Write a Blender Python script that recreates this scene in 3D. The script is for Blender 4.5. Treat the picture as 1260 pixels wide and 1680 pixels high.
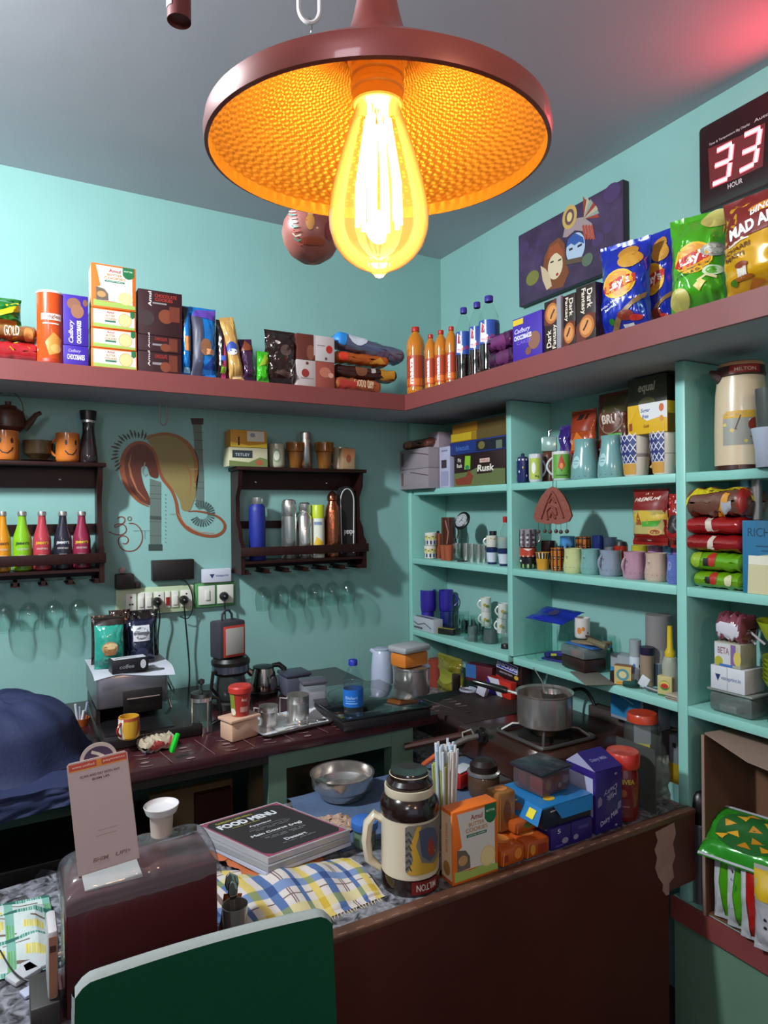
import bpy, bmesh, math, random
from mathutils import Vector, Matrix, noise
random.seed(7)
PI = math.pi
for o in list(bpy.data.objects): bpy.data.objects.remove(o)
SC = bpy.context.scene
COL = SC.collection

# ------------------------------------------------------------------ camera
CAM = Vector((-1.8055, -2.6194, 1.5)); YAW = .5152; ROLL = -.0094; FPX = 1090.25
cd = bpy.data.cameras.new('camera'); cam = bpy.data.objects.new('camera', cd); COL.objects.link(cam)
cam.location = CAM
cam.rotation_mode = 'QUATERNION'
fwd = Vector((math.sin(YAW), math.cos(YAW), -.0005)).normalized()
cam.rotation_quaternion = (fwd.to_track_quat('-Z', 'Y').to_matrix() @ Matrix.Rotation(ROLL, 3, 'Z')).to_quaternion()
cd.sensor_fit = 'VERTICAL'; cd.sensor_height = 24.0; cd.lens = 24.0 * FPX / 1680
cd.clip_start = .02; cd.clip_end = 60
SC.camera = cam

# ------------------------------------------------------------------ light, world, exposure
SC.view_settings.view_transform = 'Standard'; SC.view_settings.look = 'None'
SC.view_settings.gamma = 1; SC.view_settings.use_curve_mapping = False
SC.view_settings.exposure = 0.14
w = bpy.data.worlds.new('world'); SC.world = w; w.use_nodes = True
w.node_tree.nodes['Background'].inputs[0].default_value = (.62, .74, 1, 1)
w.node_tree.nodes['Background'].inputs[1].default_value = .26
def lamp(name, kind, loc, power, col, size=.2, target=None, size_y=None):
    l = bpy.data.lights.new(name, kind); o = bpy.data.objects.new(name, l); COL.objects.link(o)
    o.location = loc; l.energy = power; l.color = col
    if kind == 'AREA':
        l.size = size
        if size_y: l.shape = 'RECTANGLE'; l.size_y = size_y
    else: l.shadow_soft_size = size
    if target is not None:
        o.rotation_mode = 'QUATERNION'
        o.rotation_quaternion = (Vector(target) - Vector(loc)).to_track_quat('-Z', 'Y')
    return o
lamp('tube_light', 'AREA', (-2.68, -1.25, 2.58), 62, (.86, .95, 1), .10, (-.3, -.45, 1.5), .2)
lamp('shopfront_daylight', 'AREA', (-2.3, -5.0, 1.4), 6, (.78, .86, 1), 2.4, (-1.2, -1.2, 2.2), 1.8)
lamp('warm_fill', 'POINT', (-1.35, -3.5, 1.95), 17, (1, .62, .36), .10)  # added lamp giving the shaded parts a warm fill, no actual pendant
lamp('ceiling_fill', 'AREA', (-3.0, -3.6, 2.3), 13, (.9, .88, 1), .5, (-1.6, -1.2, 2.75))  # added uplight to brighten the ceiling, not an actual fixture
BULB_W = 1.5

# ------------------------------------------------------------------ pixel -> place (only to read positions off the photo)
def ray(x, y):
    X = (x-630)/FPX; Y = (y-840)/FPX
    s, c = math.sin(-ROLL), math.cos(-ROLL)
    X, Y = X*c-Y*s, X*s+Y*c
    sy, cy = math.sin(YAW), math.cos(YAW)
    return Vector((X*cy+sy, -X*sy+cy, -Y))
def at(x, y, ax, val):
    d = ray(x, y); i = 'xyz'.index(ax); return CAM + d*((val-CAM[i])/d[i])
def atd(x, y, D): return CAM + ray(x, y)*D
def dep(p): return (p[0]-CAM.x)*math.sin(YAW)+(p[1]-CAM.y)*math.cos(YAW)
def tocam(p): return math.atan2(CAM.x-p[0], -(CAM.y-p[1]))

# ------------------------------------------------------------------ materials
def hexc(h):
    h = h.lstrip('#'); v = [int(h[i:i+2], 16)/255 for i in (0, 2, 4)]
    return tuple((c/12.92 if c <= .04045 else ((c+.055)/1.055)**2.4) for c in v) + (1,)
_M = {}
def M(h, rough=.5, metal=0, coat=0, em=0, bump=0, bscale=60, var=0, vscale=6, spec=.5, key=None):
    k = (h, rough, metal, coat, em, bump, bscale, var, vscale, spec)
    if k in _M: return _M[k]
    m = bpy.data.materials.new('surface_'+h.lstrip('#')); m.use_nodes = True
    nt = m.node_tree; b = nt.nodes['Principled BSDF']; c = hexc(h)
    b.inputs['Base Color'].default_value = c; b.inputs['Roughness'].default_value = rough
    b.inputs['Metallic'].default_value = metal; b.inputs['Coat Weight'].default_value = coat
    b.inputs['Coat Roughness'].default_value = .08; b.inputs['Specular IOR Level'].default_value = spec
    if em: b.inputs['Emission Color'].default_value = c; b.inputs['Emission Strength'].default_value = em
    tc = None
    if bump or var:
        tc = nt.nodes.new('ShaderNodeTexCoord')
    if bump:
        n = nt.nodes.new('ShaderNodeTexNoise'); n.inputs['Scale'].default_value = bscale; n.inputs['Detail'].default_value = 4
        bp = nt.nodes.new('ShaderNodeBump'); bp.inputs['Strength'].default_value = bump; bp.inputs['Distance'].default_value = .01
        nt.links.new(tc.outputs['Object'], n.inputs['Vector']); nt.links.new(n.outputs[0], bp.inputs['Height'])
        nt.links.new(bp.outputs[0], b.inputs['Normal'])
    if var:
        n = nt.nodes.new('ShaderNodeTexNoise'); n.inputs['Scale'].default_value = vscale; n.inputs['Detail'].default_value = 5
        r = nt.nodes.new('ShaderNodeValToRGB')
        r.color_ramp.elements[0].position = .3; r.color_ramp.elements[1].position = .7
        r.color_ramp.elements[0].color = tuple(x*(1-var) for x in c[:3])+(1,)
        r.color_ramp.elements[1].color = tuple(min(1, x*(1+var)) for x in c[:3])+(1,)
        nt.links.new(tc.outputs['Object'], n.inputs['Vector']); nt.links.new(n.outputs[0], r.inputs[0])
        nt.links.new(r.outputs[0], b.inputs['Base Color'])
    _M[k] = m
    return m
def G(h='#ffffff', rough=.03, ior=1.45, key=None, solid=0):
    "thin clear glass or plastic: fresnel mix of see-through and gloss, optional share of body colour"
    k = ('g', h, rough, ior, solid)
    if k in _M: return _M[k]
    m = bpy.data.materials.new('clear_'+h.lstrip('#')); m.use_nodes = True; nt = m.node_tree
    nt.nodes.remove(nt.nodes['Principled BSDF']); out = nt.nodes['Material Output']
    t = nt.nodes.new('ShaderNodeBsdfTransparent'); t.inputs[0].default_value = tuple(x**.5 for x in hexc(h)[:3])+(1,)
    g = nt.nodes.new('ShaderNodeBsdfGlossy'); g.inputs['Roughness'].default_value = rough
    f = nt.nodes.new('ShaderNodeFresnel'); ge = nt.nodes.new('ShaderNodeNewGeometry'); mr = nt.nodes.new('ShaderNodeMapRange')
    mr.inputs['To Min'].default_value = ior; mr.inputs['To Max'].default_value = 1/ior
    nt.links.new(ge.outputs['Backfacing'], mr.inputs['Value']); nt.links.new(mr.outputs['Result'], f.inputs[0])
    mx = nt.nodes.new('ShaderNodeMixShader'); last = t.outputs[0]
    if solid:
        d = nt.nodes.new('ShaderNodeBsdfPrincipled'); d.inputs['Base Color'].default_value = hexc(h); d.inputs['Roughness'].default_value = .3
        m2 = nt.nodes.new('ShaderNodeMixShader'); m2.inputs[0].default_value = solid
        nt.links.new(t.outputs[0], m2.inputs[1]); nt.links.new(d.outputs[0], m2.inputs[2]); last = m2.outputs[0]
    fm2 = nt.nodes.new('ShaderNodeMath'); fm2.operation = 'MULTIPLY'; fm2.inputs[1].default_value = 1.0; nt.links.new(f.outputs[0], fm2.inputs[0])
    nt.links.new(fm2.outputs[0], mx.inputs[0]); nt.links.new(last, mx.inputs[1]); nt.links.new(g.outputs[0], mx.inputs[2])
    nt.links.new(mx.outputs[0], out.inputs[0]); _M[k] = m
    return m
def mt(x):
    if isinstance(x, str): return M(x, .45)
    return x
STEEL = M('#d6d2cc', .24, .9); DSTEEL = M('#6d6a68', .3, 1); CHROME = M('#d8d6d2', .08, 1)
BLACK = M('#15110f', .35); GLASS = G('#f2faf7', .02, 1.35); FOIL = M('#c9c9cc', .25, 1, bump=.4, bscale=40)
DWOOD = M('#260c09', .45, spec=.3, bump=.05, bscale=30, var=.25, vscale=10)

# ------------------------------------------------------------------ text outlines
_T = {}
def glyphs(s, bold=0.0, shear=0.0):
    k = (s, bold, shear)
    if k not in _T:
        c = bpy.data.curves.new('lettering', 'FONT'); c.body = s; c.offset = bold; c.shear = shear; c.resolution_u = 3
        o = bpy.data.objects.new('lettering', c)
        me = o.to_mesh(); vs = [v.co.copy() for v in me.vertices]; fs = [tuple(p.vertices) for p in me.polygons]
        o.to_mesh_clear(); bpy.data.objects.remove(o); bpy.data.curves.remove(c)
        if not vs: vs = [Vector((0, 0, 0)), Vector((1, 1, 0))]
        x0 = min(v.x for v in vs); x1 = max(v.x for v in vs); y0 = min(v.y for v in vs); y1 = max(v.y for v in vs)
        _T[k] = ([((v.x-x0)/max(x1-x0, 1e-6)-.5, (v.y-y0)/max(y1-y0, 1e-6)-.5) for v in vs], fs)
    return _T[k]

from mathutils.geometry import tessellate_polygon
def fine(uv, tris, lim=.007):
    "split flat triangles so that they can follow a curved surface"
    uv = [tuple(p) for p in uv]; mid = {}
    for _ in range(6):
        out = []; did = False
        for t in tris:
            es = [(math.dist(uv[t[i]], uv[t[(i+1) % 3]]), i) for i in range(3)]; L, i = max(es)
            if L <= lim: out.append(t); continue
            did = True; a, b, c = t[i], t[(i+1) % 3], t[(i+2) % 3]; k = (min(a, b), max(a, b))
            if k not in mid: mid[k] = len(uv); uv.append(((uv[a][0]+uv[b][0])/2, (uv[a][1]+uv[b][1])/2))
            m = mid[k]; out += [(a, m, c), (m, b, c)]
        tris = out
        if not did or len(tris) > 1500: break
    return uv, tris
# ------------------------------------------------------------------ mesh collector
def catmull(pts, wd, closed=False, k=5):
    n = len(pts); w = list(wd) if isinstance(wd, (list, tuple)) else [wd]*n; P_, W_ = [], []
    for i in range(n if closed else n-1):
        ix = [(i-1) % n, i, (i+1) % n, (i+2) % n] if closed else [max(i-1, 0), i, i+1, min(i+2, n-1)]
        a, b, c, d = [pts[j] for j in ix]
        for q in range(k):
            s_ = q/k; P_.append(tuple(.5*(2*b[j]+(c[j]-a[j])*s_+(2*a[j]-5*b[j]+4*c[j]-d[j])*s_**2+(3*b[j]-a[j]-3*c[j]+d[j])*s_**3) for j in (0, 1))); W_.append(w[ix[1]]*(1-s_)+w[ix[2]]*s_)
    if not closed: P_.append(tuple(pts[-1])); W_.append(w[-1])
    return P_, W_
class S:   # printable surface: fn(u metres from centre, v metres from bottom, offset)
    def __init__(s, fn, w, h, curved=False, off=.0004): s.fn, s.w, s.h, s.curved, s.off = fn, w, h, curved, off; s.k = 0
class MB:
    def __init__(s): s.v = []; s.f = []; s.mi = []; s.mats = []
    def m(s, mat):
        mat = mt(mat)
        if mat not in s.mats: s.mats.append(mat)
        return s.mats.index(mat)
    def add(s, vs, fs, mat, X=None):
        b = len(s.v); i = s.m(mat)
        s.v += [tuple(X @ Vector(v)) if X is not None else tuple(v) for v in vs]
        for f in fs: s.f.append(tuple(b+k for k in f)); s.mi.append(i)
    def box(s, x0, x1, y0, y1, z0, z1, mat, bev=0, X=None):
        if bev:
            bm = bmesh.new(); bmesh.ops.create_cube(bm, size=1)
            for v in bm.verts: v.co = Vector(((x0+x1)/2+v.co.x*(x1-x0), (y0+y1)/2+v.co.y*(y1-y0), (z0+z1)/2+v.co.z*(z1-z0)))
            bev = min(bev, .45*min(abs(x1-x0), abs(y1-y0), abs(z1-z0)))
            bmesh.ops.bevel(bm, geom=list(bm.edges), offset=bev, segments=2, affect='EDGES', profile=.5)
            bm.verts.index_update()
            s.add([v.co[:] for v in bm.verts], [tuple(v.index for v in f.verts) for f in bm.faces], mat, X); bm.free(); return s
        vs = [(x, y, z) for x in (x0, x1) for y in (y0, y1) for z in (z0, z1)]
        s.add(vs, [(0, 1, 3, 2), (4, 6, 7, 5), (0, 4, 5, 1), (2, 3, 7, 6), (0, 2, 6, 4), (1, 5, 7, 3)], mat, X); return s
    def lathe(s, prof, mat, seg=24, c=(0, 0, 0), X=None, cap=True, sx=1, sy=1):
        "prof: (r, z) or (r, z, mat) - mat colours the band that starts there"
        n = len(prof); rings = []
        base = X if X is not None else Matrix()
        vs = []
        for p in prof:
            for k in range(seg):
                a = 2*PI*k/seg; vs.append((c[0]+p[0]*math.sin(a)*sx, c[1]-p[0]*math.cos(a)*sy, c[2]+p[1]))
        cur = mat; byb = {}
        for i in range(n-1):
            if len(prof[i]) > 2: cur = prof[i][2]
            for k in range(seg):
                byb.setdefault(id(cur) if not isinstance(cur, str) else cur, [cur, []])[1].append((i*seg+k, i*seg+(k+1) % seg, (i+1)*seg+(k+1) % seg, (i+1)*seg+k))
        if cap:
            if prof[0][0] > 1e-5: byb.setdefault('b', [mat, []])[1].append(tuple(range(seg))[::-1])
            if prof[-1][0] > 1e-5: byb.setdefault('t', [cur, []])[1].append(tuple((n-1)*seg+k for k in range(seg)))
        b = len(s.v); s.v += [tuple(base @ Vector(v)) for v in vs]
        for cm, fs in byb.values():
            i = s.m(cm)
            for f in fs: s.f.append(tuple(b+k for k in f)); s.mi.append(i)
        return s
    def tube(s, pts, r, mat, seg=8, closed=False, X=None, flat=None):
        pts = [Vector(p) for p in pts]; n = len(pts); vs = []; up = None
        for i, p in enumerate(pts):
            a = pts[(i-1) % n] if (i or closed) else p; b = pts[(i+1) % n] if (i < n-1 or closed) else p
            t = (b-a).normalized() if (b-a).length > 1e-9 else Vector((0, 0, 1))
            if up is None: up = Vector((0, 0, 1)) if abs(t.z) < .9 else Vector((0, 1, 0))
            e1 = t.cross(up)
            if e1.length < 1e-4: e1 = t.cross(Vector((1, .1, 0)))
            e1.normalize(); e2 = e1.cross(t).normalized(); up = e2
            rr = r[i] if isinstance(r, (list, tuple)) else r
            for k in range(seg):
                q = 2*PI*k/seg; vs.append(p+e1*math.cos(q)*rr*(flat or 1)+e2*math.sin(q)*rr)
        fs = []
        for i in range(n if closed else n-1):
            for k in range(seg): fs.append((i*seg+k, i*seg+(k+1) % seg, ((i+1) % n)*seg+(k+1) % seg, ((i+1) % n)*seg+k))
        if not closed: fs += [tuple(range(seg))[::-1], tuple((n-1)*seg+k for k in range(seg))]
        s.add(vs, fs, mat, X); return s
    def grid(s, fn, nu, nv, mat, X=None, closed_u=False):
        "fn(i/nu, j/nv); mat may be a function (a, b)"
        vs = [fn(i/nu, j/nv) for j in range(nv+1) for i in range(nu+1)]
        if callable(mat) and not isinstance(mat, bpy.types.Material):
            groups = {}
            for j in range(nv):
                for i in range(nu):
                    mm = mat((i+.5)/nu, (j+.5)/nv); groups.setdefault(mm if isinstance(mm, str) else mm.name, [mm, []])[1].append((j*(nu+1)+i, j*(nu+1)+i+1, (j+1)*(nu+1)+i+1, (j+1)*(nu+1)+i))
            b = len(s.v); s.v += [tuple(X @ Vector(v)) if X is not None else tuple(v) for v in vs]
            for mm, fs in groups.values():
                k = s.m(mm)
                for f in fs: s.f.append(tuple(b+q for q in f)); s.mi.append(k)
        else:
            s.add(vs, [(j*(nu+1)+i, j*(nu+1)+i+1, (j+1)*(nu+1)+i+1, (j+1)*(nu+1)+i) for j in range(nv) for i in range(nu)], mat, X)
        return s
    def prism(s, pts, y0, y1, mat, X=None):
        "outline (x, z) swept from y0 to y1"
        n = len(pts); vs = [(p[0], y0, p[1]) for p in pts]+[(p[0], y1, p[1]) for p in pts]
        s.add(vs, [tuple(range(n)), tuple(range(2*n-1, n-1, -1))]+[(i, (i+1) % n, n+(i+1) % n, n+i) for i in range(n)], mat, X); return s
    # printed marks: u in -.5...5, v in 0..1
    def print(s, sf, items, X=None):
        for it in items:
            sf.k += 1; off = sf.off+sf.k*(.00012 if sf.curved else .00005); k = it[0]
            P = lambda u, v: tuple(sf.fn(u*sf.w, v*sf.h, off))
            if k == 'r':
                _, u0, u1, v0, v1, mat = it; n = 10 if sf.curved else 1
                s.grid(lambda a, b: P(u0+(u1-u0)*a, v0+(v1-v0)*b), n, n, mat, X)
            elif k == 'e':
                _, u, v, ru, rv, mat = it; N = 20; R = 3 if sf.curved else 1
                vs = [P(u, v)]+[P(u+ru*math.cos(2*PI*i/N)*q/R, v+rv*math.sin(2*PI*i/N)*q/R) for q in range(1, R+1) for i in range(N)]
                fs = [(0, 1+i, 1+(i+1) % N) for i in range(N)]
                for q in range(R-1): fs += [(1+q*N+i, 1+(q+1)*N+i, 1+(q+1)*N+(i+1) % N, 1+q*N+(i+1) % N) for i in range(N)]
                s.add(vs, fs, mat, X)
            elif k == 'p':
                _, pts, mat = it
                if len(pts) > 15 and not sf.curved: pts = catmull(pts, 0, True)[0]
                if sf.curved:
                    tr = tessellate_polygon([[Vector((p[0]*sf.w, p[1]*sf.h, 0)) for p in pts]])
                    uv, tr = fine([(p[0]*sf.w, p[1]*sf.h) for p in pts], [tuple(t) for t in tr], .008); s.add([sf.fn(u, v, off) for u, v in uv], tr, mat, X)
                else: s.add([P(*p) for p in pts], [tuple(range(len(pts)))], mat, X)
            elif k == 's':
                _, pts, wd, mat = it; vs = []
                if len(pts) > 5 and not sf.curved: pts, wd = catmull(pts, wd)
                n = len(pts)
                for i, p in enumerate(pts):
                    a = pts[max(i-1, 0)]; b = pts[min(i+1, n-1)]; dx = (b[0]-a[0])*sf.w; dy = (b[1]-a[1])*sf.h; L = math.hypot(dx, dy) or 1
                    ww = wd[i] if isinstance(wd, (list, tuple)) else wd
                    nx, ny = -dy/L*ww/2, dx/L*ww/2
                    vs += [sf.fn(p[0]*sf.w+nx, p[1]*sf.h+ny, off), sf.fn(p[0]*sf.w-nx, p[1]*sf.h-ny, off)]
                s.add(vs, [(2*i, 2*i+1, 2*i+3, 2*i+2) for i in range(n-1)], mat, X)
            elif k == 't':
                st, u, v, tw, th, mat = it[1:7]; rot = it[7] if len(it) > 7 else 0; bold = it[8] if len(it) > 8 else .015; shear = it[9] if len(it) > 9 else 0
                g, fs = glyphs(st, bold, shear); cr, sr = math.cos(math.radians(rot)), math.sin(math.radians(rot)); vs = []
                W, Hh = tw*sf.w, th*sf.h
                for x, y in g:
                    a, b = x*W, y*Hh; vs.append((u*sf.w+a*cr-b*sr, v*sf.h+a*sr+b*cr))
                if sf.curved and all(len(f) == 3 for f in fs): vs, fs = fine(vs, fs, .006)
                s.add([sf.fn(q[0], q[1], off) for q in vs], fs, mat, X)
        return s
    def build(s, name, parent=None, loc=None, rz=0, rot=None, recalc=True):
        me = bpy.data.meshes.new(name); me.from_pydata(s.v, [], s.f)
        for m_ in s.mats: me.materials.append(m_)
        me.polygons.foreach_set('material_index', s.mi); me.polygons.foreach_set('use_smooth', [True]*len(s.f))
        if recalc:
            bm = bmesh.new(); bm.from_mesh(me); bmesh.ops.recalc_face_normals(bm, faces=bm.faces); bm.to_mesh(me); bm.free()
        me.set_sharp_from_angle(angle=math.radians(38)); me.update()
        o = bpy.data.objects.new(name, me); COL.objects.link(o)
        if parent: o.parent = parent
        if loc is not None: o.location = loc
        if rot: o.rotation_euler = rot
        elif rz: o.rotation_euler = (0, 0, rz)
        return o
def tag(o, label, cat, group=None, kind=None):
    if label: o['label'] = label
    if cat: o['category'] = cat
    if group: o['group'] = group
    if kind: o['kind'] = kind
    return o
def thing(name, label, cat, loc, rz=0, group=None, rot=None):
    o = bpy.data.objects.new(name, None); COL.objects.link(o); o.empty_display_size = .05
    o.location = loc; o.rotation_euler = rot or (0, 0, rz)
    return tag(o, label, cat, group)
def struct(name, mb): o = mb.build(name); o['kind'] = 'structure'; return o

# surfaces
def flat(w, d, h, y=None, z0=0):      # front face (-y) of a box whose base centre is the origin
    yy = -d/2 if y is None else y
    return S(lambda u, v, o: (u, yy-o, z0+v), w, h)
def side(w, d, h, sgn=-1, z0=0):      # left (-x) or right side
    return S(lambda u, v, o: (sgn*(w/2+o), (-u if sgn < 0 else u), z0+v), d, h)
def top(w, d, h): return S(lambda u, v, o: (u, v-d/2, h+o), w, d)
def cyl(prof, z0, z1):
    pr = [(p[0], p[1]) for p in prof]
    def r(z):
        for (a, b), (c, d) in zip(pr, pr[1:]):
            if min(b, d)-1e-6 <= z <= max(b, d)+1e-6 and abs(d-b) > 1e-6 and a > 0 and c > 0: return a+(c-a)*(z-b)/(d-b)
        return max(p[0] for p in pr)
    rm = r((z0+z1)/2)
    return S(lambda u, v, o: ((r(z0+v)+o)*math.sin(u/rm), -(r(z0+v)+o)*math.cos(u/rm), z0+v), 2*rm, z1-z0, True, .0007)

# placements
class P: pass
def PB(x0, x1, yt, yb, z, yf=None):
    "item facing the room from the back wall"
    m = (x0+x1)/2
    if yf is None: yf = at(m, yb, 'z', z).y
    p = P(); a = at(x0, (yt+yb)/2, 'y', yf); b = at(x1, (yt+yb)/2, 'y', yf)
    p.w = b.x-a.x; p.h = at(m, yt, 'y', yf).z-z; p.f = Vector(((a.x+b.x)/2, yf, z)); p.rz = 0; p.bk = Vector((0, 1, 0)); return p
def PR(x0, x1, yt, yb, z, xf=None):
    "item facing the room from the right wall"
    m = (x0+x1)/2
    if xf is None: xf = at(m, yb, 'z', z).x
    p = P(); a = at(x0, (yt+yb)/2, 'x', xf); b = at(x1, (yt+yb)/2, 'x', xf)
    p.w = a.y-b.y; p.h = at(m, yt, 'x', xf).z-z; p.f = Vector((xf, (a.y+b.y)/2, z)); p.rz = -PI/2; p.bk = Vector((1, 0, 0)); return p
def PC(x0, x1, yt, yb, z, ax=None, val=None):
    "round item: radius from its width, front of its base at the pixel"
    m = (x0+x1)/2
    q = at(m, yb, 'z', z) if ax is None else at(m, yb, ax, val)
    v = Vector((ray(m, yb).x, ray(m, yb).y, 0)).normalized()
    p = P(); p.r = (x1-x0)/2*dep(q)/FPX; c = q+v*p.r; p.r = (x1-x0)/2*dep(c)/FPX
    p.c = Vector((c.x, c.y, z)); p.h = atd(m, yt, dep(c)).z-z; p.w = 2*p.r; p.rz = tocam(c); return p
LOFT = 1.97; S1 = 1.599; S2 = 1.287; S3 = .962; S4 = .422; BC = .829; FC = .69
# ================================================================== the room
TEAL = M('#84b0a9', .55, bump=.08, bscale=14, var=.05, vscale=3)
TEALS = M('#88c2b6', .4, bump=.04, bscale=20, var=.03, vscale=5)
CEIL = M('#bfbcc4', .8, bump=.05, bscale=8, var=.04, vscale=2)
MAROON = M('#7c3c3a', .5, bump=.05, bscale=20, var=.06, vscale=6)
struct('wall_back', MB().box(-3.6, .1, 0, .1, 0, 2.7, TEAL))
struct('wall_right', MB().box(0, .1, -4.2, 0, 0, 2.7, TEAL))
struct('wall_left', MB().box(-3.7, -3.6, -4.2, .1, 0, 2.7, TEAL))
struct('ceiling', MB().box(-3.7, .1, -4.2, .1, 2.7, 2.8, CEIL))
struct('floor', MB().box(-3.7, .1, -4.2, .1, -.1, 0, M('#4a423e', .5, var=.15, vscale=8)))

# loft ledge running round two walls
t = thing('loft_ledge', 'concrete ledge with maroon edge band running along both walls under the snacks', 'ledge', (0, 0, 1.908))
LX, LY = -.409, -.333
mb = MB(); ol = [(-3.58, 0), (0, 0), (0, -3.4), (LX+.012, -3.4), (LX+.012, LY+.012), (-3.58, LY+.012)]
n = 6; mb.add([(x, y, 0) for x, y in ol]+[(x, y, .06) for x, y in ol], [(0, 1, 2, 3, 4, 5), (11, 10, 9, 8, 7, 6)]+[(i, (i+1) % 6, 6+(i+1) % 6, 6+i) for i in range(6)], M('#aea8b0', .7, bump=.06, bscale=10, var=.06))
mb.build('slab', t)
mb = MB(); mb.box(-3.58, LX, LY, LY+.0115, -.001, .062, MAROON); mb.box(LX, LX+.0115, -3.4, LY, -.001, .062, MAROON)
mb.build('edge_band', t)

# built-in shelving on the right wall
t = thing('built_in_shelving', 'painted teal built-in shelving filling the wall below the ledge', 'shelving', (-.1955, 0, .4))
UX = .1955
def sh(name, z0, z1, y0, y1, x0=0, x1=UX-.0005, mat=TEALS):
    MB().box(x0, x1, y0, y1, z0-.4, z1-.4, mat, .003).build(name, t)
sh('upright', .70, 1.906, -.030, -.002)
sh('upright', .962, 1.906, -.727, -.699)
sh('upright', .424, 1.906, -1.447, -1.416)
sh('upright', .424, 1.906, -2.20, -2.17)
for ya, yb_ in ((-.699, -.031), (-1.416, -.727), (-2.17, -1.447)):
    for z in (S1, S2, S3):
        if z == S3 and ya == -1.416:
            sh('shelf', z-.026, z, ya, yb_); continue
        sh('shelf', z-.026, z, ya, yb_ if not (z == S1 and ya == -.699) else -.05)
# base ledge at the right
t = thing('base_ledge', 'low teal ledge with a maroon edge at the right below the shelving', 'ledge', (-.20, -1.8, .0))
yq = at(1100, 1470, 'x', -.206).y+1.8
MB().box(0.005, .198, -.5, yq, .36, S4, TEALS, .003).build('ledge_top', t)
MB().box(-.006, .0045, -.5, yq, .362, S4-.001, MAROON).build('edge_band', t)
MB().box(.010, .198, -.5, yq, .002, .359, M('#5d7d68', .6, var=.08)).build('plinth', t)

# ------------------------------------------------------------------ pendant lamp
rim_d, rim_h = .46, .2442
c0 = atd(626, 840, rim_d); RC = Vector((c0.x, c0.y, 1.5+rim_h))
axis_tilt = math.radians(4.2)
t = thing('pendant_lamp', 'hanging metal pendant lamp with hammered gold inside and amber bulb', 'lamp', RC)
t.rotation_mode = 'QUATERNION'
rightv = Vector((math.cos(YAW), -math.sin(YAW), 0))
t.rotation_quaternion = Matrix.Rotation(axis_tilt, 3, rightv).to_quaternion()
gold = bpy.data.materials.new('hammered_gold'); gold.use_nodes = True; nt = gold.node_tree; b = nt.nodes['Principled BSDF']
b.inputs['Base Color'].default_value = hexc('#c0903a'); b.inputs['Metallic'].default_value = .55; b.inputs['Roughness'].default_value = .38
tc = nt.nodes.new('ShaderNodeTexCoord'); sp = nt.nodes.new('ShaderNodeSeparateXYZ'); nt.links.new(tc.outputs['Object'], sp.inputs[0])
def mth(op, a, bb=None):
    n = nt.nodes.new('ShaderNodeMath'); n.operation = op
    for i, q in enumerate((a, bb)):
        if q is None: continue
        if isinstance(q, (int, float)): n.inputs[i].default_value = q
        else: nt.links.new(q, n.inputs[i])
    return n.outputs[0]
ang = mth('ARCTAN2', sp.outputs[1], sp.outputs[0]); rad = mth('SQRT', mth('ADD', mth('MULTIPLY', sp.outputs[0], sp.outputs[0]), mth('MULTIPLY', sp.outputs[1], sp.outputs[1])))
rs = mth('MULTIPLY', rad, 2*PI/.0050); ring = mth('MULTIPLY', mth('MODULO', mth('FLOOR', mth('MULTIPLY', rad, 1/.0050)), 2), PI)
dots = mth('MULTIPLY', mth('SINE', mth('ADD', mth('MULTIPLY', ang, 78), ring)), mth('SINE', mth('SUBTRACT', rs, PI/2)))
bp = nt.nodes.new('ShaderNodeBump'); bp.inputs['Strength'].default_value = .5; bp.inputs['Distance'].default_value = .0012
nt.links.new(dots, bp.inputs['Height']); nt.links.new(bp.outputs[0], b.inputs['Normal'])
RR = .1164
inner = [(RR-.0025, 0), (RR-.003, .009), (.100, .018), (.085, .030), (.065, .0435), (.045, .056), (.032, .064), (.027, .072)]
MB().lathe(inner, gold, 96, cap=False).build('reflector', t)
rimm = M('#94443a', .38, .15, .3)
outer = [(RR-.0025, -.0002), (RR, .0006), (RR+.0008, .008), (RR-.0005, .0145), (.104, .021), (.088, .033), (.068, .0450), (.048, .0575), (.034, .066), (.0245, .0745), (.0185, .084), (.0155, .095), (.0130, .107), (.0118, .13), (.0115, .20), (.0, .20)]
MB().lathe(outer, rimm, 96, cap=False).build('shade', t)
sock = M('#c9a060', .4, .2)
so = [(.0005, .071), (.0205, .0705), (.0205, .064), (.017, .062), (.017, .058), (.0185, .057), (.0185, .053), (.0170, .052), (.0172, .048), (.0184, .047), (.0184, .044), (.0172, .043), (.0175, .036), (.0165, .035), (.0005, .035)]
MB().lathe(so, sock, 40, cap=False).build('lamp_holder', t)
MB().tube([(0, 0, .20), (0, 0, 2.695-RC.z)], .004, BLACK).build('cord', t)
# bulb (pear shaped filament bulb)
bm_ = bpy.data.materials.new('lit_amber_glass'); bm_.use_nodes = True; nt = bm_.node_tree; nt.nodes.remove(nt.nodes['Principled BSDF']); out = nt.nodes['Material Output']
tr = nt.nodes.new('ShaderNodeBsdfTransparent'); tr.inputs[0].default_value = (1, .80, .52, 1)
gl = nt.nodes.new('ShaderNodeBsdfGlossy'); gl.inputs['Roughness'].default_value = .03; fr = nt.nodes.new('ShaderNodeFresnel'); fr.inputs[0].default_value = 1.4
mx = nt.nodes.new('ShaderNodeMixShader'); nt.links.new(fr.outputs[0], mx.inputs[0]); nt.links.new(tr.outputs[0], mx.inputs[1]); nt.links.new(gl.outputs[0], mx.inputs[2]); nt.links.new(mx.outputs[0], out.inputs[0])
ve = nt.nodes.new('ShaderNodeEmission'); ve.inputs[0].default_value = (1, .42, .10, 1); ve.inputs[1].default_value = 27; nt.links.new(ve.outputs[0], out.inputs[1])
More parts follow.
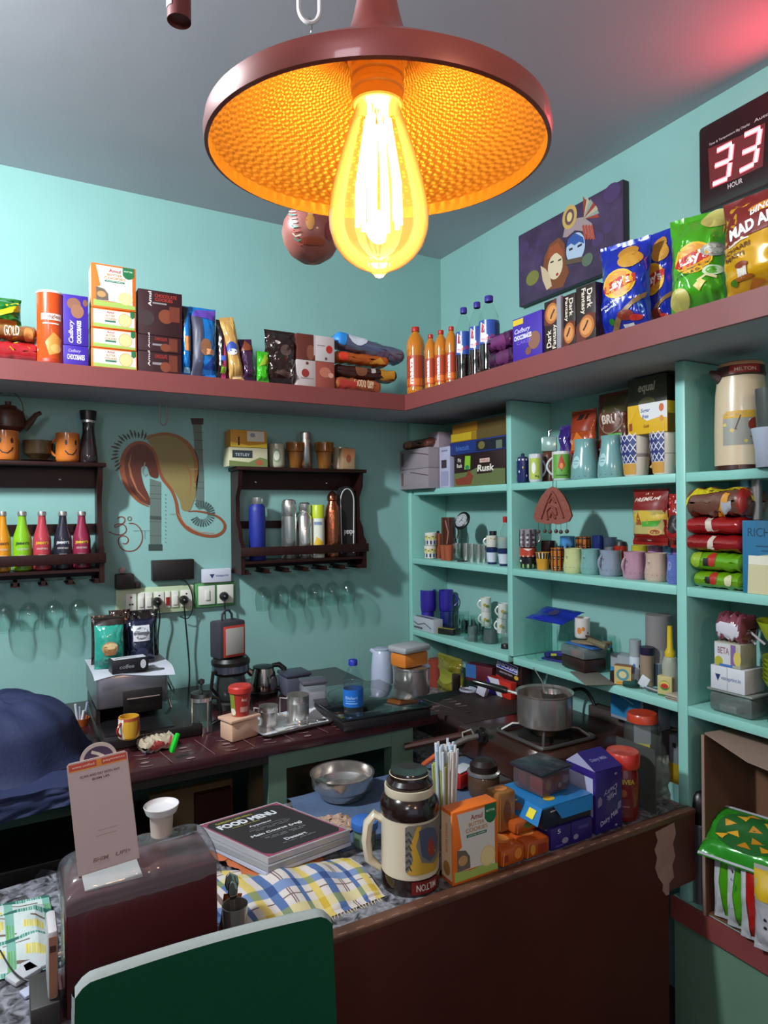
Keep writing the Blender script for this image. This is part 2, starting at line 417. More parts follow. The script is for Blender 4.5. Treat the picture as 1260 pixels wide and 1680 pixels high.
bulb = [(.0001, -.0800), (.003, -.0797), (.0048, -.0775), (.0065, -.0762), (.015, -.073), (.024, -.067), (.031, -.058), (.0345, -.047), (.0350, -.036), (.0322, -.020), (.0278, -.004), (.0234, .010), (.0192, .022), (.0162, .030), (.0152, .0345), (.0001, .0346)]
bg = MB().lathe(bulb, bm_, 48, cap=False).build('bulb_glass', t); bg['label'] = 'glowing amber glass bulb'
fm = bpy.data.materials.new('glowing_filament'); fm.use_nodes = True; nt = fm.node_tree; nt.nodes.remove(nt.nodes['Principled BSDF'])
e = nt.nodes.new('ShaderNodeEmission'); e.inputs[0].default_value = (1, .72, .36, 1); e.inputs[1].default_value = 18; nt.links.new(e.outputs[0], nt.nodes['Material Output'].inputs[0])
mb = MB()
for i in range(10):
    a = 2*PI*i/10; a2 = 2*PI*(i+.5)/10
    mb.tube([(.0075*math.cos(a), .0075*math.sin(a), .026), (.0145*math.cos(a), .0145*math.sin(a), -.018), (.0150*math.cos(a), .0150*math.sin(a), -.045)], .0019, fm, 6)
mb.build('filament', bg)
l = lamp('bulb_light', 'POINT', (0, 0, 0), BULB_W, (1, .64, .27), .012); l.parent = t; l.location = (0, 0, -.035)

# hanging ornament on a chain behind the lamp
D = 1.2; pc = atd(511, 384, D)
t = thing('hanging_ornament', 'round painted ornament with pineapple motif hanging on a pale chain behind the lamp', 'ornament', pc)
mb = MB(); R_ = .0535
mb.lathe([(.0001, -R_), (.02, -.0495), (.038, -.0375), (.05, -.018), (R_, 0), (.05, .018), (.038, .0375), (.02, .0495), (.008, .053), (.008, .062), (.0001, .062)], M('#9a5a50', .4, coat=.3), 40, cap=False)
a0 = tocam(pc)
sf = S(lambda u, v, o: tuple(Matrix.Rotation(a0, 3, 'Z') @ (Vector((math.sin(u/R_)*math.cos(v/R_), -math.cos(u/R_)*math.cos(v/R_), math.sin(v/R_)))*(R_+.0004+o))), .1, .1, True)
ms = []
for k in range(9):
    aa = k*.16; ms.append(('s', [(-.52+.07*math.sin(aa*2)+.03*k/2, .28-.075*k), (-.40+.03*k/2, .22-.075*k), (-.30+.035*k/2, .20-.07*k)], .0022, ['#d9c9b0', '#4f9a86', '#c05a4a'][k % 3]))
ms += [('e', -.02, -.02, .075, .13, '#c98a3a'), ('s', [(-.08, -.1), (.04, .08)], .001, '#5a2a22'), ('s', [(-.08, .0), (.02, .13)], .001, '#5a2a22'), ('s', [(.04, -.1), (-.08, .08)], .001, '#5a2a22'),
       ('p', [(-.05, .1), (-.09, .2), (-.03, .16), (-.01, .24), (.01, .16), (.07, .2), (.03, .1)], '#cfae78'), ('e', .03, -.32, .26, .07, '#9a4a30'), ('e', .35, -.1, .1, .16, '#8a3a3a')]
mb.print(sf, ms); mb.build('body', t)
ch = MB(); z = .062; zt = 2.70-pc.z
hk = 1.5+(840-30)/FPX*D-pc.z
ch.tube([(0, 0, .06), (0, 0, hk-.035)], .0012, CHROME, 6)
ch.tube([(0, 0, hk-.036), (.004, 0, hk-.02), (.006, 0, hk-.005), (.0, 0, hk+.002), (-.003, 0, hk-.006)], .0013, CHROME, 6)
zz = hk-.008; k = 0
white = M('#cfc8c8', .3)
while zz < zt-.03:
    rot_ = Matrix.Rotation(-YAW+.2+(k % 2)*PI/2, 4, 'Z'); L = .088
    pts = [(.019*math.cos(q), 0, .026*math.sin(q)+(L/2-.026)*(1 if math.sin(q) > 0 else -1)+L/2) for q in [2*PI*(i+.5)/20 for i in range(20)]]
    ch.tube([rot_ @ Vector((p[0], 0, p[2]))+Vector((0, 0, zz)) for p in pts], .0042, white, 8, closed=True); zz += L-.010; k += 1
ch.tube([(0, 0, zz), (0, 0, zt-.002)], .002, CHROME, 6)
ch.build('chain', t)
# small perforated cylinder lamp on the ceiling
D = 1.0; p1 = atd(294, 36, D)
t = thing('ceiling_spot_lamp', 'small dark red perforated cylinder hanging from the ceiling at top left', 'lamp', p1)
mb = MB(); pr = [(.0175, 0), (.0175, .12), (.001, .125)]; mb.lathe([(.0001, .006), (.016, .006), (.0175, 0)]+pr[1:], M('#6b2c28', .5), 32, cap=False)
sf = cyl([(.0175, 0), (.0175, .12)], 0, .12); sf.fn = (lambda f: lambda u, v, o: tuple(Matrix.Rotation(tocam(p1), 3, 'Z') @ Vector(f(u, v, o))))(sf.fn)
mb.print(sf, [('r', -.78, -.30, .12, .95, '#a89a9c')]+[('e', -.66+.13*i, .24+.14*j+.03*i, .035, .018, '#1c1212') for i in range(3) for j in range(5)])
mb.build('body', t); MB().tube([(0, 0, .12), (0, 0, 2.698-p1.z)], .0035, BLACK, 8).build('rod', t)
# ================================================================== builders for goods
def card(name, label, cat, p, d, col, fr=(), sd=(), tp=(), group=None, rz=None, dz=0, off=None, side_sgn=-1, part=None, rough=.42, bev=.0015):
    "carton: p from PB/PR; fr/sd/tp are printed marks on front, side and top"
    w, h = p.w, p.h; mb = MB().box(-w/2, w/2, -d/2, d/2, 0, h, M(col, rough), bev)
    mb.print(flat(w, d, h), fr)
    if sd: mb.print(side(w, d, h, side_sgn), sd)
    if tp: mb.print(top(w, d, h), tp)
    o = mb.build(name, None, p.f+p.bk*(d/2)+Vector((0, 0, dz+.0004))+(Vector(off) if off else Vector()), p.rz+(rz or 0))
    return tag(o, label, cat, group)
def pouch_mesh(w, h, T, col, marks=(), mat=None, seed=0, wr=1.0, crimp=None, pinch=.05, lean=0, back=None, gus=False):
    mat = mat or M(col, .22, .1, .5); rnd = random.Random(seed); sx = rnd.random()*50
    def prof(u, v):          # u -.5.5, v 0..1
        e = max(0, 1-abs(2*u)**2.6)
        q = max(0, min(1, (v if gus else (v-.05)/.95)/.18)) if not gus else 1
        tpf = max(0, min(1, (1-v-.05)/.28))
        return T/2*(e**.6)*(math.sin(q*PI/2))*(math.sin(tpf*PI/2))
    def half(v): return .5*(1-pinch*math.sin(PI*min(1, max(0, v)))**.7)
    def wrk(u, v):
        n1 = noise.noise(Vector((u*5+sx, v*7, sx))); n2 = noise.noise(Vector((u*14+sx, v*12, 3.1)))
        edge = min(1, 4*abs(u))*(.5+abs(v-.5))
        return T*wr*(.10*n1+.05*n2)*edge*(1 if .05 < v < .95 else .3)
    def fn(sg):
        return lambda u, v, o: (u/w*2*half(v/h)*w, sg*(prof(u/w, v/h)+.0006+o)+wrk(u/w, v/h)+(math.sin(v/h*9+sx)*.002*wr), v)
    mb = MB(); F = fn(-1); B_ = fn(1)
    mb.grid(lambda a, b: F((a-.5)*w, b*h, 0), 30, 40, mat); mb.grid(lambda a, b: B_((.5-a)*w, b*h, 0), 22, 30, back or mat)
    sf = S(F, w, h, True, .0021); mb.print(sf, marks)
    if crimp: mb.print(sf, [('r', -.495, .495, .955, .998, crimp), ('r', -.495, .495, .002, .04, crimp)])
    return mb
def pouch(name, label, cat, p, T, col, marks=(), group=None, rx=0, ry=0, rz=0, dz=0, **k):
    mb = pouch_mesh(p.w, p.h, T, col, marks, **k)
    o = mb.build(name, None, p.f+p.bk*(T/2)+Vector((0, 0, dz+.001)), rot=(rx, ry, p.rz+rz), recalc=False); return tag(o, label, cat, group)
def pillow(name, label, cat, p, d, col, marks=(), group=None, seed=0, dz=0, mat=None, taper=.16, rz=0, ry=0, wr=1.0, arch=0, hs=None):
    "packet lying down, ends crimped left and right"
    w, h = p.w, (hs or p.h); mat = mat or M(col, .22, .1, .5); rnd = random.Random(seed); sx = rnd.random()*40
    def sc(a):
        q = max(0, (1-abs(a))/taper); return min(1, math.sin(min(1, q)*PI/2)**.8)
    def pt(a, ph, o=0):
        k = max(sc(a), .05); c, s_ = math.cos(ph), math.sin(ph)
        yy = -(d/2)*(abs(c)**.7*(1 if c > 0 else -1))*(.55+.45*sc(a)); zz = (h/2)*abs(s_)**.75*(1 if s_ > 0 else -1)*k
        nz = h*wr*.10*noise.noise(Vector((a*4+sx, ph*1.5, 1)))+h*wr*.05*noise.noise(Vector((a*11+sx, ph*3, 4)))
        sn = math.sqrt(c*c+s_*s_)
        return (a*w/2, yy-o*c, h/2+zz+o*s_+nz*k+arch*(1-a*a))
    mb = MB(); mb.grid(lambda a, b: pt(2*a-1, 2*PI*b), 28, 24, mat)
    sf = S(lambda u, v, o: pt(2*u/w, (v/h-.5)*PI*.9, o), w, h, True, .001)
    mb.print(sf, marks)
    o = mb.build(name, None, p.f+p.bk*(d/2)+Vector((0, 0, dz+.001+.0*h)), rot=(0, ry, p.rz+rz), recalc=False); return tag(o, label, cat, group)
def can(name, label, cat, p, prof, mat, marks=(), z0=None, z1=None, group=None, parts=(), rz=0, dz=0, seg=32):
    "round item: prof in units of (r, h)"
    pr = [(a[0]*p.r, a[1]*p.h)+tuple(a[2:]) for a in prof]
    mb = MB().lathe(pr, mat, seg)
    if marks: mb.print(cyl(pr, (z0 if z0 is not None else 0)*p.h, (z1 if z1 is not None else 1)*p.h), marks)
    if not parts:
        return tag(mb.build(name, None, p.c+Vector((0, 0, dz+.0004)), p.rz+rz), label, cat, group)
    t = thing(name, label, cat, p.c+Vector((0, 0, dz+.0004)), p.rz+rz, group)
    mb.build('body', t)
    for nm, pf, m_ in parts:
        MB().lathe([(a[0]*p.r, a[1]*p.h)+tuple(a[2:]) for a in pf], m_, seg, cap=False).build(nm, t)
    return t
def mug(label, p, col, marks=(), inner=None, prof=None, handle=-1, hmat=None, group=None, rz=0, dz=0, hh=(.2, .8), hr=.42, name='mug', cat='mug', turn=0, rough=.2):
    pr = prof or [(.80, 0), (.92, .03), (1, .12), (1, 1)]
    pr = [(a[0]*p.r, a[1]*p.h)+tuple(a[2:]) for a in pr]; m_ = M(col, rough, 0, .5) if isinstance(col, str) else col
    rt = pr[-1][0]
    inn = [(rt-.0025, pr[-1][1]), (rt-.003, p.h*.5), (pr[1][0]*.85, .006), (.0001, .005)]
    t = thing(name, label, cat, p.c+Vector((0, 0, dz+.0004)), p.rz+rz, group)
    mb = MB().lathe([(.0001, 0)]+pr, m_, 32, cap=False); mb.lathe([(rt, pr[-1][1])]+inn, inner or m_, 32, cap=False)
    if marks: mb.print(cyl(pr, 0, p.h), marks)
    mb.build('cup', t)
    if handle:
        c, s_ = math.cos(turn), math.sin(turn); R_ = p.r; a, b = hh; H = p.h*(b-a)
        pts = [(R_*.93+math.sin(PI*i/10)**.8*R_*hr*1.25, 0, p.h*a+H*i/10) for i in range(11)]
        pts = [(handle*(x*c), -abs(x)*s_, z) for x, y, z in pts]
        MB().tube(pts, max(.0035, p.r*.11), hmat or m_, 8).build('handle', t)
    return t
def tumbler(name, label, p, mat=None, prof=None, group=None, dz=0, cat='glass', up=True):
    pr = prof or [(.78, 0), (.84, .06), (1, 1)]
    pr = [(a[0]*p.r, a[1]*p.h) for a in pr]; rt = pr[-1][0]; m_ = mat or GLASS
    mb = MB().lathe([(.0001, 0)]+pr+[(rt-.0018, p.h), (pr[1][0]-.002, pr[1][1]+.006), (.0001, pr[1][1]+.004)], m_, 24, cap=False)
    return tag(mb.build(name, None, p.c+Vector((0, 0, dz+.0004)), p.rz), label, cat, group)

# ================================================================== snacks on the ledge, back wall
YF = -.318
TXT = '#f3ece0'
def t_(s, u, v, tw, th, m_, *r): return ('t', s, u, v, tw, th, m_)+r
p = PB(-30, 66, 553, 587, LOFT, YF+.02); pillow('snack_bag', 'red snack bag lying flat at the bottom left end of the ledge', 'snack bag', p, .16, '#a51d22', [('s', [(-.1, .1), (.0, .5), (.08, .9)], .012, '#e8a81e'), ('s', [(.2, .2), (.3, .6)], .010, '#e8a81e')], seed=1, hs=.068)
p = PB(-40, 64, 538, 560, LOFT, YF+.03); pillow('snack_bag', 'brown and gold snack bag lettered GOLD on the red bag', 'snack bag', p, .15, '#8a5a2c', [t_('GOLD', .06, .5, .24, .35, '#efe3c0'), ('e', .33, .4, .08, .3, '#b87838')], seed=2, dz=.071, hs=.05)
p = PB(-45, 36, 484, 541, LOFT, YF+.05); p.h -= .120; pouch('snack_bag', 'green and yellow snack bag slumped on top of the gold bag', 'snack bag', p, .07, '#1d6f22', [('p', [(-.2, .1), (.5, .5), (.48, .72), (.1, .45), (-.3, .25)], '#d8cb1c'), ('r', -.3, .4, 0, .14, '#b06a28'), ('s', [(-.1, .8), (.2, .62), (.45, .8)], .006, '#d8cb1c')], seed=3, dz=.122, wr=2.2)
p = PC(63, 104, 482, 592, LOFT, 'y', YF-.01)
can('chip_tube', 'orange chip tube with white lid lettered Pringles', 'chip tube', p, [(.97, 0), (1, .01), (1, .965), (.97, .97)], M('#cf4a17', .25, 0, .4),
    [('p', [(-.2, .28), (.1, .42), (.42, .33), (.3, .14), (-.05, .10)], '#d98a3c'), ('e', .2, .2, .2, .06, '#e6a85c'), ('r', -.45, .45, .0, .06, '#a8320f'), ('r', -.34, .40, .585, .675, '#e9dccb'), t_('Pringles', .03, .63, .66, .065, '#7c1515'), ('r', -.28, .3, .53, .545, '#f0e2d0')],
    parts=[('lid', [(.98, .965), (1.03, .967), (1.03, .99), (.95, 1), (.001, .995)], M('#e8e4de', .4))])
def choco(p, d, label, small=False, **k):
    if small: fr = [t_('Cadbury', -.05, .72, .5, .2, '#b9a9dd', 0, .01, .3), t_('CHOCOBAKES', 0, .42, .7, .26, '#efeaf4')]
    else: fr = [('e', -.08, .80, .28, .115, '#8a5c48'), ('e', .05, .66, .24, .13, '#96644c'), ('e', .4, .85, .09, .06, '#7a4e40'), t_('Cadbury', -.17, .27, .46, .20, '#d9cdf0', 90, .02, .3), t_('CHOCOBAKES', .08, .27, .46*1.1, .12, '#f4f0fa', 90, .03)]
    return card('cookie_box', label, 'cookie box', p, d, '#3d2494', fr, **k)
p = PB(104, 145, 568, 596, LOFT, YF); choco(p, .10, 'small purple chocolate cookie box lying under the tall purple one', True)
h0 = p.h; p = PB(104, 145, 485, 568, LOFT+h0+.001, YF)
fr = [('e', -.08, .82, .28, .12, '#8a5c48'), ('e', .06, .68, .26, .14, '#96644c'), ('e', .38, .86, .10, .07, '#7a4e40'),
      t_('Cadbury', -.18, .27, 1.0, .11, '#d9cdf0', 90, .02, .3), t_('CHOCOBAKES', .12, .27, 1.0, .08, '#f4f0fa', 90, .03)]
card('cookie_box', 'tall purple chocolate cookie box beside the orange chip tube', 'cookie box', p, .06, '#3d2494', fr)
def amul(p, d, label, tall, z=0, col='#d9681a', white='#d2ccc3', **k):
    if tall:
        fr = [('p', [(-.40, .17), (-.40, .45), (-.30, .5), (-.36, .8), (-.40, .96), (.36, .96), (.42, .9), (.42, .12), (.30, .15), (0, .17)], white),
              ('p', [(-.40, .17), (-.40, .47), (-.22, .44), (-.13, .34), (-.12, .18)], '#6a5b50'), ('e', -.28, .31, .10, .07, '#b98d58'),
              ('p', [(-.46, .04), (-.46, .18), (-.1, .15), (.2, .17), (.48, .12), (.48, .04)], '#9db358'),
              ('e', .26, .27, .17, .145, '#d8bc7a'), ('e', .26, .27, .15, .128, '#e3cb8e'),
              ('p', [(.20, .99), (.46, .99), (.46, .8), (.40, .74), (.33, .72), (.26, .74), (.20, .8)], '#1f6a3e'), t_('BUTTER', .33, .90, .19, .03, '#d8e8c8'),
              t_('Amul', .02, .87, .26, .075, '#a5282a'), t_('BUTTER', .02, .775, .34, .05, '#b8823a'), t_('COOKIES', .02, .70, .48, .055, '#b8823a'),
              ('r', -.2, .24, .605, .645, '#2f6e58'), t_('crunchy cookies', .02, .625, .38, .02, '#eef2e0')]
        sd = [('r', -.46, .46, .06, .95, '#e9c9a0'), t_('BUTTER COOKIES', 0, .62, 1.5, .05, '#c8742a', 90), ('e', 0, .2, .3, .1, '#b98040')]
    else:
        fr = [('r', -.46, .47, .12, .94, white), ('p', [(-.46, .12), (-.46, .24), (.1, .2), (.47, .16), (.47, .05), (-.46, .05)], '#9db358'), ('e', .25, .5, .15, .36, '#c99f5e'), ('e', .25, .5, .135, .32, '#e0c488'),
              t_('Amul', -.08, .84, .16, .12, '#a5282a'), t_('BUTTER', -.08, .66, .2, .11, '#b07c36'), t_('COOKIES', -.08, .50, .26, .11, '#b07c36'), ('r', -.2, .04, .33, .42, '#2f6e58'), ('p', [(.37, .99), (.47, .99), (.47, .72), (.42, .62), (.37, .72)], '#1f6a3e')]
        sd = [('r', -.4, .4, .15, .85, '#f0dcc0')]
    return card('cookie_box', label, 'cookie box', p, d, col, fr, sd, **k)
zz = LOFT
for k, (yt, yb_, nm) in enumerate([(571, 603, 'lowest'), (543, 572, 'middle'), (514, 543, 'topmost')]):
    p = PB(150, 225-k, yt, yb_, zz, YF-.004); p.h = .0625
    amul(p, .16, 'flat orange butter cookie box, %s of three under the tall one' % nm, False, group='flat orange cookie boxes'); zz += .064
p = PB(150, 223, 440, 514, zz, YF-.004); p.h = at(186, 437, 'y', YF).z-zz
amul(p, .07, 'tall orange and white butter cookie box standing on three flat ones', True)
zz = LOFT
def brown(p, d, label, tall):
    if tall: fr = [t_('Amul', -.24, .80, .34, .07, '#e8ddd6', 90), t_('CHOCOLATE', .12, .89, .5, .075, '#b03424'), t_('COOKIES', .08, .80, .40, .07, '#b03424'), ('r', -.18, .14, .70, .735, '#8a7f80'), ('e', .12, .44, .17, .16, '#7c3d26'), ('p', [(.2, .34), (.44, .34), (.44, .68), (.2, .68)], '#6b2f1e'), ('e', -.32, .36, .18, .17, '#3f2f30')]
    else: fr = [t_('Amul', -.26, .66, .36, .10, '#e8ddd6', 90), t_('CHOCOLATE', .02, .80, .28, .18, '#b03424'), ('r', -.18, .06, .38, .5, '#8a7f80'), ('p', [(.2, .1), (.40, .1), (.40, .9), (.2, .9)], '#6b2f1e'), ('e', .12, .3, .12, .25, '#7c3d26')]
    return card('cookie_box', label, 'cookie box', p, d, '#33161a', fr)
p = PB(227, 298, 579, 607, zz, YF-.004); brown(p, .15, 'flat dark brown chocolate cookie box at the foot of the stack', False); zz += p.h+.001
p = PB(227, 298, 552, 579, zz, YF-.004); brown(p, .15, 'flat dark brown chocolate cookie box just under the tall brown one', False); zz += p.h+.001
p = PB(227, 299, 480, 552, zz, YF-.004); p.h = at(262, 479, 'y', YF).z-zz; brown(p, .08, 'tall dark brown chocolate cookie box on two flat ones', True)
BLUE = M('#1c7fd0', .2, .35, .5)
p = PB(297, 316, 500, 616, LOFT, YF); pouch('snack_pouch', 'narrow shiny blue pouch seen edge on beside the brown cookie boxes', 'pouch', p, .05, '#1c7fd0', [('p', [(-.5, .55), (.3, .98), (-.5, 1)], '#2a2630'), ('r', -.2, .35, .35, .55, '#d88a4a'), ('r', -.2, .4, .05, .12, '#9fd8f4')], mat=BLUE, seed=4, pinch=.2)
p = PB(315, 358, 503, 617, LOFT, YF-.005); pouch('snack_pouch', 'wide grey and bright blue foil pouch with purple top', 'pouch', p, .06, '#2a86d4', [('r', -.5, -.08, .0, .88, '#3c3a4c'), ('p', [(-.45, .86), (-.3, .96), (.5, .98), (.5, .8), (.1, .84)], '#5a3c96'), ('e', .02, .42, .22, .12, '#8a5a3c'), ('r', .05, .35, .32, .40, '#e0a070'), ('p', [(-.1, .12), (.5, .35), (.5, .12)], '#1b3f8c')], mat=BLUE, seed=5)
p = PB(357, 376, 524, 618, LOFT, YF); pouch('snack_pouch', 'dark brown pouch with colourful stripes beside the wide blue one', 'pouch', p, .045, '#22130f', [('p', [(-.1, .02), (.1, .7), (.3, .02)], '#c43a6a'), ('r', -.2, .2, .1, .2, '#7fae2e'), ('r', -.2, .2, .3, .38, '#3c5cc0')], seed=6)
p = PB(366, 384, 524, 620, LOFT, YF+.03); pouch('snack_pouch', 'second dark pouch with coloured base squeezed behind the gold pouch', 'pouch', p, .025, '#1d100d', [('r', -.4, .4, .05, .15, '#b83c5a'), ('r', -.4, .4, .2, .3, '#7a48b0'), ('r', -.4, .4, .35, .42, '#86b03a')], seed=26)
p = PB(380, 404, 520, 625, LOFT, YF-.010); pouch('snack_pouch', 'gold pouch leaning to the right with a blue badge', 'pouch', p, .05, '#c79a55', [('e', -.1, .5, .35, .10, '#2c4ba0'), ('e', -.1, .44, .3, .05, '#e8e4e0'), ('r', -.3, .3, .03, .07, '#e6c890')], seed=7, ry=-.17)
p = PB(401, 424, 556, 624, LOFT, YF-.004); pouch('snack_pouch', 'small brown pouch with dark purple front', 'pouch', p, .04, '#3a1a3c', [('p', [(-.5, .7), (0, .98), (.5, .72)], '#7a3a1e')], seed=8, ry=-.12)
p = PB(423, 443, 576, 626, LOFT, YF-.006); pouch('snack_pouch', 'little bright green packet on the ledge', 'pouch', p, .035, '#3fae1e', [('p', [(-.4, .5), (.2, .95), (.5, .6)], '#9ab02a')], seed=9, wr=1.6)
p = PB(438, 490, 541, 633, LOFT, YF-.01); pouch('snack_bag', 'dark brown crinkled foil bag with open top edge', 'snack bag', p, .06, '#3a2622', [('e', -.18, .75, .10, .035, '#d8c8bc'), ('e', .1, .62, .18, .10, '#55403a'), ('p', [(-.3, .2), (0, .26), (.3, .18), (.2, .1)], '#4a322c')], mat=M('#33201d', .14, .4, .6), seed=10, wr=2.6)
for k, (a, b, c_, d_, col, lab, mk) in enumerate([
    (487, 518, 591, 634, '#b9aaa6', 'white lower small box with red dot beside the foil bag', [('e', -.05, .5, .2, .16, '#8c2a24'), ('e', .05, .88, .08, .06, '#5c3428'), ('r', -.3, .4, .28, .33, '#8f7f7c')]),
    (518, 549, 592, 634, '#8e4438', 'pinkish red lower small box next to the white one', [('e', 0, .6, .3, .2, '#b06a52'), ('e', .3, .5, .14, .1, '#c89080')]),
    (487, 517, 551, 591, '#5e2a20', 'brown upper small box beside the foil bag', [('e', .25, .3, .22, .3, '#7c4632'), ('r', .42, .5, .2, 1, '#b8b0b0')]),
    (517, 549, 551, 592, '#bdb0ae', 'white upper small box with red dot', [('e', .22, .5, .17, .16, '#b02420'), ('e', .05, .12, .06, .06, '#5c3428'), ('r', -.4, 0, .6, .64, '#8f7f7c')])]):
    p = PB(a, b, c_, d_, LOFT, YF-.005); 
    if k < 2: p.h = .098; card('biscuit_box', lab, 'biscuit box', p, .07, col, mk)
    else: p.h = .096; card('biscuit_box', lab, 'biscuit box', p, .07, col, mk, dz=.099)
p = PB(549, 629, 616, 642, LOFT, YF-.005); pillow('biscuit_packet', 'copper coloured biscuit packet at the bottom of the flat pile', 'packet', p, .09, '#a4532c', [t_('Good day', .1, .55, .4, .5, '#e8c8a0'), ('r', -.4, -.05, .2, .6, '#a8322a')], seed=11, hs=.052)
p = PB(549, 656, 598, 628, LOFT, YF+.005); pillow('biscuit_packet', 'dark brown biscuit packet with yellow end', 'packet', p, .09, '#3a1a14', [('r', .2, .42, .1, .8, '#b98226'), ('e', -.1, .6, .09, .3, '#7a4a2c'), ('r', .05, .12, .5, .75, '#b8b0a8')], seed=12, dz=.054, hs=.048)
p = PB(550, 642, 578, 606, LOFT, YF+.005); pillow('biscuit_packet', 'orange biscuit packet below the silver and blue one', 'packet', p, .09, '#b5551c', [('e', -.35, .5, .08, .3, '#d43a24'), ('p', [(0, .2), (.3, .6), (.42, .3)], '#c98a2a')], seed=13, dz=.110, hs=.045)
p = PB(549, 668, 560, 590, LOFT, YF); pillow('biscuit_packet', 'silver and blue biscuit packet drooping off the top of the pile', 'packet', p, .10, '#6f7590', [('p', [(-.5, .3), (-.5, .95), (-.34, .8), (-.36, .3)], '#2c86d0'), ('e', -.2, .7, .13, .26, '#cfd2da'), ('p', [(-.1, .1), (.2, .5), (.45, .3), (.3, .05)], '#5a4a5c')], seed=14, dz=.150, hs=.06, mat=M('#6f7590', .18, .5, .5), ry=.13)

# ================================================================== ledge, right wall
XF = -.395
OR = M('#c4741c', .12, 0, .6)
juice = [(.88, 0), (.96, .015), (.98, .06), (.94, .1), (.94, .56), (.98, .62), (1, .72), (.9, .80), (.62, .875), (.36, .915), (.34, .935)]
for k, (a, b, c_, d_) in enumerate([(667, 698, 538, 642), (697, 717, 550, 638), (713, 735, 543, 634), (731, 751, 537, 630)]):
    p = PC(a, b, c_, d_, LOFT, 'x', XF+.006+.012*k)
    mk = [('r', -1.1, 1.1, .10, .56, '#a93a1c'), ('r', -.9, .9, .12, .22, '#d86a1c'), t_('maaza', -.22, .33, 1.5*p.h/p.w*.27, .10*p.w/p.h*1.9, '#f4ece6', 90, .03)]
    can('juice_bottle', ['large orange juice bottle with red cap at the ledge corner', 'small orange juice bottle just right of the large one', 'small orange juice bottle, middle of the three behind the large one', 'small orange juice bottle touching the first cola bottle'][k], 'bottle', p, juice, OR, mk, 0, 1, group='orange juice bottles',
        parts=[('cap', [(.40, .93), (.43, .935), (.43, .99), (.40, 1), (.001, 1)], M('#b5261c', .35))])
cola = [(.86, 0), (.97, .02), (1, .06), (.93, .14), (1, .22), (.97, .38), (.97, .66), (.94, .72), (.6, .845), (.36, .91), (.34, .935)]
DK = M('#1c0b08', .06, 0, .7)
for k, (a, b, c_, d_) in enumerate([(748, 775, 506, 616), (770, 797, 497, 610), (786, 820, 487, 605)]):
    p = PC(a, b, c_, d_, LOFT, 'x', XF+.02+(.03 if k == 0 else (.022 if k == 1 else 0)))
    t = thing('cola_bottle', ['cola bottle with blue label nearest the juice bottles', 'cola bottle with blue label standing in the middle', 'tallest cola bottle with blue label, nearest the purple bags'][k], 'bottle', p.c+Vector((0, 0, .0004)), p.rz, 'cola bottles')
    pr = [(q[0]*p.r, q[1]*p.h) for q in cola]
    MB().lathe(pr, GLASS, 32, cap=False).build('bottle', t)
    li = [(q[0]*p.r*.96, q[1]*p.h+(.001 if q[1] == 0 else 0)) for q in cola if q[1] < .69]+[(.0001, .70*p.h)]
    MB().lathe([(.0001, .001)]+li, DK, 32, cap=False).build('cola', t)
    mb = MB(); lp = [(.99*p.r, .37*p.h), (.985*p.r, .67*p.h)]; mb.lathe(lp, M('#274b9c', .3, 0, .3), 32, cap=False)
    mb.print(cyl(lp, .37*p.h, .67*p.h), [('p', [(-.5, .1), (-.45, .95), (-.15, .75), (-.3, .5), (-.05, .35), (-.1, .05)], '#e6e2e4'), ('p', [(-.42, .5), (-.36, .9), (-.24, .75), (-.3, .45)], '#c0282c'), t_('Thums Up', -.05, .22, .7, .2, '#d8343a', 20), ('r', .3, .75, .1, .9, '#1c3474')]); mb.build('label', t)
    MB().lathe([(.38*p.r, .925*p.h), (.42*p.r, .93*p.h), (.42*p.r, .992*p.h), (.38*p.r, p.h), (.001, p.h)], M('#3b2f8c', .35), 24, cap=False).build('cap', t)
p = PR(799, 842, 583, 603, LOFT, XF-.002); pillow('candy_bag', 'lower purple candy bag beside the cola bottles', 'candy bag', p, .10, '#3c1238', [('e', .1, .5, .25, .3, '#5a2450')], seed=15, hs=.062)
p = PR(797, 838, 560, 588, LOFT, XF+.004); pillow('candy_bag', 'upper purple candy bag lying on the lower one', 'candy bag', p, .09, '#521a4c', [('e', 0, .4, .3, .3, '#6e2c62')], seed=16, dz=.064, hs=.055)
p = PR(828, 845, 543, 600, LOFT, XF+.07); card('carton', 'plain brown carton behind the purple candy bags', 'carton', p, .09, '#7a5a40')
p = PR(841, 889, 517, 593, LOFT, XF)
card('cookie_box', 'purple chocolate cookie box standing on the right ledge', 'cookie box', p, .05, '#41289a', [('r', -.48, -.12, .84, .97, '#d8b62a'), ('e', .25, .38, .20, .2, '#8a5c48'), ('e', .05, .18, .10, .09, '#7a4a3a'), t_('Cadbury', -.15, .68, .55, .14, '#d9cdf0', 0, .015, .3), t_('CHOCOBAKES', -.14, .54, .6, .11, '#f4f0fa', 0, .03), t_('CAKES', -.1, .42, .5, .08, '#7a60c8')], side_sgn=1, sd=[('r', -.3, .3, .2, .8, '#2f1c78')])
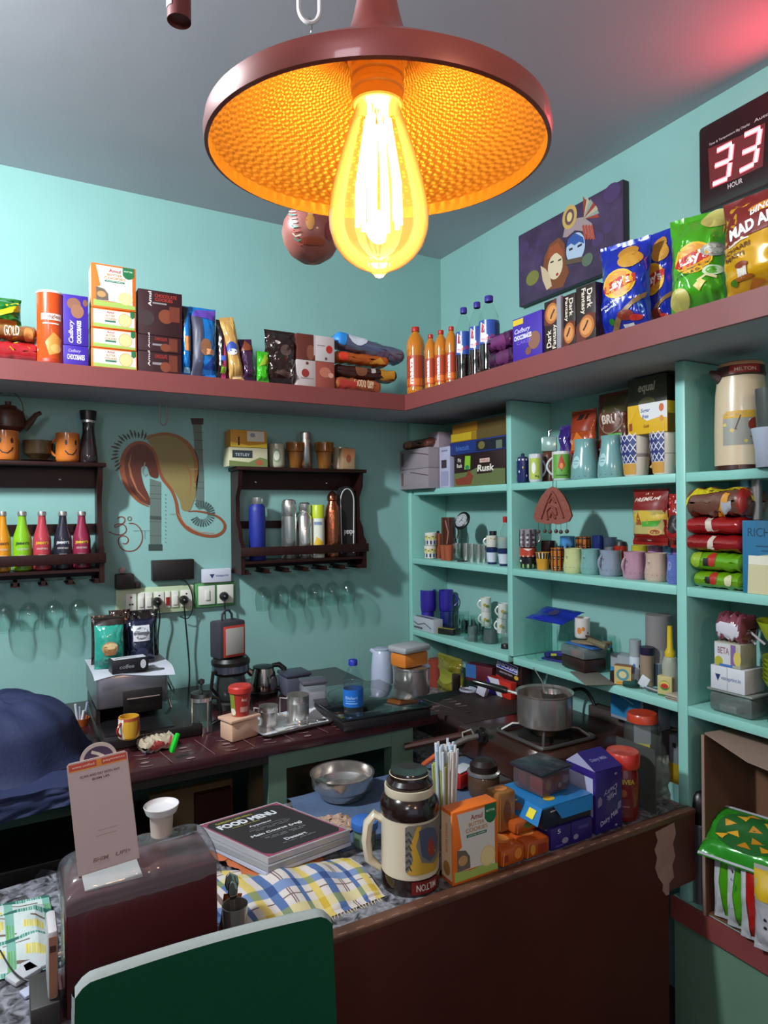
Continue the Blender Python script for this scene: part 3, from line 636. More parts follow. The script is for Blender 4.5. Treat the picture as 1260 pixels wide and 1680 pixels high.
def fantasy(px, label, flip=False, dx=0, d=.05):
    p = PR(*px, LOFT, XF+dx); s_ = 180 if flip else 0
    def q(u, v): return (u, v) if not flip else (-u, 1-v)
    fr = [('p', [q(-.5, 0), q(-.1, 0), q(.5, .2), q(.5, .45), q(.1, .5), q(-.5, .3)], '#5e2413'), ('e',)+q(.05, .26)+(.38, .20, '#b0662e'), ('e',)+q(.02, .26)+(.30, .15, '#cf8a4c'), ('s', [q(-.12, .2), q(.02, .28), q(.12, .36)], .006, '#4a1e10'),
          ('t', 'Dark', )+q(.22, .74)+(p.h/p.w*.34, p.w/p.h*.27, '#e9dcc8', -90+s_), ('t', 'Fantasy')+q(-.12, .72)+(p.h/p.w*.46, p.w/p.h*.27, '#e9dcc8', -90+s_)]
    return card('cookie_box', label, 'cookie box', p, d, '#2a1712', fr, group='dark chocolate cookie boxes', side_sgn=1, sd=[('r', -.3, .3, .1, .9, '#3a2018')])
fantasy((893, 921, 492, 577), 'dark cookie box turned upside down next to the purple box', True)
p = PR(913, 920, 486, 572, LOFT, XF-.012); card('foil_packet', 'thin silver foil packet wedged between dark cookie boxes', 'packet', p, .012, '#8d8a92', rough=.2)
fantasy((921, 944, 484, 568), 'dark cookie box, middle of the three', False)
fantasy((945, 977, 468, 561), 'tallest dark cookie box beside the blue chip bag', False, -.004, .06)
def lays(px, label, col, dark, seed, rz=0, dx=0, T=.10, extra=(), narrow=False, lean=0):
    p = PR(*px, LOFT, XF+dx); p.f.y += .022
    mk = [('e', -.03, .52, .34, .155, '#e8b21c'), ('e', -.03, .52, .30, .135, '#d8901c'),
          ('p', [(-.37, .46), (-.33, .52), (-.01, .585), (.31, .60), (.31, .52), (.07, .465), (-.21, .42)], '#c0241e'),
          t_("Lay's", -.02, .515, .50, .12, '#f6f0ea', 14, .035)]+list(extra)
    return pouch('chip_bag', label, 'chip bag', p, T, col, mk, seed=seed, wr=1.5, rz=rz, rx=lean, mat=M(col, .16, .15, .7), pinch=.07, back=FOIL)
ex = [('e', .12, .85, .20, .08, '#b8802c'), ('e', .18, .76, .24, .09, '#c8902f'), t_("India's Magic", -.2, .325, .5, .03, '#e8e8f4', 12), t_('Masala', -.2, .285, .3, .03, '#e8e8f4', 12),
      ('p', [(-.3, .05), (.1, .26), (.5, .40), (.46, .34), (.1, .2), (-.2, .02)], '#8a6a3c'), ('e', .1, .18, .16, .05, '#7c2c1c'), ('e', -.2, .14, .07, .03, '#2c7a2c'), ('e', .28, .14, .13, .03, '#b52a20'), ('r', .0, .22, .07, .10, '#d8d4d0')]
lays((987, 1057, 388, 547), 'blue chip bag lettered Lay\'s standing beside the dark cookie boxes', '#1a2fa8', None, 17, extra=ex, dx=.01, rz=.30, T=.08)
lays((1056, 1108, 372, 524), 'second blue chip bag half hidden behind the green one', '#1a2fa8', None, 18, extra=[ex[0], ex[1]]+ex[4:], dx=.10, rz=.10, T=.07)
ex2 = [('e', .30, .90, .24, .10, '#b8b060'), ('e', .32, .57, .22, .065, '#9aa39a'), ('e', .32, .575, .16, .045, '#c8ccc4'), t_('Cream & Onion', -.05, .385, .6, .028, '#2c5a1e', 12), t_('American Style', -.05, .42, .6, .022, '#2c5a1e', 12),
       ('e', -.30, .15, .2, .10, '#c0b560'), ('p', [(-.02, .24), (.1, .3), (.2, .26), (.08, .18)], '#d8c46a'), ('e', .30, .37, .17, .05, '#c8e0b8'), ('e', .30, .37, .11, .033, '#55b02a'), ('s', [(.05, .28), (.2, .33), (.36, .3)], .006, '#e2d9a0')]
lays((1099, 1184, 340, 515), 'large bright green chip bag lettered Lay\'s in clear wrap', '#4aa81c', None, 19, extra=ex2, dx=.012, rz=.38, T=.10)
p = PR(1178, 1330, 296, 488, LOFT, XF-.004); p.f.y += .012
pouch('chip_bag', 'brown and yellow chip bag lettered Bingo Mad Angles under the digital clock', 'chip bag', p, .10, '#d09a12', [
    ('p', [(-.5, 1.0), (.5, 1.0), (.5, .62), (.2, .56), (-.2, .53), (-.36, .50), (-.5, .52)], '#7a2420'), ('s', [(-.5, .52), (-.36, .50), (-.2, .53), (.2, .56), (.5, .62)], .008, '#e8d8c0'),
    ('p', [(-.36, .92), (-.14, .97), (-.2, .86)], '#e0a818'), t_('50', -.22, .92, .09, .035, '#5a1c1c'), ('e', .06, .80, .2, .055, '#d88a1c'), t_('BINGO!', .06, .80, .34, .10, '#f6f2ee', 12, .03),
    t_('MAD ANGLES', .08, .66, .86, .12, '#f6f2ee', 10, .04), t_('ACHAARI', -.28, .445, .38, .05, '#5a2a12', 6), t_('MASTI', -.28, .375, .24, .045, '#5a2a12', 6),
    ('p', [(.1, .3), (.2, .5), (.32, .34)], '#b86a1c'), ('r', -.26, -.14, .16, .26, '#d8cfc4'), ('e', -.20, .28, .08, .03, '#8a3c1c'), ('e', -.20, .16, .13, .02, '#a05a20'), ('e', -.32, .14, .04, .03, '#4a7a1c'), ('p', [(-.2, .06), (-.1, .14), (.02, .1)], '#b86a1c')],
    seed=20, mat=M('#d09a12', .18, .1, .6), wr=1.2, back=FOIL, rz=.1)

# painting
t = thing('canvas_painting', 'framed purple canvas painting of two crowned faces on the right wall', 'painting', (-.003, 0, 0))
ya, yb2 = at(851, 395, 'x', -.03).y, at(1022, 300, 'x', -.03).y; z0_, z1_ = at(851, 505, 'x', -.03).z, at(851, 388, 'x', -.03).z
t.location = (-.003, (ya+yb2)/2, z0_); W_, H_ = ya-yb2, z1_-z0_
mb = MB().box(-.026, 0, -W_/2, W_/2, 0, H_, M('#2b1c20', .5), .001)
mb.build('stretcher_frame', t)
def pm(px, py):   # photo pixel -> u, v on the canvas
    q = at(px, py, 'x', -.031); return ((t.location.y-q.y)/W_, (q.z-z0_)/H_)
def z3(x, y): return pm(840+x/3, 160+y/3)
mb = MB(); sf = S(lambda u, v, o: (-.0265-o, -u, v), W_, H_)
it = [('r', -.5, .5, 0, 1, '#3c2a48'), ('r', -.49, .49, .015, .985, M('#42304e', .5, var=.45, vscale=9))]
for x, y, r_ in ((60, 740, .05), (130, 800, .04), (420, 700, .05), (470, 640, .04), (490, 470, .07), (130, 720, .03), (450, 780, .04), (90, 760, .03)): it.append(('e',)+z3(x, y)+(r_, r_*1.6, '#4a3560'))
it += [('e',)+z3(100, 890)+(.07, .10, '#7a7a3a'),
       ('p', [z3(*q) for q in ((150, 880), (158, 790), (185, 725), (230, 690), (258, 720), (262, 800), (280, 860), (250, 935), (180, 948))], '#7c4526'),
       ('e',)+z3(212, 832)+(.075, .17, '#d9c6a4'), ('p', [z3(*q) for q in ((170, 800), (185, 740), (225, 715), (252, 760), (250, 790), (215, 762), (190, 790))], '#9a4e2c'),
       ('s', [z3(188, 815), z3(204, 808)], .006, '#3a2420'), ('s', [z3(226, 806), z3(242, 796)], .006, '#3a2420'), ('e',)+z3(222, 872)+(.014, .02, '#a83a34'),
       ('p', [z3(*q) for q in ((140, 830), (165, 845), (185, 875), (196, 930), (170, 950), (150, 900))], '#cdb592'),
       ('e',)+z3(312, 742)+(.088, .19, '#aebfd4'), ('p', [z3(*q) for q in ((268, 740), (275, 700), (310, 668), (350, 690), (356, 720), (330, 712), (308, 730), (290, 720))], '#35559a'),
       ('s', [z3(280, 752), z3(298, 745)], .008, '#1c2038'), ('s', [z3(322, 736), z3(344, 724)], .008, '#1c2038'), ('e',)+z3(312, 800)+(.02, .02, '#8a3a44'),
       ('p', [z3(*q) for q in ((250, 690), (262, 630), (300, 600), (350, 590), (392, 620), (410, 700), (380, 690), (350, 660), (310, 655), (270, 690))], '#a08a8c'),
       ('e',)+z3(283, 590)+(.07, .15, '#c4a35c'), ('e',)+z3(283, 590)+(.045, .10, '#6a4a4c'), ('e',)+z3(283, 590)+(.025, .06, '#d8bf80')]
for k in range(7):
    q = -.1+k*.27; it.append(('p', [z3(352, 600), z3(352+70*math.cos(q)-6*math.sin(q), 575-78*math.sin(q)-10), z3(352+70*math.cos(q)+8, 575-78*math.sin(q)+10)], ['#9a3c34', '#8a9a90', '#b8a88a'][k % 3]))
for k in range(4): it.append(('s', [z3(350+14*k, 630), z3(362+14*k, 700)], .010, '#a84a3a'))
it += [('s', [z3(262, 815), z3(380, 790)], .018, '#5c4a3c'), ('e',)+z3(372, 800)+(.05, .08, '#5a6a58')]
mb.print(sf, it); mb.build('canvas', t)

# digital clock display
ya = at(1145, 230, 'x', -.035).y; zt_ = at(1145, 212, 'x', -.035).z; zb_ = at(1145, 338, 'x', -.035).z
W_, H_ = .62, zt_-zb_+.03
t = thing('digital_clock', 'dark red LED time and temperature display showing 33 over the word HOUR', 'clock', (-.003, ya-W_/2, zb_-.03))
MB().box(-.034, 0, -W_/2, W_/2, 0, H_, M('#2a0d10', .25, 0, .3), .012).build('housing', t)
def pm(px, py):
    q = at(px, py, 'x', -.0345-.003); return ((t.location.y-q.y)/W_, (q.z-t.location.z)/H_)
def z3(x, y): return pm(840+x/3, 160+y/3)
mb = MB(); sf = S(lambda u, v, o: (-.0345-o, -u, v), W_, H_)
z4 = lambda pts: [z3(*q) for q in pts]
mb.print(sf, [('p', z4([(965, 255), (1125, 190), (1120, 395), (975, 455)]), '#6a0a12'), ('p', z4([(1125, 190), (1248, 125), (1235, 340), (1120, 395)]), '#6a0a12')])  # digit windows, their red brightened to paint in the LED glow
tw = lambda s_, a, b, hgt, mat: mb.print(sf, [('t', s_, (a[0]+b[0])/2, (a[1]+b[1])/2, abs(b[0]-a[0]), hgt, mat)])
tw('Time & Temperature Big Display', z3(970, 240), z3(1172, 130), .035, '#b9a8a8'); tw('HOUR', z3(1062, 440), z3(1135, 410), .055, '#c9baba')
u0 = z3(1180, 125); mb.print(sf, [('t', 'Auto Dual Function', u0[0]+.14, u0[1]+.0, .26, .035, '#b9a8a8')])
mb.build('face', t)
seg = bpy.data.materials.new('red_led_light'); seg.use_nodes = True; b = seg.node_tree.nodes['Principled BSDF']; b.inputs['Base Color'].default_value = hexc('#ff3038'); b.inputs['Emission Color'].default_value = (1, .10, .12, 1); b.inputs['Emission Strength'].default_value = 4.5
seg2 = bpy.data.materials.new('bright_led_core'); seg2.use_nodes = True; b = seg2.node_tree.nodes['Principled BSDF']; b.inputs['Emission Color'].default_value = (1, .42, .40, 1); b.inputs['Emission Strength'].default_value = 5
def digit(pts):
    mb = MB(); k = S(lambda u, v, o: (-.0352-o, -u, v), W_, H_)
    for a, b_ in pts:
        mb.print(k, [('s', [z3(*a), z3(*b_)], .0150, seg)]); mb.print(k, [('s', [z3(*a), z3(*b_)], .0068, seg2)])
    mb.build('led_digit', t)
digit([((1010, 265), (1082, 228)), ((1083, 235), (1075, 312)), ((1000, 340), (1068, 312)), ((1074, 325), (1066, 392)), ((990, 430), (1060, 400))])
digit([((1145, 188), (1222, 152)), ((1222, 160), (1212, 235)), ((1135, 275), (1205, 245)), ((1209, 255), (1198, 322)), ((1122, 365), (1190, 330))])
for k in range(2):
    mb = MB(); kf = S(lambda u, v, o: (-.0352-o, -u, v), W_, H_); u = .08+.22*k
    mb.print(kf, [('s', a, .011, seg) for a in ([(u, .88), (u+.12, .88)], [(u+.12, .88), (u+.12, .6)], [(u, .58), (u+.12, .58)], [(u+.12, .56), (u+.12, .32)], [(u, .30), (u+.12, .30)])]); mb.build('led_digit', t)
l = lamp('led_glow', 'AREA', (-.045, ya-W_/2-.10, (zt_+zb_)/2+.03), 2.2, (1, .08, .11), .5, (-1.0, ya-W_/2-.2, 2.75), .12)
# ================================================================== back wall below the ledge
def rack(label, x0, x1, name='bottle_rack'):
    t = thing(name, label, 'wall rack', (x0, -.001, 1.262)); W_ = x1-x0; H_ = .418
    MB().box(-.010, W_+.010, -.118, 0, H_-.014, H_, DWOOD, .002).build('top_board', t)
    mb = MB().box(.016, W_-.016, -.014, 0, H_-.085, H_-.0145, DWOOD)
    for x in (.10, W_-.13): mb.lathe([(.004, 0), (.004, .0008), (.001, .002)], CHROME, 10, X=Matrix.Translation((x, -.0142, H_-.055)) @ Matrix.Rotation(PI/2, 4, 'X'))
    mb.build('apron', t)
    out = [(0, 0), (-.128, 0), (-.128, .115), (-.105, .135), (-.098, .17), (-.070, .205), (-.066, .30), (-.098, .345), (-.104, H_-.0145), (0, H_-.0145)]
    for x in (0, W_-.016):
        mb = MB(); mb.add([(x, p[0], p[1]) for p in out]+[(x+.016, p[0], p[1]) for p in out], [tuple(range(10)), tuple(range(19, 9, -1))]+[(i, (i+1) % 10, 10+(i+1) % 10, 10+i) for i in range(10)], DWOOD); mb.build('side_panel', t)
    MB().box(.0165, W_-.0165, -.012, 0, .175, .205, DWOOD).build('back_rail', t)
    MB().box(-.004, W_+.004, -.142, -.129, .070, .105, DWOOD, .002).build('front_rail', t)
    MB().box(.0165, W_-.0165, -.127, -.001, .040, .050, DWOOD).build('shelf_board', t)
    mb = MB()
    for i in range(7):
        x = .02+i*(W_-.05)/6; mb.box(x, x+.012, -.127, -.002, .004, .016, DWOOD); mb.box(x-.008, x+.020, -.127, -.002, 0, .0035, DWOOD)
    mb.box(.0165, W_-.0165, -.014, 0, .017, .039, DWOOD); mb.build('glass_rail', t)
    return t
RX = -1.028; rack('dark wooden wall rack of steel and copper bottles near the corner', RX, -.482)
rack('dark wooden wall rack of coloured drink bottles at the left edge', -2.060, -1.514)
SH = 1.262+.0505; YR = -.105
def onrack(a, b, yt, yb=915): return PC(a, b, yt, yb, SH, 'y', YR)
# bottles in the right rack
p = onrack(409, 436, 816)
can('water_bottle', 'matt dark blue metal bottle with steel cap in the wall rack', 'bottle', p, [(.92, 0), (1, .02), (1, .78), (.95, .84), (.70, .88), (.68, .89)], M('#1d2a86', .5),
    parts=[('cap', [(.70, .885), (.72, .89), (.72, .99), (.001, 1)], STEEL)])
p = onrack(462, 487, 820)
can('flask', 'polished steel flask with domed cap in the wall rack', 'flask', p, [(.96, 0), (1, .01), (1, .70), (.93, .705), (.93, .715)], STEEL, parts=[('cap', [(.96, .716), (.98, .72), (.98, .92), (.85, .98), (.5, 1), (.001, 1)], STEEL)])
p = onrack(488, 512, 825)
can('flask', 'shorter steel flask with ringed neck beside the domed one', 'flask', p, [(.96, 0), (1, .01), (1, .74), (.80, .78), (.74, .80)], STEEL, parts=[('cap', [(.72, .80), (.80, .81), (.80, .84), (.72, .85), (.80, .87), (.80, .97), (.6, 1), (.001, 1)], STEEL)])
p = onrack(511, 533, 829)
can('spray_can', 'white and yellow spray can with lime cap in the wall rack', 'can', p, [(.96, 0), (.98, .01), (.98, .75)], M('#dcdccb', .35), [('p', [(-.5, .1), (-.1, .4), (.4, .3), (.5, .05)], '#dcae2a'), ('r', -.3, .3, .62, .68, '#7c8aa8')], parts=[('cap', [(.99, .745), (.99, .98), (.90, 1), (.001, 1)], M('#b6c321', .4))])
p = onrack(534, 558, 805)
can('water_bottle', 'hammered copper bottle with ring cap in the wall rack', 'bottle', p, [(.96, 0), (1, .02), (1, .68), (.92, .74), (.64, .80), (.60, .84)], M('#b5684a', .22, .95, bump=.15, bscale=120), parts=[('cap', [(.62, .835), (.72, .845), (.72, .90), (.6, .93), (.35, .97), (.001, 1)], M('#7c4634', .25, .9))])
t = thing('bottle_sleeve', 'black bottle sleeve with white piping and pexpo lettering in the wall rack', 'sleeve', onrack(558, 589, 798).c+Vector((-.012, .01, .0005)), 0)
p = onrack(558, 589, 798); w_, h_ = p.w/2, p.h
ol = [(-w_, 0), (w_, 0), (w_*.98, h_*.7), (w_*.9, h_*.88), (w_*.6, h_*.97), (0, h_), (-w_*.6, h_*.97), (-w_*.9, h_*.88), (-w_*.98, h_*.7)]
mb = MB().prism(ol, -.016, .02, M('#171214', .7)); mb.print(S(lambda u, v, o: (u, -.016-o, v), 2*w_, h_), [('t', 'pexpo', .12, .33, .62, .08, '#d8d4d4', 0, .02)]); mb.build('sleeve', t)
MB().tube([(x*.92, -.017, z if z > 0 else .001) for x, z in [(-w_*.75, h_*.04)]+[(w_*.85*math.cos(q), h_*(.78+.18*math.sin(q))) for q in [PI-PI*i/12 for i in range(13)]]+[(w_*.75, h_*.04)]], .0022, M('#d8d2ce', .5), 6).build('piping', t)
# things standing on the right rack
TOPR = 1.262+.4185
p = PB(376, 439, 736, 768, TOPR, -.112); p.h = .073
card('tea_box', 'green and cream tea box on the wall rack under the yellow one', 'tea box', p, .08, '#c8c3a0', [('r', -.42, .10, .45, .85, '#2f3a3c'), t_('TETLEY', -.16, .62, .38, .14, '#b8c0c4'), ('p', [(-.5, 0), (-.5, .3), (0, .22), (.3, .5), (.5, .4), (.5, 0)], '#6f7d4a'), ('e', .28, .22, .10, .16, '#a85a3c')])
p = PB(378, 438, 708, 736, TOPR, -.112); p.h = .066
card('tea_box', 'yellow tea box with white panel on top of the green one', 'tea box', p, .08, '#c78a1a', [('p', [(-.5, .0), (-.5, .3), (0, .1), (.5, .25), (.5, 0)], '#e8c23a'), ('r', -.05, .42, .35, .95, '#cfc9b8'), ('e', .1, .72, .07, .13, '#8a9098'), ('r', -.3, -.25, .1, .6, '#5a2c14')], dz=.0745)
p = PC(441, 467, 730, 768, TOPR, 'y', -.10); mug('small white patterned mug beside the tea boxes', p, '#aaa990', [('e', 0, .5, .26, .3, '#7c8a68'), ('e', 0, .5, .18, .2, '#c9c8b4')], handle=0)
AM = G('#c98a3c', .05, 1.4, solid=.25)
for k, (a, b) in enumerate([(469, 500), (516, 548)]):
    p = PC(a, b, 727, 768, TOPR, 'y', -.108); tumbler('amber_tumbler', ['amber glass tumbler left of the steel flask on the wall rack', 'amber glass tumbler right of the steel flask on the wall rack'][k], p, AM, [(.55, 0), (.62, .08), (.80, .62), (.98, .66), (1, 1)], group='amber tumblers')
p = PC(489, 512, 710, 768, TOPR, 'y', -.055); can('flask', 'tall steel flask between the amber tumblers', 'flask', p, [(.96, 0), (1, .01), (1, .82), (.95, .83), (.95, .85)], STEEL, parts=[('cap', [(.96, .85), (.96, .97), (.8, 1), (.001, 1)], STEEL)])
p = PC(546, 572, 735, 768, TOPR, 'y', -.08); mug('pale mug behind the amber tumbler', p, '#a59a86', handle=-1)
p = PB(562, 582, 736, 768, TOPR, -.112); card('spice_box', 'small brown and cream box at the right end of the wall rack', 'box', p, .05, '#a08360', [('r', -.5, .5, .55, .95, '#b5764a'), ('e', 0, .5, .2, .2, '#8a4a30')])
# left rack: five coloured bottles, ginger style
cols = [('#d98a12', 'orange'), ('#7fb51a', 'lime green'), ('#b33a44', 'coral red'), ('#23222f', 'dark navy'), ('#8a2440', 'magenta')]
for k, (a, b) in enumerate([(-9, 19), (21, 53), (54, 85), (88, 119), (119, 150)]):
    p = PC(a+2, b-2, 840, 935, SH, 'y', YR)
    pr = [(.80, 0), (.97, .02), (1, .10), (1, .50), (.93, .58), (.50, .78), (.42, .90), (.42, .93)]
    can('drink_bottle', '%s drink bottle with silver cap in the left wall rack' % cols[k][1], 'bottle', p, pr, M(cols[k][0], .25, 0, .4),
        [('t', 'JIMMY\'S', 0, .46, .75, .06, ['#5a3a1c', '#1c3a1c', '#d9a82a', '#d8d4d4', '#d9b82a'][k], 0, .03), ('t', 'COCKTAILS', 0, .37, .6, .03, '#d8cfc4'), ('r', -.2, .2, .25, .27, '#d8cfc4'), ('r', -.15, .15, .20, .22, '#d8cfc4')], group='coloured drink bottles',
        parts=[('cap', [(.44, .925), (.50, .93), (.50, .975), (.44, 1), (.001, 1)], M('#b9b4ae', .3, .8))])
# on top of the left rack
TOPL = TOPR
FACE = [('e', -.18, .66, .05, .09, '#2a130c'), ('e', .24, .66, .05, .09, '#2a130c'), ('s', [(-.22, .38), (-.1, .26), (.08, .24), (.22, .34), (.28, .44)], .004, '#2a130c')]
p = PC(-12, 29, 708, 752, TOPL, 'y', -.112); mug('orange smiling mug holding up the brown teapot', p, '#c8702a', FACE, handle=0)
h1 = p.h; c1 = p.c
t = thing('teapot', 'dark brown clay teapot with spout and wire handle on the smiling mug', 'teapot', c1+Vector((.01, 0, h1+.001)))
BR = M('#4a2416', .35, bump=.1); r1 = .050
MB().lathe([(.0001, 0), (.038, 0), (.050, .012), (.053, .040), (.046, .066), (.030, .075), (.0001, .076)], BR, 32, cap=False).build('body', t)
MB().lathe([(.028, .0755), (.024, .084), (.008, .088), (.010, .098), (.0001, .101)], BR, 24, cap=False).build('lid', t)
MB().tube([(.046, 0, .012), (.066, 0, .035), (.083, 0, .060), (.098, 0, .068)], [.014, .011, .008, .007], BR).build('spout', t)
MB().tube([(.045*math.cos(q), 0, .068+.065*math.sin(q)) for q in [PI*i/14 for i in range(15)]], .0018, M('#5a4a3c', .4, .6), 6).build('handle', t)
p = PC(40, 86, 728, 748, TOPL, 'y', -.10); tumbler('glass_bowl', 'small amber glass bowl on a dark plate between the smiling mugs', p, G('#8a6a48', .06, 1.45, solid=.2), [(.5, 0), (.9, .3), (1, 1)], dz=.008, cat='bowl')
p.r *= 1.15; p.h = .007; can('saucer', 'dark saucer under the small glass bowl', 'saucer', p, [(.5, 0), (1, .8), (.98, 1), (.5, .5), (.001, .5)], M('#2a1a16', .3))
p = PC(93, 129, 712, 754, TOPL, 'y', -.112); mug('orange smiling mug with handle at its left beside the pepper mill', p, '#c8702a', [(a[0], a[1]+.12)+tuple(a[2:]) if a[0] == 'e' else ('s', [(u+.12, v) for u, v in a[1]], a[2], a[3]) for a in FACE], handle=-1)
p = PC(131, 160, 675, 757, TOPL, 'y', -.105)
can('spice_grinder', 'tall dark spice grinder with black top on the left wall rack', 'grinder', p, [(.92, 0), (1, .02), (.95, .15), (.80, .40), (.66, .60), (.64, .72), (.72, .78)], M('#241a1c', .12, 0, .6), parts=[('collar', [(.70, .765), (.80, .775), (.80, .815), (.7, .82)], STEEL), ('cap', [(.82, .82), (.9, .97), (.88, 1), (.001, 1)], BLACK)])
# hanging wine glasses
def wine(label, x, y, z, s=1.0, group=None):
    pr = [(.030, .170), (.031, .168), (.004, .163), (.0034, .155), (.0034, .108), (.006, .100), (.018, .092), (.029, .074), (.033, .050), (.031, .022), (.027, .0), (.0262, 0), (.030, .022), (.0318, .050), (.028, .073), (.017, .090), (.0001, .097)]
    return tag(MB().lathe([(r*s, q*s) for r, q in pr], G('#eef7f4', .02, 1.42), 24, cap=False).build('wine_glass', None, (x, y, z)), label, 'wine glass', group)
zr = 1.262+.0165-.170
for k, px in enumerate([432, 461, 489, 517, 545, 571]):
    x = at(px, 990, 'y', -.07).x; wine('upside-down wine glass under the right wall rack, %s from the left' % ['first', 'second', 'third', 'fourth', 'fifth', 'sixth'][k], x, -.070, zr, 1, 'hanging wine glasses, right rack')
for k, px in enumerate([8, 48, 88, 128]):
    x = at(px, 990, 'y', -.07).x; wine('upside-down wine glass under the left wall rack, %s from the left' % ['first', 'second', 'third', 'fourth'][k], x, -.070, zr, 1, 'hanging wine glasses, left rack')
# mural
def wp(x, y):
    q = at(160+x/5.25, 660+y/5.25, 'y', 0); return (q.x, q.z)
WS = lambda k: S(lambda u, v, o: (u, -.0012-o, v), 1, 1, False, .0003)
t = thing('wall_painting', 'painted flutes, feather fans, brown swoosh and Om sign on the back wall', 'wall painting', (0, 0, 0))
mb = MB(); sf = WS(0)
rp = random.Random(3); it = []
for k in range(17):
    q = math.radians(62+k*9.5); cx, cy = 330, 460; r0, r1 = 150, 215+15*math.sin(k*2.1)
    if k > 11: r1 -= 8
    a = (cx+r0*math.cos(q), cy-r0*math.sin(q)); b_ = (cx+r1*math.cos(q+.06)+0, cy-r1*math.sin(q+.06))
    it.append(('s', [wp(*a), wp((a[0]+b_[0])/2+3, (a[1]+b_[1])/2), wp(*b_)], [.002, .0085, .003], '#3b3c33'))
mb.print(sf, it); mb.build('feather_fan', t); mb = MB(); sf = WS(0); it = []
for k in range(22):
    q = math.radians(-150+k*13); cx, cy = 900, 965; r0, r1 = 45, 110
    if 20 < (math.degrees(q)+360) % 360 < 30: continue
    a = (cx+r0*math.cos(q), cy-r0*math.sin(q)); b_ = (cx+r1*math.cos(q), cy-r1*math.sin(q)); it.append(('s', [wp(*a), wp(*b_)], [.002, .006], '#3d5450'))
mb.print(sf, it); mb.build('feather_fan', t)
mb = MB(); sf = WS(0)
FL = '#5f7068'; FL2 = '#3f4a46'
it = [('p', [wp(*q) for q in ((820, 190), (895, 190), (905, 420), (915, 700), (915, 905), (845, 905), (850, 600), (835, 400))], FL), ('p', [wp(*q) for q in ((800, 140), (912, 140), (910, 195), (812, 195))], '#3a2a26'),
      ('p', [wp(*q) for q in ((450, 660), (545, 690), (545, 1225), (450, 1225))], FL), ('p', [wp(*q) for q in ((438, 1225), (557, 1225), (557, 1280), (438, 1280))], '#33403e')]
for y in (720, 790, 830, 1000, 1030, 1150): it.append(('s', [wp(447, y), wp(548, y+4)], .0018, FL2))
for y in (260, 330, 410, 590, 690, 740, 850): it.append(('s', [wp(835, y), wp(912, y+3)], .0018, FL2))
it.append(('p', [wp(*q) for q in ((450, 980), (545, 985), (545, 1015), (450, 1010))], FL2))
it += [('e',)+wp(585, 800+34*k)+(.0018, .0018, '#4a5a55') for k in range(13)]
it += [('s', [wp(620, 965), wp(700, 965)], .0012, '#6f7f5a'), ('s', [wp(305, 1108), wp(450, 1108)], .0012, '#5a6f6a'), ('s', [wp(405, 1108), wp(405, 1180)], .0012, '#5a6f6a')]
mb.print(sf, it); mb.build('flutes', t)
mb = MB(); sf = WS(0)
OC = '#8a7a4a'; RB = '#8c4b2c'; DB = '#5f2e22'
it = [('p', [wp(*q) for q in ((420, 300), (500, 272), (580, 262), (680, 280), (770, 330), (830, 400), (862, 480), (872, 580), (862, 700), (845, 800), (820, 880), (790, 935), (730, 930), (705, 850), (660, 775), (590, 710), (545, 640), (520, 540), (480, 410))], OC),
      ('s', [wp(*q) for q in ((420, 320), (500, 285), (590, 275), (690, 300), (770, 360), (830, 450), (850, 560), (840, 700))], [.004, .010, .012, .012, .013, .015, .016, .006], '#8f5c34'),
      ('s', [wp(*q) for q in ((700, 520), (770, 550), (800, 620), (805, 720), (790, 820))], [.002, .005, .008, .006, .002], '#96683c'),
      ('s', [wp(*q) for q in ((790, 580), (860, 580))], .005, '#a5834e'),
      ('p', [wp(*q) for q in ((200, 600), (210, 500), (240, 420), (300, 368), (370, 352), (440, 385), (490, 450), (515, 560), (520, 650), (455, 640), (425, 560), (380, 560), (375, 620), (400, 720), (445, 820), (450, 885), (400, 870), (330, 820), (250, 730))], DB),
      ('s', [wp(*q) for q in ((440, 900), (350, 850), (260, 740), (215, 610), (220, 480), (270, 390), (350, 350), (430, 370), (490, 440), (525, 560), (560, 660), (635, 760), (675, 860), (700, 990), (770, 1085), (880, 1140), (1000, 1155), (1075, 1120), (1095, 1060), (1050, 1000), (960, 960), (850, 940), (780, 945))],
        [.003, .010, .015, .018, .016, .013, .012, .010, .010, .010, .012, .011, .011, .014, .015, .012, .012, .012, .011, .010, .008, .006, .003], RB),
      ('s', [wp(*q) for q in ((420, 850), (340, 760), (290, 640), (270, 540), (290, 450))], [.002, .005, .008, .006, .002], '#a86a44'),
      ('s', [wp(*q) for q in ((690, 960), (760, 1060), (880, 1120), (1000, 1130))], .002, '#c09070'),
      ('s', [wp(*q) for q in ((410, 520), (385, 600), (410, 640), (430, 620))], .004, '#8a8a84')]
mb.print(sf, it); mb.build('swoosh', t)
mb = MB(); sf = WS(0); OM = '#7a3a2c'
it = [('s', [wp(*q) for q in ((170, 1005), (200, 988), (230, 1000), (232, 1030), (205, 1055), (155, 1080), (150, 1060), (200, 1050), (240, 1070), (246, 1110), (215, 1140), (160, 1142), (98, 1118))], .0038, OM),
      ('s', [wp(*q) for q in ((268, 1045), (320, 1050), (365, 1090), (385, 1150), (375, 1215), (330, 1270), (270, 1285), (210, 1265), (178, 1210), (190, 1165), (225, 1152), (258, 1170), (262, 1200), (240, 1222), (215, 1215))], .0036, OM),
      ('s', [wp(275+16*math.cos(2*PI*i/12), 1005+16*math.sin(2*PI*i/12)) for i in range(13)], .003, '#5a5a3c')]
mb.print(sf, it); mb.build('om_sign', t)
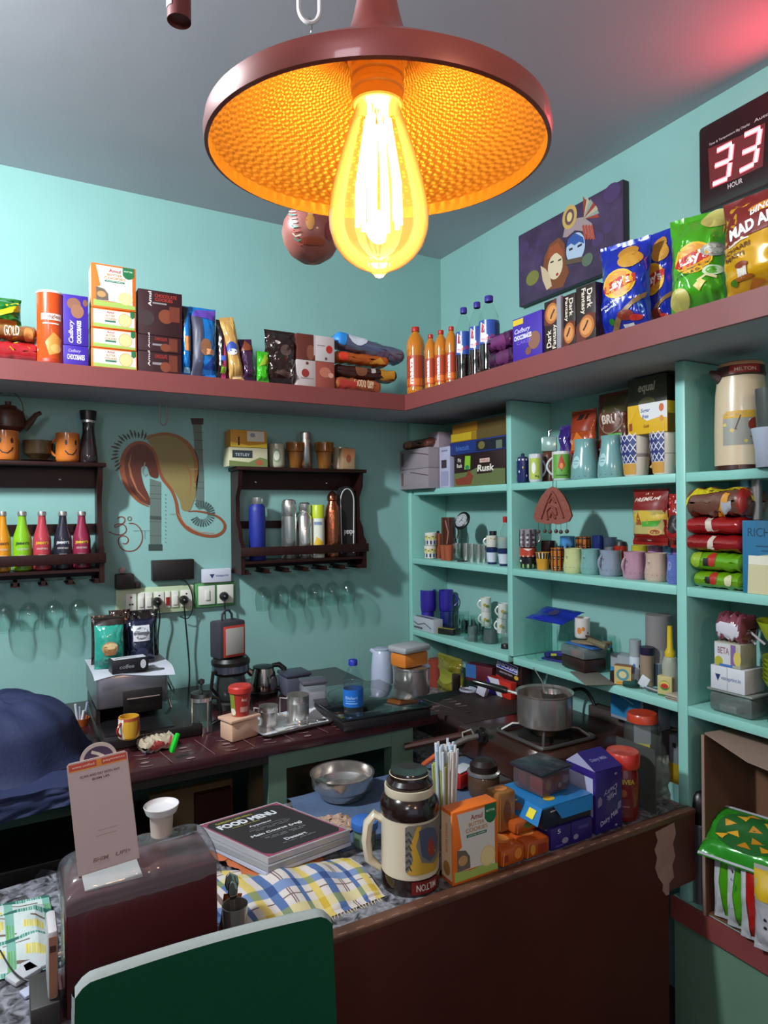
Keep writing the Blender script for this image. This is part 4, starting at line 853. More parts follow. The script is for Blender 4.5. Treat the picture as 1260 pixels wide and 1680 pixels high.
# hook under the ledge
hp = at(268, 682, 'y', -.15)
t = MB().tube([(-.012, 0, .0), (-.012, 0, -.075), (-.008, 0, -.085), (0, 0, -.089), (.008, 0, -.085), (.012, 0, -.075), (.012, 0, 0)], .0028, M('#8a7f80', .4), 8).build('ceiling_hook', None, (hp.x, -.15, 1.907)); tag(t, 'pale metal loop hook fixed under the ledge above the wall painting', 'hook')
# switchboards, router, plugs
SWG = M('#b9c9a4', .45); SWW = M('#d9d6cb', .35)
def wbox(x0, x1, y0, y1): a = at(x0, y1, 'y', -.02); b_ = at(x1, y0, 'y', -.02); return a.x, b_.x, a.z, b_.z
a = at(190, 1004, 'y', -.02); b_ = at(318, 962, 'y', -.02); sb = (a.x, b_.x, at(250, 1008, 'y', -.02).z, at(250, 964, 'y', -.02).z)
def plug(t, x, z, r=.017):
    mb = MB(); X = Matrix.Translation((x, 0, z)) @ Matrix.Rotation(PI/2, 4, 'X'); mb.lathe([(r, 0), (r, .008), (r*.75, .014), (r*.7, .034), (.004, .040)], BLACK, 16, X=X); return mb
t = thing('switch_board', 'long pale green switch board with sockets above the coffee pouches', 'switch board', (sb[0], -.001, sb[2]))
W_, H_ = sb[1]-sb[0], sb[3]-sb[2]; MB().box(0, W_, -.020, 0, 0, H_, SWG, .004).build('plate', t)
for k, (u0, u1) in enumerate([(.12, .25), (.27, .35), (.36, .45), (.48, .60), (.62, .68), (.70, .79), (.82, .97)]):
    mb = MB().box(u0*W_, u1*W_, -.0255, -.0205, .2*H_, .82*H_, SWW, .001)
    if k in (1, 2, 5): mb.box((u0+.015)*W_, (u1-.015)*W_, -.030, -.0255, .3*H_, .65*H_, SWW, .001)
    elif k == 4: mb.box((u0+.005)*W_, (u1-.005)*W_, -.029, -.0255, .3*H_, .6*H_, M('#8a1a18', .3))
    else:
        for (du, dv) in ((0, .68), (-.2, .42), (.2, .42)): mb.box(((u0+u1)/2+du*(u1-u0)*.6)*W_-.003, ((u0+u1)/2+du*(u1-u0)*.6)*W_+.003, -.0262, -.0255, dv*H_-.003, dv*H_+.003, BLACK)
    mb.build('switch' if k in (1, 2, 5) else ('indicator' if k == 4 else 'socket'), t)
a = at(319, 998, 'y', -.02); b_ = at(385, 955, 'y', -.02)
t2 = thing('switch_board', 'small switch board with green edge under the white box', 'switch board', (a.x+.002, -.001, at(350, 996, 'y', -.02).z)); W2, H2 = b_.x-a.x, at(350, 956, 'y', -.02).z-at(350, 996, 'y', -.02).z
MB().box(0, W2, -.020, 0, 0, H2, M('#4f8a52', .5), .004).build('plate', t2)
for k in range(2):
    mb = MB().box((.08+.46*k)*W2, (.48+.46*k)*W2, -.026, -.0205, .12*H2, .88*H2, SWW, .001)
    if k == 0: mb.box(.24*W2, .34*W2, -.031, -.026, .3*H2, .7*H2, SWW, .001)
    mb.build('switch' if k == 0 else 'socket', t2)
def cable(label, pts, r=.003, mat=BLACK, plug_at=None, name='power_cable', sm=True):
    q = [Vector(p) for p in pts]
    if sm:
        out = []
        for i in range(len(q)-1):
            p0, p1, p2, p3 = q[max(i-1, 0)], q[i], q[i+1], q[min(i+2, len(q)-1)]
            for k in range(6):
                s_ = k/6; out.append(.5*((2*p1)+(-p0+p2)*s_+(2*p0-5*p1+4*p2-p3)*s_**2+(-p0+3*p1-3*p2+p3)*s_**3))
        out.append(q[-1]); q = out
    o = thing(name, label, 'cable', q[0]); MB().tube([v-q[0] for v in q], r, mat, 8).build('cord', o)
    if plug_at:
        mb = MB(); X = Matrix.Rotation(PI/2, 4, 'X'); mb.lathe([(.017, -.010), (.018, 0), (.015, .008), (.009, .022), (.003, .026)], BLACK, 16, X=X); mb.build('plug', o)
    return o
W = lambda x, y, yy=-.03: at(x, y, 'y', yy)
cable('black cable hanging from the left plug down behind the coffee machine', [W(258, 988, -.045), W(262, 1012, -.05), W(259, 1050, -.04), W(262, 1095, -.03), W(280, 1130, -.03), W(285, 1160, -.05), W(305, 1190, -.08)], plug_at=1)
cable('long black cable hanging from the middle plug down to the counter', [W(302, 985, -.045), W(303, 1005, -.05), W(308, 1060, -.03), W(311, 1110, -.03), W(307, 1160, -.03), W(306, 1195, -.06)], plug_at=1)
cable('short black cable from the right plug to behind the lamp', [W(368, 979, -.045), W(369, 1000, -.05), W(370, 1030, -.03), W(372, 1060, -.02), W(372, 1090, -.02)], plug_at=1)
cable('thin cable looping from the black wall box round the switch board', [W(290, 950, -.045), W(305, 955, -.035), W(315, 975, -.032), W(316, 1000, -.032), W(308, 1015, -.032), W(295, 1012, -.032)], .0022)
a, b_, c_ = at(250, 950, 'y', -.03), at(318, 950, 'y', -.03), at(285, 952, 'y', -.03); d_ = at(285, 919, 'y', -.03)
o = MB().box(a.x, b_.x, -.038, -.001, c_.z, d_.z, M('#17100f', .45), .002).build('wall_box'); tag(o, 'plain black rectangular box mounted above the switch boards', 'wall box')
a, b_, c_, d_ = at(332, 955, 'y', -.03), at(379, 955, 'y', -.03), at(355, 956, 'y', -.022), at(355, 938, 'y', -.03)
zb = t2.location.z+H2+.0008; p = P(); p.w = b_.x-a.x; p.h = .052; p.f = Vector(((a.x+b_.x)/2, -.033, zb)); p.rz = 0; p.bk = Vector((0, 1, 0))
card('business_card_box', 'white box with blue triangle lettered vistaprint on the small switch board', 'card box', p, .03, '#c9cbd6', [('p', [(-.26, .62), (-.08, .62), (-.17, .3)], '#26366e'), t_('vistaprint', .18, .47, .46, .22, '#5a6690', 0, .015)])
a = at(205, 968, 'y', -.03)
t = thing('wall_holder', 'small dark holder with pink ball at the left end of the long switch board', 'holder', (a.x, -.003, sb[3]+.001)); MB().box(-.032, .030, -.045, 0, 0, .055, M('#231814', .6), .004).box(.0, .055, -.035, -.002, .001, .022, M('#231814', .6), .003).build('holder', t)
MB().lathe([(.0001, 0), (.010, .004), (.012, .014), (.006, .024), (.0001, .026)], M('#b08a8a', .4), 16, c=(-.008, -.02, .0555), cap=False).build('ball', t)

# ================================================================== back counter
CE = at(717, 1171, 'z', BC); CY = -.79
t = thing('back_counter', 'back counter covered with maroon leaf patterned film on a teal frame', 'counter', (0, 0, 0))
FILM = M('#3c1a1e', .25, 0, .2, var=.12, vscale=20)
mb = MB().box(-3.2, CE.x, CY, -.002, BC-.030, BC, FILM, .003)
sf = S(lambda u, v, o: (u, v, BC+o), 1, 1)
lf = []
rp = random.Random(5)
for k in range(14):
    x0 = -2.0+k*.115
    lf.append(('s', [(x0, CY+.01), (x0-.02, CY+.16)], .0022, '#7a5a5e'))
    for j in range(4):
        y0 = CY+.018+j*.030; xx = x0+.050
        if (k+j) % 3 == 2: lf.append(('e', xx, y0, .012, .006, '#85696a'))
        else: lf.append(('s', [(xx-.018, y0+.010), (xx-.006, y0+.002), (xx+.012, y0), (xx+.018, y0+.004)], [.001, .004, .004, .001], '#85696a'))
for k in range(6): lf.append(('e', -1.02+.09*k+rp.random()*.03, CY+.05+.1*rp.random(), .022, .008, '#6a4a4c'))
mb.print(sf, lf); mb.build('worktop', t)
TF = M('#62806f', .6, bump=.05)
for x0, x1 in ((-1.150, -1.095), (-.735, -.655), (-2.3, -2.25)): MB().box(x0, x1, -.765, -.715, .002, BC-.031, TF).build('post', t)
mb = MB().box(-1.0945, -.7355, -.765, -.715, BC-.085, BC-.031, TF); mb.build('rail', t)
MB().box(-2.2495, -1.1505, -.765, -.735, BC-.06, BC-.031, M('#241a18', .6)).build('rail', t)
PLY = M('#75664a', .7, var=.15, vscale=4)
o = MB().box(-1.42, -1.15, -.40, -.38, .002, .60, PLY).box(-1.28, -1.16, -.43, -.401, .002, .58, M('#3a1410', .6)).build('plywood_sheet'); tag(o, 'dull brown board standing in shade under the back counter', 'panel')
o = MB().box(-1.08, -.70, -.36, -.34, .002, .62, PLY).build('plywood_sheet'); tag(o, 'dull brown board in the opening of the teal frame', 'panel')
t = thing('audio_receiver', 'black stereo receiver with pale rating stickers under the back counter', 'receiver', (-1.62, -.62, .46))
mb = MB().box(-.24, .17, -.13, .13, 0, .17, M('#130d0e', .45), .006); sf = S(lambda u, v, o: (u, -.13-o, v), 1, 1)
for k in range(9): mb.print(sf, [('s', [(-.2, .02+k*.012), (.12, .02+k*.012)], .003, '#1f1618')])
mb.build('case', t); mb = MB(); mb.print(sf, [('r', -.16, -.085, .09, .125, '#6a5a5c'), ('r', -.15, -.14, .11, .117, '#2a1c1e'), ('r', .085, .15, .12, .15, '#55484a'), ('e', .13, .135, .008, .008, '#2a1c1e')]); mb.build('sticker', t)
o = MB().box(-1.95, -1.40, -.72, -.40, .44, .459, M('#1a1214', .6)).box(-1.95, -1.92, -.72, -.40, .002, .44, M('#1a1214', .6)).box(-1.43, -1.40, -.72, -.40, .002, .44, M('#1a1214', .6)).build('low_stand'); tag(o, 'low black stand carrying the stereo receiver', 'stand')
bp_ = at(28, 1445, 'y', -.80)
o = MB().lathe([(.085, 0), (.105, .30), (.11, .31), (.105, .315), (.098, .30), (.08, .01), (.0001, .01)], M('#2c2a2e', .5), 32).build('waste_bin', None, (bp_.x, -.84, .13+.0)); tag(o, 'dark grey plastic bin at the left below the navy cloth', 'bin')
o.location.z = .30
o2 = MB().box(-.14, .14, -.10, .12, 0, .299, M('#1c1615', .7), .004).build('crate', None, (bp_.x, -.84, .0005)); tag(o2, 'dark crate beneath the grey plastic bin', 'crate')

# navy cloth over something round
t0 = at(20, 1250, 'z', BC)
def cloth_dome(a, b):
    q = 2*PI*a; rr = b; x = math.cos(q); y = math.sin(q)
    R1, R2 = .25, .22
    n1 = noise.noise(Vector((x*1.6, y*1.6, rr*2.2))); n2 = noise.noise(Vector((x*4+3, y*4, rr*3)))
    z = .178*math.sqrt(max(0, 1-(rr/1.0)**2.4))
    k = rr*(1+.05*n1*rr+.02*n2*rr); zz = z*(1+.10*n1)+.012*n2
    if rr > .86: zz = max(.0, zz*(1-rr)/.14); k *= 1+.05*math.sin(q*9)*(rr-.86)/.14
    return (R1*k*x, R2*k*y, max(.0005, zz))
o = MB().grid(cloth_dome, 72, 40, M('#1b2447', .75, bump=.15, bscale=90)).build('cloth_cover', None, (-1.86, -.53, BC+.001), recalc=False); tag(o, 'navy blue cloth draped over a rounded machine at the left end of the counter', 'cloth cover')
def drape(a, b):
    x = -2.10+a*.53+.01*math.sin(b*9); ny = .012*noise.noise(Vector((a*6, b*4, 2)))
    if b < .35: return (x, CY+.10-b/.35*.112, BC+.003+.002*math.sin(a*20))
    return (x, CY-.012-abs(ny)-.006*math.sin(a*22)**2, BC+.003-(b-.35)/.65*(.085-.05*a))
o = MB().grid(drape, 50, 20, M('#1b2447', .75, bump=.15, bscale=90)).build('cloth_cover', None, None, recalc=False); tag(o, 'loose navy cloth edge hanging over the counter front at the left', 'cloth cover')
# pen cup
p = PC(119, 147, 1178, 1212, BC, 'y', -.33)
t = thing('pen_cup', 'orange brown cup holding white pens beside the navy cloth', 'cup', p.c+Vector((0, 0, .0005)))
MB().lathe([(.0001, 0), (.78*p.r, 0), (p.r, p.h), (p.r*.93, p.h), (.7*p.r, .006), (.0001, .006)], M('#a8521c', .5), 24, cap=False).build('cup', t)
for k in range(4):
    o = MB().tube([(-.010+.006*k, .004*(k % 2), .01), (-.016+.012*k, .008*(k % 2), p.h+.045-.012*(k % 3))], .0038, M(['#c9ccd8', '#b9c0d0', '#d8d8dc', '#8f96b0'][k], .3), 8).build('pen', None, t.location); tag(o, ['white pen standing tallest in the orange cup', 'pale blue white pen in the orange cup', 'short white pen at the right of the orange cup', 'greyish blue pen at the edge of the orange cup'][k], 'pen', 'pens in the orange cup')

# espresso machine
MX0, MX1 = at(158, 1200, 'y', -.45).x, at(277, 1200, 'y', -.45).x; mw = MX1-MX0; MZ = at(210, 1105, 'y', -.45).z-BC
t = thing('espresso_machine', 'steel and black espresso machine under a pile of coffee pouches', 'coffee machine', ((MX0+MX1)/2, -.30, BC+.0006))
SS = M('#9a979c', .28, .85)
MB().box(-mw/2, mw/2, -.15, .15, MZ-.105, MZ, SS, .012).build('head', t)
MB().box(-mw/2+.004, mw/2-.004, .0, .15, .035, MZ-.106, M('#171214', .35), .004).build('back_body', t)
MB().box(-mw/2, -mw/2+.012, -.14, .0, .035, MZ-.106, M('#1a1416', .3)).build('side_cheek', t)
mb = MB().box(-.03, mw/2-.02, -.156, -.1505, MZ-.125, MZ-.055, BLACK, .002); mb.tube([(-.02, -.162, MZ-.078), (mw/2-.03, -.162, MZ-.078)], .004, CHROME); mb.build('control_panel', t)
MB().lathe([(.028, 0), (.034, .01), (.034, .04), (.0001, .041)], BLACK, 24, c=(.03, -.09, MZ-.147)).build('group_head', t)
MB().box(-mw/2-.005, mw/2+.07, -.30, .15, 0, .034, M('#1c1616', .3), .005).box(-mw/2+.01, mw/2-.01, -.28, -.0, .0341, .037, M('#3a3638', .3, .8)).build('drip_tray', t)
MB().tube([(mw/2+.02, -.05, MZ-.12), (mw/2+.03, -.08, MZ-.17), (mw/2+.028, -.09, MZ-.22)], .004, CHROME).lathe([(.022, 0), (.02, .03), (.004, .055), (.003, .07)], GLASS, 16, c=(mw/2+.025, -.07, .05)).build('steam_pipe', t)
EM = Vector(((MX0+MX1)/2, -.30, BC+MZ+.001))
o = MB().grid(lambda a, b: (-.112+.235*a, -.17+.29*b, .0012+.002*math.sin(a*7+b*3)+(-.030*max(0, (.12-b)/.12)*(abs(a-.3)))), 16, 12, M('#b9bcc4', .6)).build('paper_sheet', None, EM, recalc=False); tag(o, 'white paper sheet spread on top of the espresso machine', 'paper')
zt = EM.z+.004
p = PB(156, 206, 1016, 1100, zt, -.40); pouch('coffee_pouch', 'turquoise coffee pouch with brown cup picture at the left', 'pouch', p, .06, '#2f9a86', [('e', -.02, .42, .27, .13, '#b8885c'), ('p', [(-.24, .46), (-.20, .28), (.18, .28), (.22, .46)], '#8f623c'), ('e', 0, .46, .24, .06, '#e0c08c'), t_('filter', 0, .18, .4, .05, '#163c36'), t_('coffee', 0, .11, .5, .05, '#163c36'), ('r', -.5, .5, .86, 1, '#2a1c18')], seed=31, wr=1.2, pinch=.03, back=M('#241814', .4))
p = PB(150, 207, 1012, 1098, zt, -.325); pouch('coffee_pouch', 'dark brown pouch standing directly behind the turquoise one', 'pouch', p, .045, '#2c1d17', [], seed=32, wr=1.4, dz=.001)
p = PB(180, 216, 1003, 1098, zt, -.265); pouch('coffee_pouch', 'brown kraft pouch with a folded orange top edge', 'pouch', p, .05, '#35221a', [('s', [(-.2, .88), (.1, .86), (.3, .80), (.4, .6)], .006, '#a8683c')], seed=33, wr=2)
p = PB(209, 256, 1018, 1094, zt, -.37); pouch('coffee_pouch', 'navy coffee pouch with round white label', 'pouch', p, .06, '#1c2038', [('r', -.30, .30, .52, .86, '#c4c4c8'), ('e', 0, .69, .25, .14, '#6a6a70'), ('e', 0, .69, .18, .10, '#b8b8bc'), ('r', -.28, .28, .66, .72, '#55555c'), ('e', 0, .25, .22, .13, '#2f3350')], seed=34, wr=1.2, pinch=.03)
p = PB(214, 262, 1003, 1090, zt, -.285); pouch('coffee_pouch', 'black pouch leaning at the right end of the pouch row', 'pouch', p, .05, '#19110f', [], seed=35, wr=2)
p = PB(182, 243, 1082, 1100, zt, -.46); card('filter_box', 'black and white box lying in front of the coffee pouches', 'box', p, .05, '#1b1a1f', [t_('coffee', -.1, .45, .4, .3, '#8a8a90'), ('e', .35, .5, .08, .35, '#c9c9cf')], tp=[('r', -.45, .45, .1, .9, '#c4c4ca'), ('s', [(-.4, .4), (-.1, .7), (.2, .3)], .006, '#2c2c34')], rz=.10)
o = MB().lathe([(.0001, 0), (.026, .002), (.030, .02), (.022, .035), (.010, .040), (.0001, .041)], M('#1d1513', .4), 24, sx=1.3, c=(0, 0, 0)).build('knob_cap', None, (at(212, 1000, 'y', -.265).x-.01, -.24, zt+.0)); tag(o, 'dark round lid lying behind the tops of the pouches', 'lid')
o.location = (EM.x-.02, -.195, zt+.001)
# mug on the drip tray
q0 = at(214, 1215, 'z', BC+.04); D0 = dep(q0)
p = P(); p.r = .030; p.h = .062; p.c = Vector((q0.x, q0.y+.025, BC+.0385)); p.rz = tocam(q0); p.w = .06
mug('small yellow and red painted mug on the drip tray', p, '#c9962a', [('p', [(-.7, .05), (-.5, .5), (-.7, .95), (-.25, .95), (-.3, .5), (-.2, .05)], '#ddd3c4'), ('r', -1, 1, .86, .98, '#a8402a'), ('p', [(.3, .1), (.5, .9), (.7, .5)], '#8a3a1c')], handle=-1, hmat=M('#8c2a22', .25), prof=[(.75, 0), (.95, .1), (1, .5), (.9, 1)], turn=.8)
# packet with clip
q0 = at(262, 1235, 'z', BC)
p = P(); p.w = .105; p.h = .030; p.f = Vector((q0.x, q0.y, BC)); p.rz = .15; p.bk = Vector((0, 1, 0))
pillow('sugar_packet', 'crumpled red and cream packet folded over on the counter edge', 'packet', p, .07, '#b7a78f', [('p', [(-.4, .3), (-.1, .9), (.1, .5)], '#8c2c2a'), ('p', [(.1, .4), (.3, .9), (.4, .5)], '#a04038'), ('r', -.45, -.2, .1, .4, '#6a7aa0')], seed=41, wr=2.4, hs=.034)
c0 = at(286, 1222, 'z', BC+.04); o = thing('bag_clip', 'bright green plastic clip holding the crumpled packet shut', 'clip', c0, rot=(0, .35, .2))
MB().box(-.005, .005, -.006, .006, -.022, .030, M('#1fc22e', .35), .002).build('jaw', o); MB().box(-.0045, .0045, .0065, .013, -.020, .022, M('#1fa82c', .35), .002).build('jaw', o)
# french press
p = PC(312, 350, 1150, 1206, BC, None)
t = thing('french_press', 'glass french press with steel frame and plunger knob', 'french press', p.c+Vector((0, 0, .0005)), p.rz)
hb = atd(331, 1143, dep(p.c)).z-BC
MB().lathe([(.0001, .01), (p.r*.86, .01), (p.r*.88, hb)], G('#8a9a96', .03, 1.45, solid=.12), 32, cap=False).build('beaker', t)
mb = MB().lathe([(p.r*.9, 0), (p.r*.92, .018), (p.r*.90, .018)], STEEL, 32)
for q in (0, PI/2, PI, 3*PI/2): mb.tube([(p.r*.93*math.cos(q+.6), p.r*.93*math.sin(q+.6), .005), (p.r*.93*math.cos(q+.6), p.r*.93*math.sin(q+.6), hb)], .003, STEEL)
mb.lathe([(p.r*.91, hb-.012), (p.r*.95, hb-.012), (p.r*.95, hb), (p.r*.91, hb)], STEEL, 32, cap=False); mb.build('frame', t)
MB().lathe([(p.r*.95, hb+.0005), (p.r*.9, hb+.012), (p.r*.2, hb+.018), (.003, hb+.02), (.003, hb+.035), (.010, hb+.040), (.010, hb+.050), (.0001, hb+.054)], DSTEEL, 32, cap=False).build('plunger', t)
MB().tube([(p.r*.9, 0, .02), (p.r*1.5, 0, .03), (p.r*1.6, 0, hb*.5), (p.r*1.4, 0, hb*.9), (p.r*.9, 0, hb*.95)], .006, BLACK).build('handle', t)
# filter coffee maker
p = PC(349, 410, 1078, 1205, BC, 'y', -.40)
t = thing('coffee_maker', 'black filter coffee maker with steel band and glass carafe', 'coffee maker', p.c+Vector((0, 0, .0005)), p.rz)
r, h = p.r, p.h
MB().lathe([(.0001, 0), (r*1.02, 0), (r*1.05, .02), (r*.95, .026), (.0001, .026)], BLACK, 32, cap=False).build('base', t)
MB().box(-r*.75, r*.75, r*.45, r*1.02, .0265, h*.70, BLACK, .006).build('column', t)
MB().lathe([(.0001, h*.66), (r*.85, h*.66), (r*.98, h*.70), (r*1.02, h*.72)], BLACK, 36, cap=False).lathe([(r*1.02, h*.72), (r*.99, h*.725)], BLACK, 36, cap=False).build('filter_basket', t)
MB().lathe([(r*.985, h*.722), (r*.985, h*.86)], M('#8a8da0', .22, .9), 36, cap=False).build('steel_band', t)
MB().lathe([(r*1.02, h*.862), (r*1.03, h*.93), (r*.9, h*1.0), (.0001, h*1.0)], BLACK, 36, cap=False).lathe([(r*1.02, h*.862), (r*.98, h*.8615)], BLACK, 36, cap=False).build('lid', t)
ca = MB().lathe([(.0001, .028), (r*.60, .028), (r*.80, .05), (r*.82, .085), (r*.62, .135), (r*.55, .145)], G('#9aa6a2', .02, 1.45, solid=.08), 32, c=(0, -r*.12, 0), cap=False).build('carafe', t)
MB().tube([(-r*.6, -r*.5, .135), (-r*.9, -r*.8, .13), (-r*1.0, -r*.85, .08), (-r*.7, -r*.6, .05)], .006, BLACK).build('handle', ca)
CMz = BC+h; CMc = p.c.copy()
a = at(357, 1080, 'y', -.40)
lx0, lx1 = at(360, 1050, 'y', -.42).x, at(409, 1050, 'y', -.42).x; lw = lx1-lx0; lh = at(384, 1024, 'y', -.42).z-CMz
t = thing('lantern', 'dark grey rechargeable lantern with red rimmed white panel on the coffee maker', 'lantern', ((lx0+lx1)/2, CMc.y, CMz+.0012), rot=(0, 0, .25))
MB().box(-lw/2, lw/2, -.035, .035, 0, lh, M('#34323a', .5), .008).build('case', t)
MB().box(-lw*.36, lw*.45, -.0385, -.0352, .006, lh*.88, M('#b5382c', .4), .001).build('rim', t)
MB().box(-lw*.29, lw*.39, -.0405, -.0388, .014, lh*.82, M('#a8a29c', .35), .001).build('light_panel', t)
MB().tube([(-.022, 0, lh-.004), (-.020, 0, lh+.022), (-.010, 0, lh+.034), (.006, 0, lh+.034), (.016, 0, lh+.020), (.018, 0, lh-.004)], .0045, M('#2c2a30', .5)).build('handle', t)
# kettle
p = PC(410, 456, 1092, 1185, BC, 'y', -.30)
t = thing('electric_kettle', 'steel electric kettle with dark handle beside the coffee maker', 'kettle', p.c+Vector((0, 0, .0005)), p.rz); r, h = p.r, p.h
MB().lathe([(.0001, 0), (r*1.02, 0), (r*1.05, .012), (r*.98, .018), (.0001, .018)], BLACK, 32, cap=False).build('base', t)
MB().lathe([(r*.98, .019), (r, .03), (r*.95, h*.5), (r*.74, h*.93)], M('#a89c94', .16, 1), 36, cap=False).build('body', t)
MB().lathe([(r*.76, h*.93), (r*.74, h*.97), (r*.3, h), (.0001, h)], BLACK, 32, cap=False).build('lid', t)
MB().tube([(-r*.78, 0, h*.72), (-r*1.1, 0, h*.86), (-r*1.25, 0, h*.93)], [.014, .010, .006], M('#a89c94', .16, 1)).build('spout', t)
MB().tube([(r*.6, 0, h*.98), (r*1.1, 0, h*1.0), (r*1.45, 0, h*.85), (r*1.5, 0, h*.5), (r*1.30, 0, h*.22), (r*.95, 0, h*.14)], [.007, .010, .011, .011, .010, .008], BLACK, 10).build('handle', t)
# cream box and ice cream tub
q0 = at(385, 1222, 'z', BC); ca_, cb_ = at(370, 1215, 'z', BC), at(423, 1207, 'z', BC)
wd = (cb_-ca_).length; t = thing('storage_box', 'cream plastic lunch box with lip carrying the red ice cream tub', 'lunch box', ((q0.x+cb_.x)/2-.010, (q0.y+cb_.y)/2+.035, BC+.0005), .28)
CR = M('#c79f86', .4); hh_ = .066
MB().box(-.048, .048, -.034, .034, 0, hh_-.010, CR, .008).build('box', t); MB().box(-.052, .052, -.038, .038, hh_-.0098, hh_, CR, .003).build('lid', t)
lc = t.location
p = PC(373, 409, 1132, 1190, lc.z+hh_+.001, 'y', lc.y-.03); p.c = Vector((lc.x+.003, lc.y, lc.z+hh_+.0005)); r = .0315; h = .088
t = thing('ice_cream_tub', 'red and green paper ice cream tub with red lid on the cream box', 'tub', p.c, p.rz)
pr = [(r*.80, 0), (r*.98, h*.8)]; mb = MB().lathe(pr, M('#9c2a20', .4), 32); mb.print(cyl(pr, 0, h*.8), [('p', [(-.8, .05), (-.8, .98), (-.3, .98), (-.25, .05)], '#7a8230'), ('r', .0, .42, .2, .42, '#c08a80'), t_('Amul', .2, .72, .3, .14, '#e0c0b8'), ('e', -.45, .2, .2, .15, '#d8c8b8')]); mb.build('cup', t)
MB().lathe([(r*1.05, h*.78), (r*1.12, h*.79), (r*1.12, h*.95), (r*1.0, h), (.0001, h*.985)], M('#b8322a', .35), 32, cap=False).build('lid', t)
# white tray with steel mugs
q0 = at(478, 1192, 'z', BC)
t = tag(MB().grid(lambda a, b: ((lambda u, v: (u*.135, v*.085, .0015+.016*max(0, (max(abs(u), abs(v))**3)-.45)/.55))((2*a-1), (2*b-1))), 28, 20, M('#c9cacc', .25, 0, .3)).grid(lambda a, b: ((lambda u, v: (u*.133, v*.083, .0005+.016*max(0, (max(abs(u), abs(v))**3)-.45)/.55))((2*a-1), (2*b-1))), 28, 20, M('#c9cacc', .25, 0, .3)).build('serving_tray', None, (q0.x, q0.y+.01, BC+.0005), .12, recalc=False), 'white rounded plastic tray carrying steel cups and spoons', 'tray')
TY = Vector((q0.x, q0.y+.01, BC+.0026))
def steelmug(label, dx, dy, r, h, name='steel_cup', handle=True, rz=2.6):
    t = thing(name, label, 'cup', TY+Vector((dx, dy, 0)), rz)
    MB().lathe([(.0001, 0), (r*.97, 0), (r*.97, h*.7), (r*.96, h*.72), (r*.99, h*.75), (r, h), (r*.97, h), (r*.93, .006), (.0001, .004)], STEEL, 32, cap=False).build('cup', t)
    if handle: MB().tube([(r*.95, 0, h*.85), (r*1.6, 0, h*.88), (r*1.65, 0, h*.3), (r*.95, 0, h*.2)], .0028, STEEL, 8).build('handle', t)
    return t
steelmug('larger steel mug with wire handle on the white tray', .032, .012, .036, .088)
steelmug('smaller steel milk jug at the left of the white tray', -.060, .030, .029, .062, 'steel_jug')
for k in range(3):
    o = MB().tube([(-.055, 0, .001), (.0, 0, .003), (.03, 0, .002)], [.002, .0016, .002], CHROME, 6).lathe([(.0001, .0005), (.012, .001), (.013, .004), (.0001, .003)], CHROME, 16, c=(.040, 0, 0), sx=1.4, cap=False).build('tea_spoon', None, TY+Vector((-.01+.03*k, -.045+.008*k, .002+.0045*k)), .3-.4*k); tag(o, ['teaspoon lying lowest on the white tray', 'teaspoon crossing the middle of the white tray', 'teaspoon lying on top of the other two on the tray'][k], 'spoon', 'teaspoons on the white tray')
# lidded plastic containers
def tub(label, x0, x1, yt, yb, y, col, lid, fill=None, d=.08, name='storage_container', rz=0):
    p = PB(x0, x1, yt, yb, BC, y); t = thing(name, label, 'container', p.f+Vector((0, d/2, .0005)), rz)
    w, h = p.w, p.h
    MB().box(-w/2*.94, w/2*.94, -d/2*.94, d/2*.94, 0, h-.013, col, .008).build('box', t)
    if fill: MB().box(-w/2*.88, w/2*.88, -d/2*.88, d/2*.88, .004, h*.60, fill, .006).build('contents', t)
    MB().box(-w/2, w/2, -d/2, d/2, h-.0125, h, lid, .004).build('lid', t); return t
CLP = G('#b9bcc4', .15, 1.3, solid=.35)
tub('grey lidded plastic box behind the one with white powder', 470, 512, 1106, 1170, -.36, G('#6a6a7c', .2, 1.3, solid=.6), M('#3c3c4c', .35), d=.10)
tub('clear plastic box of white powder with grey lid', 500, 539, 1118, 1178, -.56, CLP, M('#54525c', .35), M('#b9b3b0', .8), d=.07, rz=-.15)
# induction cooktop
ic = at(598, 1142, 'z', BC+.05)
t = thing('induction_cooktop', 'black glass induction cooktop on the back counter behind the water bottle', 'cooktop', (ic.x, ic.y+.01, BC+.0005), -.05)
MB().box(-.155, .155, -.19, .19, 0, .034, M('#1a1416', .4), .008).build('case', t)
mb = MB().box(-.158, .158, -.193, .193, .0345, .042, M('#14171a', .06, 0, .6), .002); sf = S(lambda u, v, o: (u, v, .042+o), 1, 1, False, .0002)
mb.print(sf, [('s', [(.10*math.cos(2*PI*i/40), .05+.10*math.sin(2*PI*i/40)) for i in range(41)], .0012, '#3a3e42'), ('r', -.1, .1, -.16, -.155, '#4a4a4e')]); mb.build('glass_plate', t)
